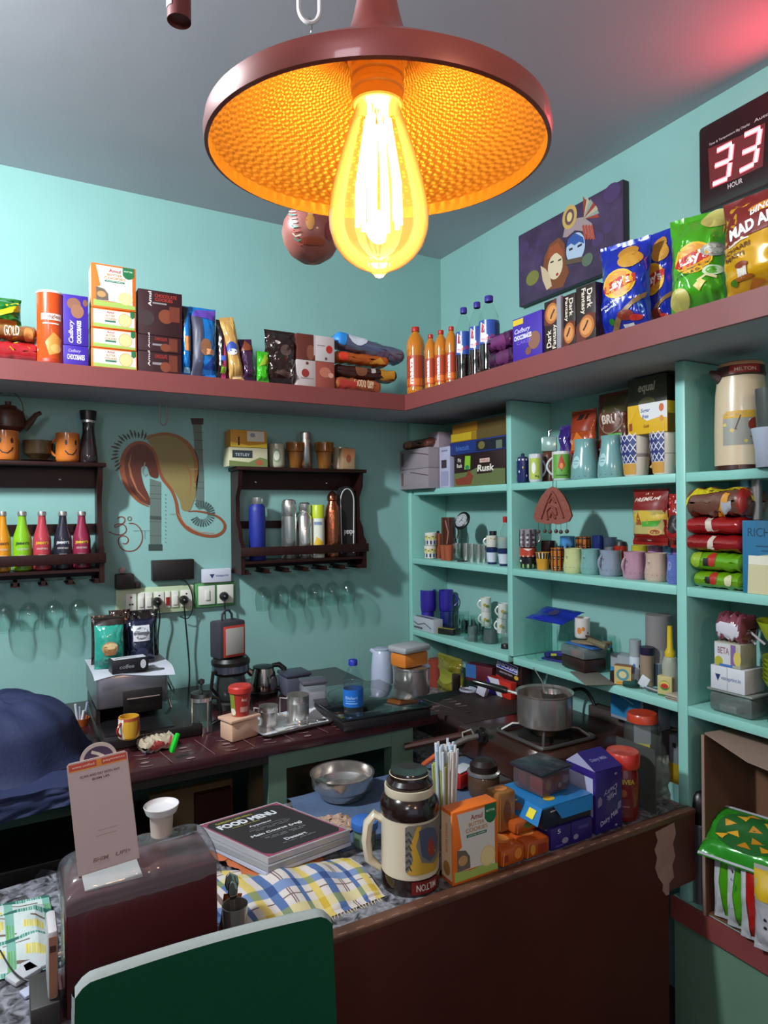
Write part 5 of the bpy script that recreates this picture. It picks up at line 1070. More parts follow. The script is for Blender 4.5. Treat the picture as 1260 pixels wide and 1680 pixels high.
# water bottle
p = PC(563, 597, 1083, 1196, BC, None)
t = thing('water_bottle', 'clear plastic water bottle with blue cap and blue label', 'bottle', p.c+Vector((0, 0, .0005)), p.rz); r, h = p.r, p.h
bp2 = [(.88, 0), (1, .03), (1, .14), (.93, .20), (.93, .26), (.97, .30), (.97, .60), (.99, .66), (.9, .74), (.5, .87), (.36, .90), (.36, .93)]
MB().lathe([(a*r, b_*h) for a, b_ in bp2], G('#e3eef2', .02, 1.35), 32, cap=False).build('bottle', t)
MB().lathe([(.0001, .001)]+[(a*r*.96, b_*h+.001) for a, b_ in bp2 if b_ < .7]+[(.0001, .70*h)], G('#cfdde4', .01, 1.33, solid=.04), 32, cap=False).build('water', t)
lp = [(.985*r, .31*h), (.985*r, .57*h)]; mb = MB().lathe(lp, M('#1c62b4', .35), 32, cap=False); mb.print(cyl(lp, .31*h, .57*h), [t_('Bisleri', -.1, .55, .6, .18, '#8fb8e0'), ('r', -.4, .2, .2, .26, '#7aa8d8'), ('r', -.4, .1, .34, .38, '#7aa8d8')]); mb.build('label', t)
MB().lathe([(.40*r, .915*h), (.44*r, .92*h), (.44*r, .99*h), (.40*r, h), (.0001, h)], M('#1c2c96', .35), 24, cap=False).build('cap', t)
# white thermos jug
p = PC(609, 646, 1063, 1135, BC, 'y', -.38)
t = thing('thermos_jug', 'white thermos jug with spout by the shelving', 'jug', p.c+Vector((0, 0, .0005)), p.rz); r, h = p.r, p.h; WJ = M('#a9b1c4', .3)
MB().lathe([(.0001, 0), (r, 0), (r*1.0, h*.4), (r*.85, h*.85), (r*.72, h*.93)], WJ, 32, cap=False).build('body', t)
MB().lathe([(r*.72, h*.93), (r*.74, h*.97), (r*.6, h), (.0001, h)], M('#9aa2b4', .35), 32, cap=False).build('lid', t)
MB().tube([(-r*.6, 0, h*.86), (-r*1.05, 0, h*.95)], [.013, .006], WJ).build('spout', t)
MB().tube([(r*.7, 0, h*.88), (r*1.5, 0, h*.8), (r*1.5, 0, h*.35), (r*.95, 0, h*.2)], .006, WJ).build('handle', t)
# steel pot and orange box on it
p = PC(645, 706, 1094, 1144, BC, None)
t = thing('steel_pot', 'straight sided steel pot at the right end of the back counter', 'pot', p.c+Vector((0, 0, .0005))); r, h = p.r, p.h
MB().lathe([(.0001, 0), (r*.96, 0), (r*.98, .006), (r*.98, h*.92), (r*1.02, h*.95), (r*1.02, h), (r*.97, h), (r*.94, .008), (.0001, .006)], STEEL, 40, cap=False).build('pot', t)
o = MB().lathe([(.0001, h+.001), (r*.99, h+.001), (r*1.0, h+.003), (.0001, h+.006)], STEEL, 40, cap=False).build('lid', t)
PT = p.c+Vector((0, 0, h+.0075))
a, b_ = at(646, 1085, 'y', PT.y-.05), at(697, 1085, 'y', PT.y-.05); lw = b_.x-a.x
t = thing('storage_container', 'orange plastic box with greyish lid standing on the steel pot', 'container', (PT.x-.012, PT.y-.005, PT.z-.0), .2)
MB().box(-lw/2*.9, lw/2*.9, -.042, .042, 0, .052, M('#c8742a', .4), .010).build('box', t); MB().box(-lw/2, lw/2, -.05, .05, .0525, .078, M('#9b9c9e', .45), .010).build('lid', t)
# ================================================================== right wall shelves, left bay
XS = -.185
# top shelf, left bay
p = PR(640, 681, 0, 0, S1, -.30)
CB = lambda n, x0, x1, yt, yb, z, xf, d, col, fr=(), dz=0, cat='box', nm='carton', **k: card(nm, n, cat, PR(x0, x1, yt, yb, z, xf), d, col, fr, dz=dz, **k)
def stackbox(lab, x0, x1, yt, yb, z, yf, d, col, fr=(), sd=(), nm='carton', ss=-1, rz=0):
    p = PB(x0, x1, yt, yb, z, yf); return card(nm, lab, 'box', p, d, col, fr, sd=sd, side_sgn=ss, rz=rz)
GB = '#8f8388'
z0 = S1
mk = [('r', -.42, -.34, .2, .85, '#6a4a4c'), ('s', [(-.1, .85), (.1, .78), (.3, .7), (.5, .62)], .004, '#5a4448'), ('s', [(-.4, .15), (-.2, .2)], .003, '#7a6a70')]
p = PR(655, 703, 770, 803, z0, -.235); p.h = .088; c1 = card('carton', 'lower grey carton overhanging the left end of the top shelf', 'box', p, .17, GB, mk, side_sgn=-1, sd=[('r', -.5, .5, 0, 1, '#3a2422')])
p = PR(655, 703, 737, 770, z0, -.235); p.h = .088; card('carton', 'upper grey carton overhanging the left end of the top shelf', 'box', p, .17, GB, mk, dz=.089, side_sgn=-1, sd=[('r', -.5, .5, 0, 1, '#3a2422')])
p = PR(650, 702, 722, 738, z0, -.22); pillow('snack_packet', 'brown wrapped packet lying on the grey cartons', 'packet', p, .11, '#6a3c2c', [('e', -.1, .6, .12, .3, '#9a6a4c')], seed=51, dz=.179, hs=.045)
p = PR(703, 720, 700, 800, S1, -.180); p.h = .245; card('carton', 'tall narrow pale carton standing beside the grey cartons', 'box', p, .09, '#9a8a94', [('r', -.3, .3, .85, .9, '#5a4a54'), ('r', -.5, .5, .62, .63, '#5a4a54'), ('r', -.2, .1, .1, .5, '#7a7084')])
p = PR(721, 738, 735, 800, S1, -.183); p.h = .175; card('carton', 'narrow white carton with dark square mark', 'box', p, .07, '#a9a9be', [('r', -.3, .2, .48, .68, '#3a2e34'), ('r', -.3, .3, .88, .92, '#7a7a94'), ('r', -.35, .35, .05, .4, '#8f92ac')])
p = PR(722, 741, 700, 800, S1, -.095); p.h = .255; card('carton', 'pinkish brown tall carton at the back of the top left bay', 'box', p, .06, '#7a5a5a', [('r', -.5, .5, .35, .37, '#4a3434')])
ry0 = (746, 829)
p = PR(745, 829, 736, 798, S1, -.186); p.h = .132
card('rusk_box', 'dark brown rusk box lettered Rusk with green and yellow tag', 'box', p, .12, '#241313', [('p', [(-.5, 0), (-.5, .42), (-.2, .44), (.0, .56), (.08, .5), (.5, .45), (.5, 0)], '#5f6a40'), ('p', [(-.45, .05), (-.15, .05), (-.1, .3), (-.2, .5), (-.25, .3), (-.48, .25)], '#7c3a26'), ('p', [(-.03, .35), (.26, .36), (.26, .85), (-.0, .85)], '#2a1414'), t_('Rusk', .14, .52, .32, .20, '#ded6c8', 0, .03, .1), ('r', .03, .22, .68, .80, '#c9b8a8'), t_('PARLE', .125, .74, .15, .07, '#b02a24'), ('p', [(-.28, .52), (-.16, .52), (-.15, .92), (-.26, .94)], '#7fb32c'), ('e', -.22, .58, .04, .07, '#2a7a5c'), t_('Fit', -.38, .82, .07, .12, '#ded6c8'), t_('Rusk', -.38, .65, .11, .12, '#ded6c8')])
p = PR(738, 829, 716, 738, S1, -.180); p.h = .052; card('biscuit_box', 'flat navy box lying on the rusk box', 'box', p, .12, '#1f3472', [('r', .0, .5, .1, .9, '#1c1f2a'), ('e', .1, .5, .06, .3, '#6a6432'), t_('biscuit', -.25, .5, .25, .4, '#4a6ab0'), ('r', .35, .45, .1, .7, '#5f6a5a')], dz=.133)
p = PR(740, 829, 700, 716, S1, -.176); p.h = .038; card('biscuit_box', 'yellow box lower of two on the navy box', 'box', p, .11, '#94701a', [('r', -.5, -.1, .1, .9, '#b89a20'), ('r', .0, .5, .0, 1, '#5a4a24')], dz=.186)
p = PR(742, 829, 688, 700, S1, -.172); p.h = .036; card('biscuit_box', 'topmost orange yellow box just under the ledge', 'box', p, .11, '#9a6a16', [('r', .0, .5, .0, 1, '#554420')], dz=.225)
# middle shelf, left bay
TC = M('#9a4a2c', .8, bump=.1)
def oncup(lab, a, b, yt, yb, mat, prof=None, name='clay_cup', xo=None, **k):
    p = PC(a, b, yt, yb, S2, *(('x', xo) if xo else ())); return tumbler(name, lab, p, mat, prof or [(.68, 0), (.72, .04), (1, 1)], cat='cup', **k)
oncup('terracotta cup at the far left of the middle shelf with a clear cup in it', 679, 697, 889, 913, TC)
p = PC(681, 695, 871, 890, S2+.062, 'x', -.12); p.c.z = S2+.068; q_ = bpy.data.objects['clay_cup']; p.c.x, p.c.y = q_.location.x, q_.location.y; tumbler('plastic_cup', 'clear plastic cup nested in the far left terracotta cup', p, GLASS)
def pat(lab, a, b, yt, yb, dz=0):
    p = PC(a, b, yt, yb, S2, 'x', -.165); p.h = .058; return mug(lab, p, '#d8d4c8', [('r', -1.6, 1.6, .02, .1, '#c8c4b8'), ('r', -1.6, 1.6, .12, .40, '#1d2566'), ('r', -1.6, 1.6, .44, .78, '#c8ba4a')]+[('e', -.7+.28*k, .62+.08*(k % 2), .05, .05, '#22261c') for k in range(6)], handle=0, dz=dz)
pat('patterned blue and yellow cup, lower of two stacked beside the terracotta cups', 696, 716, 892, 914); pat('patterned blue and yellow cup stacked on its twin', 697, 717, 872, 892, .0585)
oncup('tall stack end terracotta cup in front of the dark bottle', 711, 726, 876, 917, TC)
oncup('terracotta cup left of the steel glasses', 722, 735, 895, 920, TC); oncup('terracotta cup touching the steel glasses', 729, 744, 895, 921, TC)
p = PC(724, 747, 870, 897, S2, 'x', -.13); mug('dark brown speckled mug with handle behind the terracotta cups', p, '#4a2418', [('s', [(-.2, .9), (0, .5), (-.1, .1)], .005, '#8a5a44')], handle=1, dz=.055, prof=[(.85, 0), (1, .1), (1, 1)])
# stand for that mug: an upturned clay cup beneath
q_ = p.c; oncup('upturned terracotta cup carrying the brown speckled mug', 726, 745, 898, 918, TC, prof=[(1, 0), (.95, .05), (.8, 1)], xo=-.13); o = [o for o in bpy.data.objects if o.name.startswith('clay_cup')][-1]; o.location.x, o.location.y = q_.x, q_.y; o.scale.z = .054/max(o.dimensions.z, .01)
p = PC(726, 741, 848, 875, S2, 'x', -.07); p.h = .155
can('syrup_bottle', 'reddish brown bottle with red cap behind the brown mug', 'bottle', p, [(.9, 0), (1, .05), (1, .55), (.5, .80), (.42, .84)], M('#4a2a1c', .15, 0, .5), parts=[('cap', [(.5, .83), (.55, .85), (.55, .99), (.001, 1)], M('#a8261c', .4))])
p = PC(709, 723, 857, 880, S2, 'x', -.06); p.h = .12; can('jar', 'small dark jar with square top at the back of the middle shelf', 'jar', p, [(1, 0), (1, .8), (.8, .9), (.8, 1)], M('#2c1612', .3))
# dial thermometer on a stem
q1 = at(758, 855, 'x', -.14); t = thing('table_clock', 'round black rimmed clock tilted on a thin wire stem', 'clock', (q1.x, q1.y, S2+.0005), -PI/2+.5)
hz = q1.z-S2; X = Matrix.Translation((0, 0, hz)) @ Matrix.Rotation(math.radians(62), 4, 'X') @ Matrix.Rotation(-.3, 4, 'Y')
MB().lathe([(.0001, -.010), (.034, -.010), (.040, -.004), (.040, .004), (.034, .008), (.030, .006)], BLACK, 32, X=X, cap=False).build('rim', t)
mb = MB().lathe([(.0001, .0055), (.0305, .0055)], M('#a9aeb0', .3), 32, X=X, cap=False); sf = S(lambda u, v, o: tuple(X @ Vector((u, v, .0058+o))), 1, 1)
mb.print(sf, [('s', [(-.012, -.01), (0, 0), (.008, .016)], .003, '#24262a'), ('s', [(0, 0), (.012, -.006)], .002, '#24262a')]+[('e', .024*math.cos(k*PI/6), .024*math.sin(k*PI/6), .0022, .0022, '#34363a') for k in range(12)]); mb.build('dial', t)
MB().tube([(0, 0, .004), (-.004, .0, hz*.5), (.0, .0, hz-.03)], .0016, BLACK, 6).lathe([(.0001, 0), (.024, 0), (.022, .004), (.0001, .005)], BLACK, 20).build('stem', t)
for k, (a, b, yt, yb) in enumerate([(741, 756, 892, 919), (759, 771, 892, 922), (769, 780, 893, 923), (780, 791, 894, 924), (790, 800, 896, 925)]):
    p = PC(a, b, yt, yb, S2); tumbler('steel_tumbler', 'small steel tumbler on the middle left shelf, %s from the left' % ['first', 'second', 'third', 'fourth', 'last'][k], p, STEEL, [(.80, 0), (.85, .04), (1, 1)], group='steel tumblers')
p = PC(762, 772, 889, 905, S2, 'x', -.08); p.h = .07; tumbler('steel_tumbler', 'steel tumbler half hidden behind the row of small ones', p, STEEL)
NV = '#1a2550'
for k, (a, b, yt, yb) in enumerate([(798, 817, 899, 927), (817, 838, 901, 930)]):
    p = PC(a, b, yt, yb, S2); p.h = .066
    pr = [(.72, 0), (.76, .04, M(NV, .3)), (.80, .14, M('#c9cbd6', .3)), (.96, .68), (1.0, .72, M(NV, .3)), (1.05, .95), (1.05, 1)]
    can('espresso_cup', ['white travel cup with navy lid beside the steel tumblers', 'white travel cup with navy lid next to the upright'][k], 'cup', p, [(a_[0], a_[1])+tuple(a_[2:]) for a_ in pr], M(NV, .3))
    b_ = bpy.data.objects[-1] if False else None
    c_ = p.c
    p2 = P(); p2.r = p.r*.98; p2.w = 2*p2.r; p2.h = .046; p2.c = Vector((c_.x, c_.y, S2+.0672)); p2.rz = p.rz
    mug(['white cup with gold pattern and handle stacked on a travel cup', 'silver patterned cup stacked on the travel cup at the upright'][k], p2, ['#d0cdbf', '#8fa09c'][k], [('s', [(-.4, .7), (-.1, .8), (.2, .7), (.4, .8)], .004, '#a8a044')], handle=-1 if k == 0 else 0)
p = PC(822, 836, 846, 890, S2, 'x', -.13); p.h = .19
t = thing('plastic_bottle', 'small clear plastic bottle with red cap by the upright', 'bottle', p.c+Vector((0, 0, .0005)), p.rz); r, h = p.r, p.h
MB().lathe([(.0001, 0), (r*.9, 0), (r, .01), (r, h*.7), (r*.45, h*.84), (r*.42, h*.88)], GLASS, 24, cap=False).build('bottle', t); MB().lathe([(r*.5, h*.87), (r*.55, h*.88), (r*.55, h*.99), (.0001, h)], M('#b3241c', .4), 20, cap=False).build('cap', t)
p = PC(803, 815, 867, 880, S2, 'x', -.10); p.h = .13; can('jar', 'small jar with black lid behind the stacked cups', 'jar', p, [(1, 0), (1, .8, M('#b8bcc4', .4)), (1, .81, M('#17141a', .4)), (1, 1)], M('#b8bcc4', .4))
# lower shelf, left bay
VI = M('#2a1a86', .35, 0, .3)
def vmug(lab, a, b, yt, yb, xo, dz=0, h=None, handle=-1):
    p = PC(a, b, yt, yb, S3, 'x', xo)
    if h: p.h = h
    mug(lab, p, VI, handle=handle, dz=dz, prof=[(.88, 0), (.95, .04), (1, .3), (1, 1)], hr=.5)
    return p
p = vmug('violet mug at the bottom left of the lower shelf', 691, 712, 990, 1018, -.135, h=.075, handle=0); vmug('larger violet mug upside on the first violet mug', 689, 716, 956, 990, -.135, dz=.076, h=.098)
p = vmug('violet mug behind the glass mugs', 722, 742, 985, 1010, -.08, h=.08, handle=0); vmug('second upper violet mug with handle at the right', 720, 744, 955, 984, -.08, dz=.081, h=.095, handle=1)
p = PR(675, 712, 1014, 1026, S3, -.186); p.w *= .95; card('flat_box', 'flat black and white striped box at the corner of the lower shelf', 'box', p, .05, '#a9abb4', [('s', [(-.45, .6), (-.2, .4), (.1, .6), (.4, .3)], .004, '#2a2a30'), ('r', -.4, 0, .1, .25, '#4a4a54')], tp=[('r', -.4, .4, .1, .4, '#33333a')])
q_ = at(733, 1042, 'z', S3); t = tag(MB().box(-.040, .040, -.028, .028, 0, .026, M('#14100e', .4), .001).box(-.0402, .0402, -.0282, -.012, .0262, .0266, M('#a89a30', .4)).box(-.0412, -.0403, -.028, .028, .001, .0262, M('#a8a02c', .4)).build('match_box', None, (q_.x+.02, q_.y+.01, S3+.0005), -PI/2+.35), 'yellow and black slide open box near the edge of the lower shelf', 'box')
def gl(lab, a, b, yt, yb, mat=None, prof=None, name='drinking_glass', group='glasses on the lower shelf', h=None):
    p = PC(a, b, yt, yb, S3)
    if h: p.h = h
    return tumbler(name, lab, p, mat, prof, group)
def gmug(lab, a, b, yt, yb, xo=None, h=None, hs=1, dz=0, bowl=False):
    p = PC(a, b, yt, yb, S3, *(('x', xo) if xo else ()))
    if h: p.h = h
    return mug(lab, p, G('#eaf6f2', .02, 1.36), handle=hs, prof=([(.5, 0), (.75, .1), (1, .45), (.95, 1)] if bowl else [(.8, 0), (.9, .05), (1, 1)]), dz=dz, name='glass_mug', group='glass mugs on the lower shelf', hmat=G('#eaf6f2', .02, 1.36))
k = 0
for (a, b, yt, yb, xo) in [(718, 732, 1000, 1018, -.12), (733, 750, 1000, 1030, -.11), (745, 762, 998, 1036, -.13), (760, 778, 1000, 1045, -.15), (776, 796, 1002, 1052, -.15), (752, 770, 960, 1010, -.07), (772, 790, 965, 1012, -.06)]:
    gmug('clear glass mug on the lower left shelf, %s from the left' % ['first', 'second', 'third', 'fifth', 'last', 'fourth (at the back)', 'sixth (at the back)'][k], a, b, yt, yb, xo, .085+.004*(k % 3)); k += 1
p = PC(786, 808, 990, 1058, S3); p.h = .12
p = PC(767, 784, 1028, 1054, S3); tumbler('frosted_tumbler', 'ribbed clear tumbler near the front of the lower left shelf', p, G('#c4d6d4', .2, 1.4, solid=.12), [(1, 0), (1, .05), (.96, .1), (1, .2), (.97, .3), (.9, .9), (.86, 1)])
p = PC(791, 818, 1033, 1058, S3); tumbler('glass_bowl', 'smoky glass bowl near the front of the lower left shelf', p, G('#8fa09e', .05, 1.45, solid=.2), [(.9, 0), (1, .1), (.85, .7), (.8, 1)], cat='bowl')
for k, (a, b, yt, yb, xo, z) in enumerate([(788, 806, 957, 981, -.08, .115), (789, 806, 979, 1003, -.08, .055), (817, 835, 964, 988, -.09, .105), (815, 832, 985, 1010, -.09, .045)]):
    p = PC(a, b, yt, yb, S3, 'x', xo); p.h = .060
    mug('white mug with green leaf print, %s' % ['upper of the left pair', 'lower of the left pair', 'upper of the pair by the upright', 'lower of the pair by the upright'][k], p, '#cfd0c8', [('e', -.1, .5, .14, .12, '#a88a2c'), ('e', .15, .42, .18, .10, '#5c7a2c'), ('s', [(-.2, .3), (.3, .28)], .003, '#8a7a3a')], handle=-1, dz=z, prof=[(.9, 0), (1, .05), (1, 1)], group='white leaf print mugs')
for k, (a, b, y1, xo, z) in enumerate([(789, 805, 1010, -.08, .054), (816, 831, 1015, -.09, .044)]):
    p = PC(a, b, y1-20, y1, S3, 'x', xo); p.h = z-.001; tumbler('drinking_glass', ['upturned glass carrying the left pair of leaf print mugs', 'upturned glass carrying the leaf print mugs by the upright'][k], p, None, [(1, 0), (.85, 1)])
p = PC(822, 838, 1005, 1066, S3); t = thing('spice_mill', 'clear grinder jar with dark base beside the upright', 'jar', p.c+Vector((0, 0, .0005)), p.rz); r, h = p.r, p.h
MB().lathe([(.0001, 0), (r, 0), (r, h*.1), (r*.9, h*.12)], BLACK, 24, cap=False).build('base', t); MB().lathe([(r*.88, h*.12), (r*.9, h*.5), (r*.8, h*.52), (r*.85, h*.85), (r*.6, h*.9), (r*.6, h), (.0001, h)], G('#c8d4d2', .06, 1.45, solid=.1), 24, cap=False).build('jar', t)
# ================================================================== middle bay
# top shelf
XM = -.183
def topm(a, b, yt, yb=795, xo=XM): return PC(a, b, yt, yb, S1, 'x', xo)
p = topm(848, 868, 754, 792); mug('navy starry lidded cup beside the first upright', p, '#1f2658', [('r', -1.6, 1.6, .93, 1.0, '#c8ccd8')]+[('e', -.6+.3*k, .3+.17*(k % 3), .05, .05, ['#c8a860', '#c8ccd8'][k % 2]) for k in range(6)], handle=0)
o = MB().lathe([(.0001, 0), (p.r*.9, 0), (p.r*.8, .006), (.006, .010), (.007, .018), (.0001, .022)], M('#2a2c54', .3), 24, cap=False).build('cup_lid', None, p.c+Vector((0, 0, p.h+.001))); tag(o, 'dark knobbed lid on the navy starry cup', 'lid')
p = topm(868, 890, 746, 792); mug('white mug with yellow green cartoon print', p, '#c9ccd0', [('r', -.5, .35, .1, .85, '#a9b84a'), ('e', -.15, .5, .16, .2, '#dcdcd4'), t_('Mug', .1, .2, .3, .1, '#2c3a1c')], handle=1, hr=.5, turn=-.3)
p = topm(906, 937, 742, 790); mug('white mug with green print and red flame shape', p, '#ccd0d0', [('r', -.5, .5, .08, .9, '#5c9a3a'), ('p', [(-.2, .45), (-.1, .75), (0, .9), (.08, .75), (.2, .5), (.0, .35)], '#b03a1e'), ('e', 0, .5, .09, .1, '#d88a3c'), ('s', [(-.35, .3), (0, .34), (.35, .3)], .006, '#1c3a14'), ('r', -.3, .3, .15, .2, '#2c5a1c')], handle=-1, hr=.5, turn=.3)
p = PC(889, 914, 709, 790, S1, 'x', -.12); p.h = .175
t = thing('coffee_tin', 'brown topped glass jar with shiny square lid behind the white mugs', 'jar', p.c+Vector((0, 0, .0005)), p.rz); r = p.r
MB().lathe([(.0001, 0), (r, 0), (r, .10), (r*.8, .11)], M('#5a3426', .2, 0, .4), 24, cap=False).build('jar', t); MB().box(-r, r, -r*.8, r*.8, .1105, .165, M('#9ab8b0', .2, .3), .006).tube([(0, 0, .165), (.0, 0, .185), (.01, 0, .19)], .003, STEEL).build('lid', t)
SF = M('#6f9c9a', .22, 0, .5)
for k, (a, b, yt, yb) in enumerate([(938, 984, 722, 787), (982, 1026, 716, 784)]):
    p = topm(a, b, yt, yb, XM)
    mug(['sea green coffee jug mug, left of the two', 'sea green coffee jug mug, right of the two'][k], p, SF, [('e', -.38, .42, .17, .16, '#9fc4c4'), t_('COFFEE', -.38, .45, .24, .045, '#2c4a4c'), ('r', -.47, -.28, .37, .385, '#4a6a6c')]+[('e', -.62+.2*j, .07, .014, .009, '#24444a') for j in range(9)], handle=1 if k == 0 else 0, prof=[(1.0, 0), (1.05, .05), (1.0, .35), (.78, .72), (.74, .9), (.80, 1)], hr=.55, hh=(.25, .75))
for k, (a, b, yt, yb) in enumerate([(1020, 1068, 716, 779), (1068, 1112, 712, 776)]):
    p = topm(a, b, yt, yb, XM)
    mk = [('r', -1.5, .0, .32, .98, '#27306c'), ('r', -1.5, -.02, .04, .30, '#c08c3a')]
    for i in range(7):
        for j in range(3): pass
    for j in range(3):
        pts = [(-1.5+.1*q, .42+.26*j+.10*math.sin(q*PI/2+j*PI)) for q in range(16)]; mk.append(('s', pts, .0028, '#d9d6dc')); mk.append(('s', [(u, 2*(.42+.26*j)-v) for u, v in pts], .0028, '#d9d6dc'))
    mug(['tall mug with navy lattice pattern and mustard base, left one', 'tall mug with navy lattice pattern and mustard base beside the upright'][k], p, '#cbbfae', mk, handle=1, prof=[(.72, 0), (.78, .04), (.86, .3), (.98, .7), (1.0, 1)], hmat=M('#c09858', .3), hr=.35, turn=.25, inner=M('#8a7f78', .4))
HM = p.h
# packs behind
p = PR(928, 968, 658, 725, S1, -.125); p.h = .20; pouch('tea_pack', 'orange and red tea pack behind the green mug', 'pack', p, .06, '#a84416', [('r', -.5, .5, .62, .98, '#8c2e12'), ('r', -.15, .3, .82, .92, '#2a1a14'), ('r', -.5, .5, .1, .3, '#c02a18'), ('p', [(-.4, .3), (0, .62), (.5, .35)], '#c86a1c'), t_('TAJ', -.35, .45, .3, .08, '#e0b8a0')], dz=.04, seed=61)
p0 = p
p = PR(912, 932, 668, 745, S1, -.10); p.h = .20; pouch('purple_pack', 'shiny purple pack behind the orange tea pack', 'pack', p, .05, '#3a2272', [], seed=62, wr=2, dz=.0)
p = PR(972, 1024, 625, 716, S1, -.125); p.h = .25; pouch('coffee_pack', 'brown and green coffee pack lettered BRU', 'pack', p, .065, '#5a2c1a', [('e', .05, .62, .36, .17, '#8a6a5a'), ('e', .05, .62, .33, .155, '#5a2c1a'), ('r', -.2, .5, .72, .95, '#44401f'), t_('BRU', .05, .64, .46, .12, '#c9b8aa', 0, .04), ('r', .0, .38, .05, .45, '#3f9a2c'), ('e', -.25, .32, .2, .08, '#7c2a22'), ('e', -.2, .22, .2, .08, '#6a201c'), ('e', .2, .18, .1, .05, '#8c2c24')], dz=.03, seed=63)
p = PR(1030, 1094, 608, 690, S1, -.12); p.h = min(p.h, .304)-.057
card('sweetener_box', 'dark green and grey box lettered equal below the ledge', 'box', p, .09, '#3c4434', [('r', -.5, .5, 0, .52, '#85848c'), t_('equal', -.0, .86, .44, .14, '#b9bcae', 0, .02, .2), ('e', 0, .66, .22, .09, '#6a6a44'), ('r', -.3, .3, .4, .42, '#55545c'), ('r', -.2, .25, .30, .32, '#55545c'), ('r', -.4, -.3, .15, .2, '#2c2c34'), ('r', -.05, .05, .15, .2, '#2c2c34'), ('r', .3, .4, .15, .2, '#2c2c34')], dz=.055, side_sgn=1, sd=[('r', -.5, .5, 0, 1, '#2c2a20'), ('r', -.4, .4, .3, .5, '#4a3028')])
card('carton', 'plain low carton behind the navy lattice mugs', 'carton', (lambda q: (setattr(q, 'h', .054), q)[1])(PR(1030, 1094, 700, 760, S1, -.115)), .085, '#4a3c30')
p = PR(1030, 1095, 678, 720, S1, -.185); p.h = .088
card('sweetener_box', 'yellow and white sugar free box resting across the lattice mugs', 'box', p, .06, '#d3a51a', [('p', [(-.5, .25), (-.2, .95), (-.5, 1)], '#d3a51a'), ('p', [(-.22, 1), (-.16, .6), (.0, .42), (.3, .5), (.5, .45), (.5, 1)], '#d8d6d4'), t_('Sugar', -.04, .76, .24, .16, '#26468c', 0, .02, .2), t_('free', -.04, .58, .16, .14, '#26468c', 0, .02, .2), ('e', .36, .80, .06, .13, '#c8643a'), ('e', .36, .45, .05, .1, '#d08a3a'), t_('Gold', -.02, .25, .14, .1, '#7a3a14'), ('r', -.46, -.38, .15, .4, '#8c3c1c')], dz=HM+.0015, side_sgn=1, sd=[('r', -.5, .5, 0, .6, '#8a5a12')])
# hanging terracotta ornament
q_ = at(907, 835, 'x', -.215); t = thing('wall_hanging', 'terracotta relief plaque with little bells hanging from the shelf edge', 'hanging ornament', (q_.x, q_.y, q_.z), -PI/2+.35)
s_ = dep(q_)/FPX
TR = M('#7a3a2a', .7, bump=.3, bscale=60)
ol = [(-31, -14), (-26, -22), (-16, -24), (-8, -26), (0, -24), (8, -26), (16, -24), (26, -21), (31, -12), (26, 6), (18, 22), (8, 33), (0, 36), (-8, 32), (-18, 20), (-26, 4)]
mb = MB(); mb.prism([(x*s_*1.1, z*s_) for x, z in ol], -.006, .004, TR)
for pts in ([(-20, -16), (-12, 5), (-4, 22), (0, 28)], [(20, -15), (12, 6), (5, 22), (0, 28)], [(-8, -18), (-10, -4), (-2, 4), (6, 0), (8, -10)], [(-4, -14), (0, -6), (6, -16)], [(-6, 10), (0, 18), (7, 10)]): mb.tube([(x*s_, -.008, z*s_) for x, z in pts], .0045, TR, 6)
mb.build('plaque', t)
for k, x in enumerate((-25, -14, -5, 5, 13, 23)):
    m2 = MB().tube([(x*s_*1.05, 0, -20*s_), (x*s_*1.05, 0, -34*s_)], .0007, BLACK, 6); m2.lathe([(.0001, -.0075), (.005, -.005), (.0072, 0), (.005, .005), (.0001, .0075)], M('#4a3a34', .4), 16, c=(x*s_*1.05, 0, -38*s_+.002*(k % 2)), cap=False); m2.build('bell', t)
MB().tube([(0, .0, 34*s_), (0, .004, 50*s_)], .0015, BLACK, 6).build('string', t)
# middle shelf mugs
def ms_(a, b, yt, yb, h=None, xo=None):
    p = PC(a, b, yt, yb, S2, *(('x', xo) if xo else ()))
    if h: p.h = h
    return p
p = ms_(853, 880, 915, 934, .040); mug('low bowl cup with black, white and green bands at the left', p, '#1c1a1e', [('r', -1.6, 1.6, .02, .42, '#8ab06a'), ('e', -.5, .7, .08, .1, '#d8d8d4')], handle=0)
pp = p; p = P(); p.__dict__.update(pp.__dict__); p.h = .034; mug('low red and white bowl cup stacked in the left pile', p, '#b5402c', [('r', -1.6, 1.6, .0, .2, '#d8d0c4'), ('p', [(-.3, .95), (0, .7), (.3, .95)], '#d8d0c4')], handle=0, dz=.041)
p = P(); p.__dict__.update(pp.__dict__); p.h = .068; mk = [('r', -1.6, 1.6, y, y+.1, '#3a2a34') for y in (.12, .38, .64)]+[('r', x, x+.12, .02, .96, '#46323c') for x in (-1.1, -.7, -.3, .1, .5, .9)]+[('r', x, x+.12, y, y+.1, '#cfc8c8') for x in (-.5, -.1, .3) for y in (.25, .5)]
mug('brown tartan checked mug on top of the left pile', p, '#8f8488', mk, handle=1, dz=.076)
p = ms_(879, 903, 908, 936, .062); mug('mustard cup with black and white striped rim', p, '#c08a2a', [('r', -1.6, 1.6, .62, 1.0, '#cfcac0')]+[('r', x, x+.09, .64, .98, '#1a1818') for x in [-1.4+.2*k for k in range(15)]], handle=0, prof=[(.82, 0), (.86, .5), (.9, .6), (1.05, 1)])
plaid = [('r', -1.6, 1.6, y, y+.045, '#141214') for y in (.10, .18, .50, .60, .90)]+[('r', x, x+.07, 0, 1, '#141214') for x in [-1.5+.28*k for k in range(11)]]+[('r', x, x+.05, y, y+.05, '#d0ccc8') for x in (-.8, -.25, .30) for y in (.14, .55)]
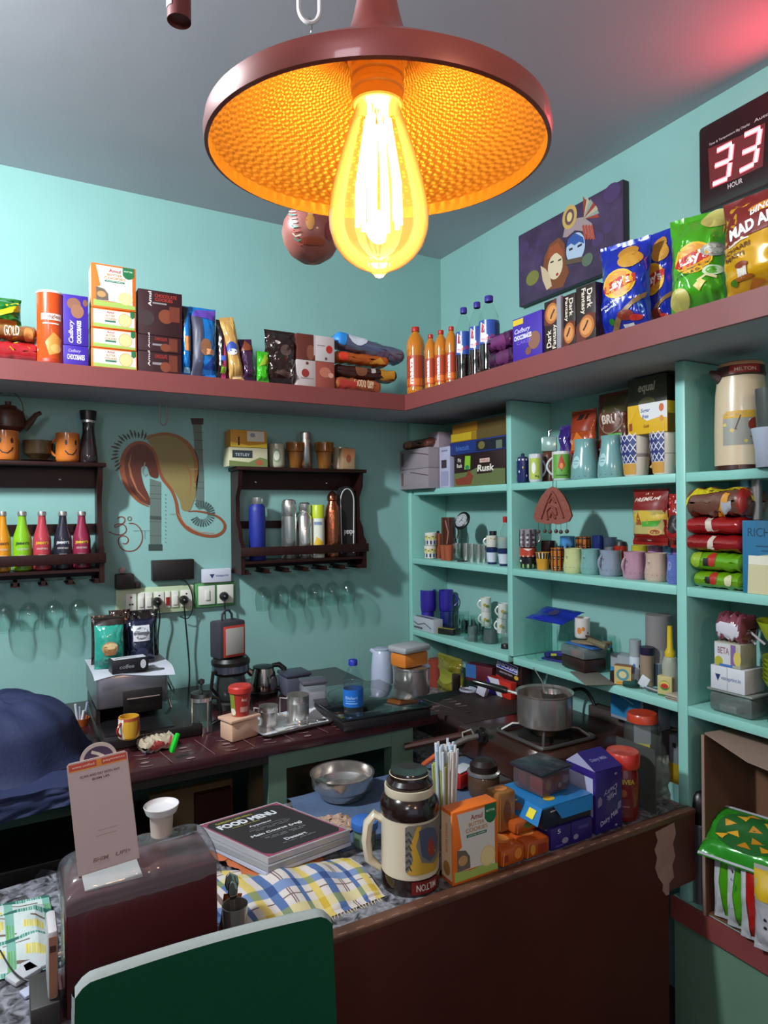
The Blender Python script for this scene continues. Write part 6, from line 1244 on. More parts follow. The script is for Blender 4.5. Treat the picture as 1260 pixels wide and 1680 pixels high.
p = ms_(904, 927, 902, 938, .080); mug('orange and black checked mug at the front of the middle shelf', p, '#c06a22', plaid, handle=0)
p = ms_(945, 969, 876, 905, .075, -.10); mug('orange and black checked mug standing further back and higher', p, '#c06a22', plaid, handle=0, dz=.045)
q2 = p; o = MB().lathe([(.0001, 0), (q2.r*.9, 0), (q2.r, .042), (.0001, .042)], M('#5a5a60', .4), 24, cap=False).build('stand_dish', None, q2.c+Vector((0, 0, .0008))); tag(o, 'grey dish raising the second checked mug', 'dish')
p = ms_(919, 943, 880, 905, .075, -.105); mug('blue and black banded mug left of the raised checked mug', p, '#4a8ac4', [('r', -1.6, 1.6, .12, .55, '#15141a'), ('r', -1.6, 1.6, 0, .1, '#cfccc8'), ('e', -.2, .4, .06, .08, '#cfccc8'), ('e', .2, .34, .06, .08, '#cfccc8')], handle=0, dz=.045)
o = MB().lathe([(.0001, 0), (p.r*.9, 0), (p.r, .042), (.0001, .042)], M('#4a4a50', .4), 24, cap=False).build('stand_dish', None, p.c+Vector((0, 0, .0008))); tag(o, 'grey dish raising the blue and black mug', 'dish')
p = ms_(888, 912, 878, 912, .10, -.09); mug('very dark brown mug behind the striped cup', p, '#24100e', handle=0)
TT = [('#b9bd84', 'pale yellow'), ('#6f9a96', 'sea green'), ('#81899a', 'grey blue'), ('#a97f90', 'dusty pink'), ('#b99f8e', 'beige'), ('#5a68a8', 'periwinkle blue')]
for k, (a, b, yt, yb) in enumerate([(925, 957, 905, 942), (953, 986, 905, 944), (984, 1021, 908, 947), (1023, 1060, 909, 952), (1059, 1096, 912, 956), (1095, 1122, 915, 960)]):
    p = ms_(a, b, yt, yb, .083); mug('%s rounded mug printed TEA in the front row' % TT[k][1], p, TT[k][0], [('e', -.4, .62, .16, .16, TT[k][0] if k != 5 else '#7a88c0'), t_('TEA', -.38, .66, .16, .07, '#2c3440', 0, .02), ('r', -.44, -.3, .58, .595, '#5a6470')]+[('e', -.75+.19*j, .25, .016, .013, '#3a3a44') for j in range(9)], handle=-1 if k in (3, 2) else 0, prof=[(.86, 0), (1.0, .08), (1.03, .28), (.92, .62), (.90, .88), (.94, 1)], hr=.25, turn=.6, group='rounded tea mugs')
for k, (a, b, yt, yb, col, nm) in enumerate([(1037, 1064, 888, 918, '#b0a02a', 'mustard yellow'), (1063, 1090, 892, 922, '#b878a8', 'orchid pink'), (1088, 1106, 896, 924, '#6aa0c8', 'sky blue'), (1104, 1120, 897, 926, '#9a6ab4', 'lilac')]):
    p = ms_(a, b, yt, yb, .10, -.095); mug('%s mug in the back row behind the tea mugs' % nm, p, col, handle=0)
p = ms_(1008, 1030, 893, 925, .095, -.09); mug('red mug with dark lid behind the grey blue mug', p, '#9a2418', handle=0); o = MB().lathe([(.0001, 0), (p.r, 0), (p.r*.8, .012), (.0001, .016)], M('#22201f', .4), 24, cap=False).build('cup_lid', None, p.c+Vector((0, 0, p.h+.001))); tag(o, 'dark lid resting on the red mug', 'lid')
p = ms_(992, 1008, 896, 915, .09, -.11); mug('small silver grey mug between the back row cups', p, M('#8a8a90', .3, .6), handle=0)
p = ms_(972, 990, 873, 900, .125, -.08); tumbler('blue_tumbler', 'translucent dark blue jar at the back of the middle shelf', p, G('#2a3c8a', .1, 1.4, solid=.5)); p = ms_(990, 1012, 873, 900, .12, -.06); tumbler('blue_tumbler', 'translucent grey blue jar with ribbed side at the back', p, G('#5a6a80', .1, 1.4, solid=.4))
# red tea packs
p = PR(1031, 1088, 797, 888, S2, -.165); p.h = at(1060, 797, 'x', -.165).z-at(1060, 890, 'x', -.165).z
MB0 = p
mk = [('r', -.5, .5, .62, 1, '#7a1a16'), t_('TATA', .0, .92, .25, .05, '#d8c8b0'), t_('PREMIUM', .02, .82, .7, .07, '#e0d0c0', 4, .02, .2), ('r', -.5, .5, .20, .62, '#a89a5c'), ('p', [(-.5, .5), (-.1, .62), (.5, .56), (.5, .45), (-.5, .40)], '#c8a83a'), ('p', [(-.1, .42), (.4, .44), (.3, .34), (-.1, .33)], '#4a9a2c'), ('p', [(-.3, .36), (-.2, .6), (-.1, .36)], '#8c4a24'), ('e', .25, .24, .17, .06, '#c89a50'), ('e', .25, .24, .12, .04, '#8a4a1c'), ('r', -.5, .5, .03, .14, '#8a1814'), ('s', [(-.35, .09), (.1, .09)], .003, '#e0c8b0')]
pouch('tea_pack', 'red tea pack with green hills lettered PREMIUM standing on the back row mugs', 'pack', p, .05, '#8a1a16', mk, seed=64, dz=.105, pinch=.02, crimp=M('#8a1814', .25, .2, .4))
p = PR(1088, 1119, 822, 892, S2, -.172); p.h = .155
pouch('tea_pack', 'glossy red pack with round dark emblem beside the second upright', 'pack', p, .06, '#9c1c1a', [('e', .05, .45, .32, .17, '#1f1618'), ('s', [(-.1, .45), (.1, .5), (.35, .58)], .008, '#c8c0c0'), ('s', [(.0, .85), (.4, .9)], .010, '#c0b0b4'), ('s', [(0, .68), (.4, .72)], .006, '#c0b0b4')], seed=65, dz=.10, wr=2)
# lower shelf middle bay: clear bottles etc.
def s3(a, b, yt, yb, h=None, xo=None):
    p = PC(a, b, yt, yb, S3, *(('x', xo) if xo else ()))
    if h: p.h = h
    return p
CBL = G('#e6f6f2', .04, 1.34)
pos = []
for k, (a, b, yt, yb) in enumerate([(860, 880, 1010, 1074), (878, 898, 1012, 1078), (898, 916, 1012, 1074), (914, 932, 1010, 1072)]):
    p = s3(a, b, yt, yb, .125, [-.175, -.165, -.13, -.10][k]); pos.append(p)
    tag(MB().lathe([(.0001, .002), (p.r*.5, 0), (p.r*.95, .008), (p.r, .02), (p.r*.97, .06), (p.r, .10), (p.r*.8, .118), (p.r*.8, .125)], CBL, 24, cap=False).build('plastic_jar', None, p.c+Vector((0, 0, .0005))), 'clear empty plastic jar under the blue packet, %s from the left' % ['first', 'second', 'third', 'fourth'][k], 'jar', 'clear plastic jars')
p = PR(857, 936, 985, 1012, S3, -.175); p.h = .045; p.f.z = S3+.128
t = pouch_mesh(p.w, .11, .03, '#1c2a98', [('e', 0, .5, .12, .2, '#3a3a5a')], M('#1c2a98', .15, .1, .6), seed=66, wr=1.5)
o = t.build('wet_wipe_packet', None, (-.13, p.f.y, S3+.150), rot=(-1.25, 0, -PI/2), recalc=False); o.location = (-.185, p.f.y, S3+.150); o.scale = (.78, .62, 1); tag(o, 'shiny blue packet lying across the clear jars', 'packet')
p = PR(853, 863, 1013, 1019, S3, -.186)
p = s3(943, 968, 1003, 1036, .070, -.12); p.c.z = S3+.10; mug('white mug with orange flower print raised on a glass jar', p, '#c9c4c0', [('e', -.2, .4, .14, .16, '#c87a2c'), ('e', .05, .5, .10, .1, '#c87a2c'), ('e', .35, .3, .05, .05, '#3a3a3c')], handle=0)
q_ = p; p = P(); p.__dict__.update(q_.__dict__); p.c = Vector((q_.c.x, q_.c.y, S3)); p.h = .098; p.r *= 1.05; p.w = 2*p.r; tumbler('glass_jar', 'straight clear glass jar carrying the flower print mug', p, CBL, [(1, 0), (1, 1)])
for k, (a, b, yt, yb) in enumerate([(930, 948, 1030, 1080), (965, 990, 1030, 1085), (988, 1012, 1025, 1070)]):
    p = s3(a, b, yt, yb, .11, [-.11, -.08, -.05][k]); tumbler('glass_jar', 'clear glass jar on the lower middle shelf, %s' % ['left of the flower mug jar', 'right of the flower mug jar', 'furthest right at the back'][k], p, CBL, [(.95, 0), (1, .05), (1, .8), (.85, .88), (.85, 1)])
q_ = at(908, 1086, 'z', S3)
t = thing('stapler', 'purple hole punch lying near the front edge', 'hole punch', (q_.x+.02, q_.y, S3+.0006), -PI/2+.2)
PU = M('#2c2070', .35); MB().box(-.055, .055, -.022, .022, 0, .008, PU, .003).build('base', t)
X = Matrix.Rotation(-.18, 4, 'Y'); MB().box(-.045, .045, -.016, .016, .016, .034, PU, .006, X=X).box(-.02, .03, -.014, .014, .0085, .02, BLACK).build('lever', t); MB().box(-.012, .012, -.0175, -.0165, .020, .028, M('#b8a82c', .4), X=X).build('sticker', t)
p = s3(937, 957, 1069, 1099, .062); can('pill_bottle', 'small white bottle with orange cap near the front edge', 'bottle', p, [(.9, 0), (1, .05), (1, .6), (.8, .68)], M('#a9b8b2', .4), parts=[('cap', [(.95, .69), (.98, .7), (.98, .97), (.001, 1)], M('#c8451a', .4))])
q_ = at(935, 1110, 'z', S3); o = MB().box(-.035, .13, -.05, .04, 0, .004, M('#6f6a60', .6), .001).build('clip_board', None, (q_.x+.07, q_.y-.02, S3+.0006), -PI/2-.5); tag(o, 'thin grey board jutting over the shelf edge', 'board'); o.location.x = -.165
q_ = at(1000, 1092, 'z', S3); t = thing('storage_container', 'dark box with clear lid under the pile of papers', 'container', (-.125, q_.y, S3+.0006), -PI/2-.15)
MB().box(-.062, .062, -.045, .045, .0045, .046, M('#2a1814', .4), .006).build('box', t); MB().box(-.064, .064, -.047, .047, .0465, .082, G('#9aa4a4', .1, 1.4, solid=.35), .008).build('lid', t)
CT = thing('paper_bundle', 'bundle of folded brown card and blue paper on the clear lid', 'paper bundle', (-.115, q_.y-.02, S3+.084), -PI/2-.1)
MB().box(-.075, .06, -.04, .04, 0, .004, M('#2a66a8', .5)).build('blue_sheet', CT); MB().box(-.06, .075, -.03, .03, .006, .016, M('#7a6a52', .7), .002, X=Matrix.Rotation(-.10, 4, 'Y')).build('folded_card', CT); MB().tube([(.02, -.02, .022), (.09, -.025, .018), (.105, -.025, .016)], [.010, .011, .008], M('#6a6248', .5)).build('roll', CT)
MB().box(-.08, .08, .0, .01, .022, .028, M('#3c2e26', .7), X=Matrix.Rotation(.12, 4, 'Y')).build('wooden_strip', CT)
q_ = at(1012, 1122, 'z', S3); t = tag(MB().box(-.018, .018, -.014, .014, 0, .036, M('#241a18', .4), .003).build('tape_dispenser', None, (-.165, q_.y+.004, S3+.0006), -PI/2), 'small dark block at the front edge beside the honey box', 'block')
p = s3(1033, 1052, 1050, 1102, None, -.125); can('cream_tube', 'white cylinder with blue print and grey top', 'bottle', p, [(1, 0), (1, .60, M('#b9c4cc', .3)), (.98, .61, M('#8a9296', .3)), (.98, 1)], M('#b9c4cc', .3), [('e', -.2, .3, .15, .12, '#2c6aa0'), ('e', -.1, .4, .1, .06, '#2c6aa0'), ('e', .35, .4, .06, .04, '#26303a')])
p = s3(1051, 1073, 1062, 1104, None, -.125); can('jam_jar', 'beige jar with dark purple lid', 'jar', p, [(1, 0), (1, .80, M('#1d1830', .4)), (1.05, .82), (1.05, 1)], M('#94806c', .35))
q_ = at(1020, 1124, 'z', S3)
a = at(1015, 1120, 'z', S3); b = at(1046, 1130, 'z', S3)
p = P(); p.w = .052; p.h = .060; p.f = Vector((-.178, at(1026, 1122, 'z', S3).y-.006, S3)); p.rz = -PI/2+.5; p.bk = Vector((1, 0, 0))
card('honey_box', 'small brown and cream box with round blue green badge', 'box', p, .030, '#7c4a1a', [('r', -.48, .48, .05, .97, '#bfa86a'), ('e', 0, .55, .36, .30, '#4a8a94'), ('e', 0, .55, .22, .18, '#c8bc8a'), ('r', -.35, .35, .08, .18, '#c8801c')], side_sgn=1, sd=[('r', -.4, .4, .3, .6, '#c9c4bc')])
q_ = at(1050, 1130, 'z', S3); t = thing('wrist_watch', 'white faced gadget with dark green strap lying at the front edge', 'gadget', (-.178, q_.y-.01, S3+.0006), -PI/2+.2)
GR = M('#14403a', .4); MB().tube([(-.045, 0, .010), (-.02, 0, .014), (-.005, 0, .022)], .009, GR, 10).tube([(-.035, .014, .007), (-.005, .014, .010)], .0065, GR, 10).build('strap', t); MB().box(-.014, .014, -.003, .003, 0, .034, M('#c4c8cc', .3), .004, X=Matrix.Translation((.012, -.002, .014)) @ Matrix.Rotation(.5, 4, 'Y')).build('face', t); MB().tube([(.02, 0, .014), (.05, .005, .008), (.075, .008, .006)], .0065, M('#4a4a50', .4), 8).build('grip', t)
p = s3(1087, 1113, 1068, 1140, None, -.16); p.h = at(1100, 1062, 'x', -.16).z-S3
t = thing('syrup_bottle', 'cloudy squeeze bottle with yellow nozzle cap beside the second upright', 'bottle', p.c+Vector((0, 0, .0005)), p.rz); r, h = p.r, p.h
MB().lathe([(.0001, 0), (r*.9, 0), (r, .01), (r*.95, h*.4), (r, h*.62), (r*.75, h*.76), (r*.5, h*.78)], M('#9a9c8c', .3, 0, .3), 28, cap=False).build('bottle', t); h2 = at(1100, 1030, 'x', -.16).z-S3
MB().lathe([(r*.62, h*.775), (r*.64, h*.86), (r*.38, h*.95), (r*.30, h2), (.0001, h2)], M('#c8a816', .35), 24, cap=False).build('cap', t)
p = s3(1082, 1122, 1008, 1100, .21, -.02); p.c.x = -.05; can('paper_roll', 'large grey white roll standing at the back right of the lower shelf', 'roll', p, [(1, 0), (1, .5, M('#8c8684', .7)), (1, .505, M('#7c7674', .7)), (1, 1)], M('#8c8684', .7))
p = P(); p.w = .042; p.h = .058; q_ = at(1099, 1140, 'z', S3); p.f = Vector((-.172, q_.y-.004, S3)); p.rz = -PI/2+.25; p.bk = Vector((1, 0, 0))
card('medicine_box', 'little cream box with red and green oval badge at the front edge', 'box', p, .028, '#b5a86e', [('e', 0, .55, .34, .24, '#2c7a3c'), ('e', 0, .58, .32, .18, '#c8b45a'), ('e', 0, .52, .26, .12, '#b02a20'), ('r', -.46, .46, .02, .1, '#3a6a3a')], side_sgn=1, sd=[('r', -.4, .4, .1, .9, '#8a6a3a')])
q_ = at(1113, 1125, 'z', S3); p = P(); p.w = .045; p.h = .085; p.f = Vector((-.125, -1.385, S3)); p.rz = -PI/2; p.bk = Vector((1, 0, 0))
card('medicine_box', 'white card box with red bulb shape beside the upright', 'box', p, .02, '#c4c2bf', [('e', -.1, .55, .14, .13, '#a81c22'), ('r', -.2, 0, .25, .4, '#c8b48a')])
p = P(); p.w = .040; p.h = .016; p.f = Vector((-.190, -1.392, S3)); p.rz = -PI/2; p.bk = Vector((1, 0, 0)); card('card_stack', 'small stack of brown and white cards at the shelf corner', 'cards', p, .05, '#a89c8c', [('s', [(-.45, .3), (.45, .3)], .002, '#3a2420'), ('s', [(-.45, .65), (.45, .65)], .002, '#3a2420')])
p = s3(1080, 1092, 1118, 1134, .022); can('adhesive_tape', 'white roll of tape beside the small cream box', 'tape', p, [(1, 0), (1, 1)], M('#b4b2ac', .4))
# ================================================================== right bay
# flask on top shelf
p = PC(1176, 1256, 597, 768, S1, 'x', -.19); p.r *= .98
t = thing('thermos_jug', 'tall cream thermos jug with brown band lettered MILTON on the top right shelf', 'jug', p.c+Vector((0, 0, .0005)), p.rz); r, h = p.r, p.h; IV = M('#c9b596', .3, 0, .3); BW = M('#3a1a14', .3, 0, .4)
MB().lathe([(.0001, 0), (r*1.0, 0), (r*1.0, h*.04)], BW, 40, cap=False).build('base', t)
pr = [(r, h*.041), (r*1.0, h*.4), (r*.96, h*.70), (r*.88, h*.86)]; mb = MB().lathe(pr, IV, 40, cap=False)
mb.print(cyl(pr, h*.041, h*.86), [('p', [(-.35, .22), (-.35, .55), (-.27, .60), (.55, .60), (.62, .55), (.62, .22)], '#8a8a80'), ('p', [(-.35, .52), (-.35, .56), (-.27, .60), (.55, .60), (.62, .55), (.5, .52)], '#c89a2c'), ('s', [(-.33, .46), (-.15, .38), (.1, .26), (.3, .23)], .008, '#c8a84a'), ('e', .35, .44, .22, .09, '#7a2a1a'), ('s', [(.15, .5), (.4, .38)], .005, '#d8d0c0'), ('s', [(.0, .55), (-.1, .40), (.2, .3)], .003, '#5a3a2c')]); mb.build('body', t)
pr = [(r*.885, h*.861), (r*.95, h*.87), (r*.90, h*.955)]; mb = MB().lathe(pr, BW, 40, cap=False); mb.print(cyl(pr, h*.87, h*.955), [('r', -.22, .42, .1, .95, '#8a1c14'), t_('MILTON', .1, .5, .44, .4, '#d0a898', 0, .02)]); mb.build('collar', t)
MB().lathe([(r*.90, h*.956), (r*.86, h*.985), (r*.7, h), (.0001, h)], M('#b08460', .35), 36, cap=False).build('lid', t); MB().tube([(-r*.7, -r*.3, h*.87), (-r*1.15, -r*.35, h*.93)], [.02, .006], BW).build('spout', t)
p = PC(1236, 1290, 703, 768, S1, 'x', -.225); t = thing('mixer_cup', 'white plastic base with clear cup at the right edge of the top shelf', 'container', p.c+Vector((0, 0, .0005)), p.rz); r, h = p.r, p.h
MB().lathe([(.0001, 0), (r*.75, 0), (r*.8, h*.5), (r, h), (.0001, h)], M('#a8b0c0', .35), 28, cap=False).build('base', t); MB().lathe([(r*.7, h+.001), (r*.8, h+.06), (r*.82, h+.095), (.0001, h+.096)], G('#6a706c', .08, 1.45, solid=.4), 28, cap=False).build('cup', t)
# middle shelf right: packets
def pk(lab, a, b, yt, yb, col, mk, dz, hs, seed, wr=.7, d=.12, xo=-.192, **k):
    p = PR(a, b, yt, yb, S2, xo); return pillow('food_packet', lab, 'packet', p, d, col, mk, seed=seed, dz=dz, hs=hs, wr=wr, **k)
pk('bottom green packet of the pile on the middle right shelf', 1133, 1216, 940, 968, '#6a9a14', [('e', -.05, .6, .08, .25, '#a82a1c'), ('e', .25, .55, .07, .2, '#c8c49a'), ('r', -.2, -.1, .4, .6, '#1c1c14')], 0, .045, 71)
pk('second green packet of the pile on the middle right shelf', 1128, 1217, 912, 942, '#5f9a12', [('e', -.05, .6, .08, .25, '#a82a1c'), ('r', -.2, -.1, .4, .6, '#1c1c14'), ('e', -.35, .6, .1, .3, '#8aa82a')], .046, .050, 72)
pk('lower red packet of the pile on the middle right shelf', 1115, 1217, 892, 918, '#8c1618', [('p', [(-.05, .3), (.0, .8), (.06, .8), (.06, .3)], '#c8b8a8')], .097, .046, 73)
pk('upper red packet sticking past the second upright', 1105, 1217, 868, 896, '#96181a', [('p', [(-.0, .3), (-.03, .85), (.05, .85), (.10, .3)], '#c8b8a8')], .144, .046, 74)
pk('brown noodle packet with yellow edge on top of the red ones', 1118, 1222, 828, 870, '#6a4234', [('p', [(-.5, .3), (-.3, .85), (.5, .98), (.5, .85), (-.3, .65)], '#c8b41a'), ('r', .38, .48, .3, .95, '#8c1c18'), ('p', [(.0, .0), (.2, .7), (.28, .65), (.1, .0)], '#c8861c'), ('r', .15, .3, .3, .5, '#9a9aa0')], .191, .075, 75, wr=1.2)
p = PR(1218, 1330, 876, 975, S2, -.190); p.h = .182
card('cracker_box', 'blue box lettered RICH with pale biscuits picture at the right edge', 'box', p, .09, '#2a6a90', [t_('RICH', -.24, .84, .34, .12, '#1c3a54', 0, .0), ('e', .08, .82, .10, .10, '#164a80'), ('r', -.28, .1, .64, .66, '#1c4a6a'), ('r', -.20, .0, .58, .60, '#1c4a6a'), ('p', [(-.42, .0), (-.40, .50), (-.1, .54), (-.1, .0)], '#c4bc94'), ('p', [(-.08, .0), (-.08, .50), (.3, .54), (.3, .0)], '#bfb68c'), ('r', -.40, -.1, .40, .52, '#d8d4c0'), ('r', -.08, .3, .40, .52, '#d8d4c0')])
p = PC(1232, 1252, 832, 874, S2, 'x', -.15); p.c.z = S2+.1835; tumbler('steel_tumbler', 'frosted steel glass standing on the blue RICH box', p, M('#8a8886', .35, .7), [(.72, 0), (.75, .04), (1, 1)])
p = PC(1216, 1232, 846, 876, S2, 'x', -.145); p.c.z = S2+.1835; can('small_jar', 'small blue and white jar on the blue RICH box', 'jar', p, [(1, 0), (1, .7, M('#4a8aa0', .4)), (1.05, .72, M('#b9b6ae', .4)), (1.05, 1)], M('#4a8aa0', .4))
# lower shelf right
p = PR(1160, 1232, 1130, 1168, S3, -.185); t = thing('storage_container', 'greyish clear plastic box holding white sachets on the lower right shelf', 'container', p.f+Vector((.055, 0, .0005)), -PI/2); w_ = p.w
MB().box(-w_/2, w_/2, -.05, .05, 0, .055, G('#8a9490', .1, 1.35, solid=.35), .012).build('box', t); MB().box(-w_*.3, w_*.1, -.04, .02, .004, .022, M('#b8bab4', .6), .003).build('sachets', t); MB().box(-w_/2-.003, w_/2+.003, -.053, .053, .0555, .062, M('#7a7f7a', .4), .004).build('lid', t)
p = PR(1166, 1222, 1104, 1140, S3, -.186); p.h = .062
card('business_card_box', 'white card box with blue triangle lettered vistaprint.in on the plastic box', 'card box', p, .085, '#c8c8cc', [('p', [(-.36, .66), (-.20, .66), (-.28, .36)], '#1f3060'), t_('vistaprint.in', .1, .50, .58, .2, '#6a7a9c', 0, .015), ('s', [(0, .0), (0, 1)], .0012, '#9a9aa4')], dz=.063)
p = PR(1172, 1215, 1070, 1106, S3, -.183); p.h = .062
card('name_tag_box', 'clear box with coloured card lettered BETA', 'box', p, .07, '#a9a894', [('r', -.48, .12, .1, .95, '#c4c4c8'), t_('BETA', -.14, .66, .44, .28, '#8a5a5c', 0, .02), ('e', -.32, .2, .16, .2, '#a8a02c'), ('r', .14, .32, .1, .95, '#7a5c90'), ('e', .38, .4, .14, .3, '#c8b45a'), ('r', -.3, .2, .0, .1, '#3a6ab0')], dz=.126)
p = PR(1172, 1218, 1030, 1070, S3, -.18); p.h = .075
pillow('wrapped_napkins', 'maroon and white packet in clear wrap on top of the card boxes', 'packet', p, .08, '#7a3a48', [('r', -.45, .35, .25, .62, '#c4c0c8'), ('p', [(.1, .3), (.4, .5), (.3, .2)], '#d8d4d8')], seed=76, dz=.189, hs=.07, wr=2, mat=M('#7a3a48', .12, .1, .8))
def bowl(lab, cx, cy, z, r, h, k):
    return tag(MB().lathe([(.0001, 0), (r*.55, 0), (r*.85, h*.5), (r, h*.92), (r*1.03, h), (r*.96, h*.95), (r*.8, h*.5), (r*.5, .004), (.0001, .004)], M('#98a816', .4), 36, cap=False).build('plastic_bowl', None, (cx, cy, z)), lab, 'bowl', 'lime green bowls')
q_ = at(1290, 1140, 'x', -.17)
bx, by = -.115, at(1302, 1100, 'x', -.15).y
o = MB(); 
for k in range(3): o.tube([(.072*math.cos(a_), .072*math.sin(a_), .008+.022*k) for a_ in [2*PI*i/32 for i in range(32)]], .0018, BLACK, 6, closed=True)
for k in range(12): o.tube([(.072*math.cos(k*PI/6), .072*math.sin(k*PI/6), .002), (.072*math.cos(k*PI/6+.3), .072*math.sin(k*PI/6+.3), .030), (.072*math.cos(k*PI/6), .072*math.sin(k*PI/6), .058)], .0015, BLACK, 6)
ob = thing('wire_basket', 'black wire basket of wooden cutlery under the lime bowls', 'basket', (bx, by, S3+.0006)); o.build('wire_frame', ob); MB().lathe([(.0001, 0), (.066, 0), (.066, .054), (.0001, .054)], M('#8a6450', .7, var=.3, vscale=40), 24, cap=False).build('contents', ob)
for k in range(6): bowl('lime green bowl, %s of the nested stack on the wire basket' % ['lowest', 'second', 'third', 'fourth', 'fifth', 'topmost'][k], bx, by, S3+.062+.011*k, .082, .050, k)
bowl('lime green bowl standing on the nested stack full of red packets', bx+.0, by-.005, S3+.175, .098, .082, 6)
for k in range(5):
    o = MB().box(-.03, .03, -.006, .006, 0, .05, M(['#a8221a', '#7a1a16', '#c02c1c', '#5a1410', '#a8321c'][k], .3, 0, .4), .003).build('sauce_sachet', None, (bx-.03+.02*k, by-.02+.014*(k % 3), S3+.215), rot=(.3*(k-2)*.4, .4, k*.7)); tag(o, ['bright red sachet at the left in the top lime bowl', 'dark red sachet second from the left in the top lime bowl', 'bright red sachet in the middle of the top lime bowl', 'darkest red sachet in the top lime bowl', 'orange red sachet at the right in the top lime bowl'][k], 'sachet')
a, b = at(1192, 1012, 'x', -.16), at(1240, 1048, 'x', -.13)
for k in range(2):
    o = thing('straw', ['upper white straw leaning from the lime bowl', 'lower white straw leaning from the lime bowl'][k], 'straw', a+Vector((0, -.012*k, .004*k))); MB().tube([(0, 0, 0), b+Vector((0, -.012*k, -.015))-a], .0032, M('#b9b2b4', .4), 8).build('tube', o)
# base ledge: carton, snack strips, thermos bottle
cy0 = at(1160, 1480, 'z', S4).y
t = thing('cardboard_box', 'open brown cardboard box lying on its side on the low ledge', 'box', (0, 0, 0))
KR = M('#6a4630', .75, bump=.05, var=.08, vscale=5); KL = M('#8a7264', .75, bump=.04)
yL = at(1158, 1400, 'x', -.20).y; zt = at(1158, 1206, 'x', -.20).z
mb = MB().box(-.195, -.012, yL-.55, yL-.0045, S4+.001, S4+.006, KR).box(-.205, -.012, yL-.004, yL, S4+.001, zt, KR).box(-.012, -.008, yL-.55, yL, S4+.001, zt, KR).box(-.195, -.012, yL-.55, yL-.0045, zt-.005, zt-.001, KR); mb.build('carton', t)
MB().add([(-.2, yL-.0, zt+.0005), (-.02, yL-.03, zt+.0005), (-.02, yL-.55, zt+.0005), (-.31, yL-.55, zt-.02), (-.30, yL-.22, zt-.012)], [(0, 1, 2, 3, 4)], KL) 
mb = MB(); v = [(-.2, yL-.0), (-.02, yL-.03), (-.02, yL-.55), (-.31, yL-.55), (-.27, yL-.16)]; zz = [0, .0, .0, -.02, -.01]
mb.add([(x, y, zt+.001+dz) for (x, y), dz in zip(v, zz)]+[(x, y, zt+.005+dz) for (x, y), dz in zip(v, zz)], [(0, 1, 2, 3, 4), (9, 8, 7, 6, 5)]+[(i, (i+1) % 5, 5+(i+1) % 5, 5+i) for i in range(5)], KL); mb.build('top_flap', t)
MB().box(-.209, -.2055, yL-.004, yL+.004, S4+.001, zt, KL).build('side_flap', t)
pq = at(1147, 1462, 'x', -.165)
t = thing('thermos_bottle', 'steel bottle with black cap between the counter and the cardboard box', 'bottle', (-.150, at(1150, 1400, 'x', -.150).y, S4+.0005)); hb = at(1147, 1297, 'x', -.145).z-S4
MB().lathe([(.0001, 0), (.030, 0), (.030, hb*.70), (.028, hb*.72)], M('#8f8c92', .3, .8), 32, cap=False).build('body', t); MB().lathe([(.028, hb*.721), (.031, hb*.75), (.030, hb*.88), (.024, hb*.97), (.015, hb), (.0001, hb)], BLACK, 32, cap=False).build('cap', t)
def strip(lab, x, y, px0, px1, yt, yb, col, mk, seed, rz, lean=0, T=.03, xo=-.23):
    p = PR(px0, px1, yt, yb, S4, xo); p.h = at((px0+px1)/2, yt, 'x', xo).z-at((px0+px1)/2, yb, 'x', xo).z; p.f.z = at((px0+px1)/2, yb, 'x', xo).z
    return pouch('chip_bag', lab, 'chip bag', p, T, col, mk, seed=seed, rz=rz, rx=lean, wr=1.6, crimp=M('#b9bcc0', .3, .3, .3))
gw = [('p', [(-.5, 0), (-.5, 1), (-.2, 1), (-.3, .5), (-.15, 0)], '#b4b8ba'), ('s', [(-.3, .9), (-.2, .6), (-.3, .3)], .004, '#2c7a1c'), ('e', -.32, .8, .05, .02, '#22242a'), ('e', -.32, .7, .05, .02, '#22242a')]
def strip2(lab, yc, w, zb, h, col, mk, seed, rz, T=.035, xf=-.240):
    p = P(); p.w = w; p.h = h; p.f = Vector((xf, yc, zb)); p.rz = -PI/2; p.bk = Vector((1, 0, 0))
    return pouch('chip_bag', lab, 'chip bag', p, T, col, mk, seed=seed, rz=rz, wr=1.6, crimp=M('#b9bcc0', .3, .3, .3))
zA = S4+.012
ys = [at(1180, 1460, 'x', -.225).y, at(1210, 1480, 'x', -.225).y, at(1238, 1500, 'x', -.225).y, at(1262, 1520, 'x', -.225).y]
strip2('bright green snack bag at the left front of the cardboard box', ys[0]-.005, .075, zA, .20, '#4a9a14', gw[:1]+[('p', [(.2, .3), (.5, .4), (.5, .9), (.3, .95)], '#b89a6a')], 81, .35, xf=-.205)
strip2('bright green snack bag with white side, second in the row', ys[1], .078, zA, .18, '#4a9a14', gw, 82, .30, xf=-.215)
strip2('red snack bag in the middle of the row', ys[2], .080, zA-.0, .20, '#a81c18', [('p', [(.0, .0), (.5, .0), (.5, .3), (.1, .35)], '#a8744a'), ('p', [(.1, .55), (.5, .5), (.5, .8), (.2, .85)], '#b8884a'), ('p', [(-.5, 0), (-.5, 1), (-.35, 1), (-.3, .5), (-.2, 0)], '#b4b8ba')], 83, .30, xf=-.225)
strip2('yellow topped snack bag at the right edge of the picture', ys[3]-.01, .09, zA, .20, '#b4b4b8', [('r', -.5, .5, .62, 1, '#c8a41c'), ('e', -.2, .4, .04, .02, '#22242a'), ('e', -.2, .3, .04, .02, '#22242a'), ('p', [(.1, .0), (.5, .0), (.5, .6), (.2, .5)], '#8c1c18')], 84, .3, xf=-.235)
p = P(); fw = .23; 
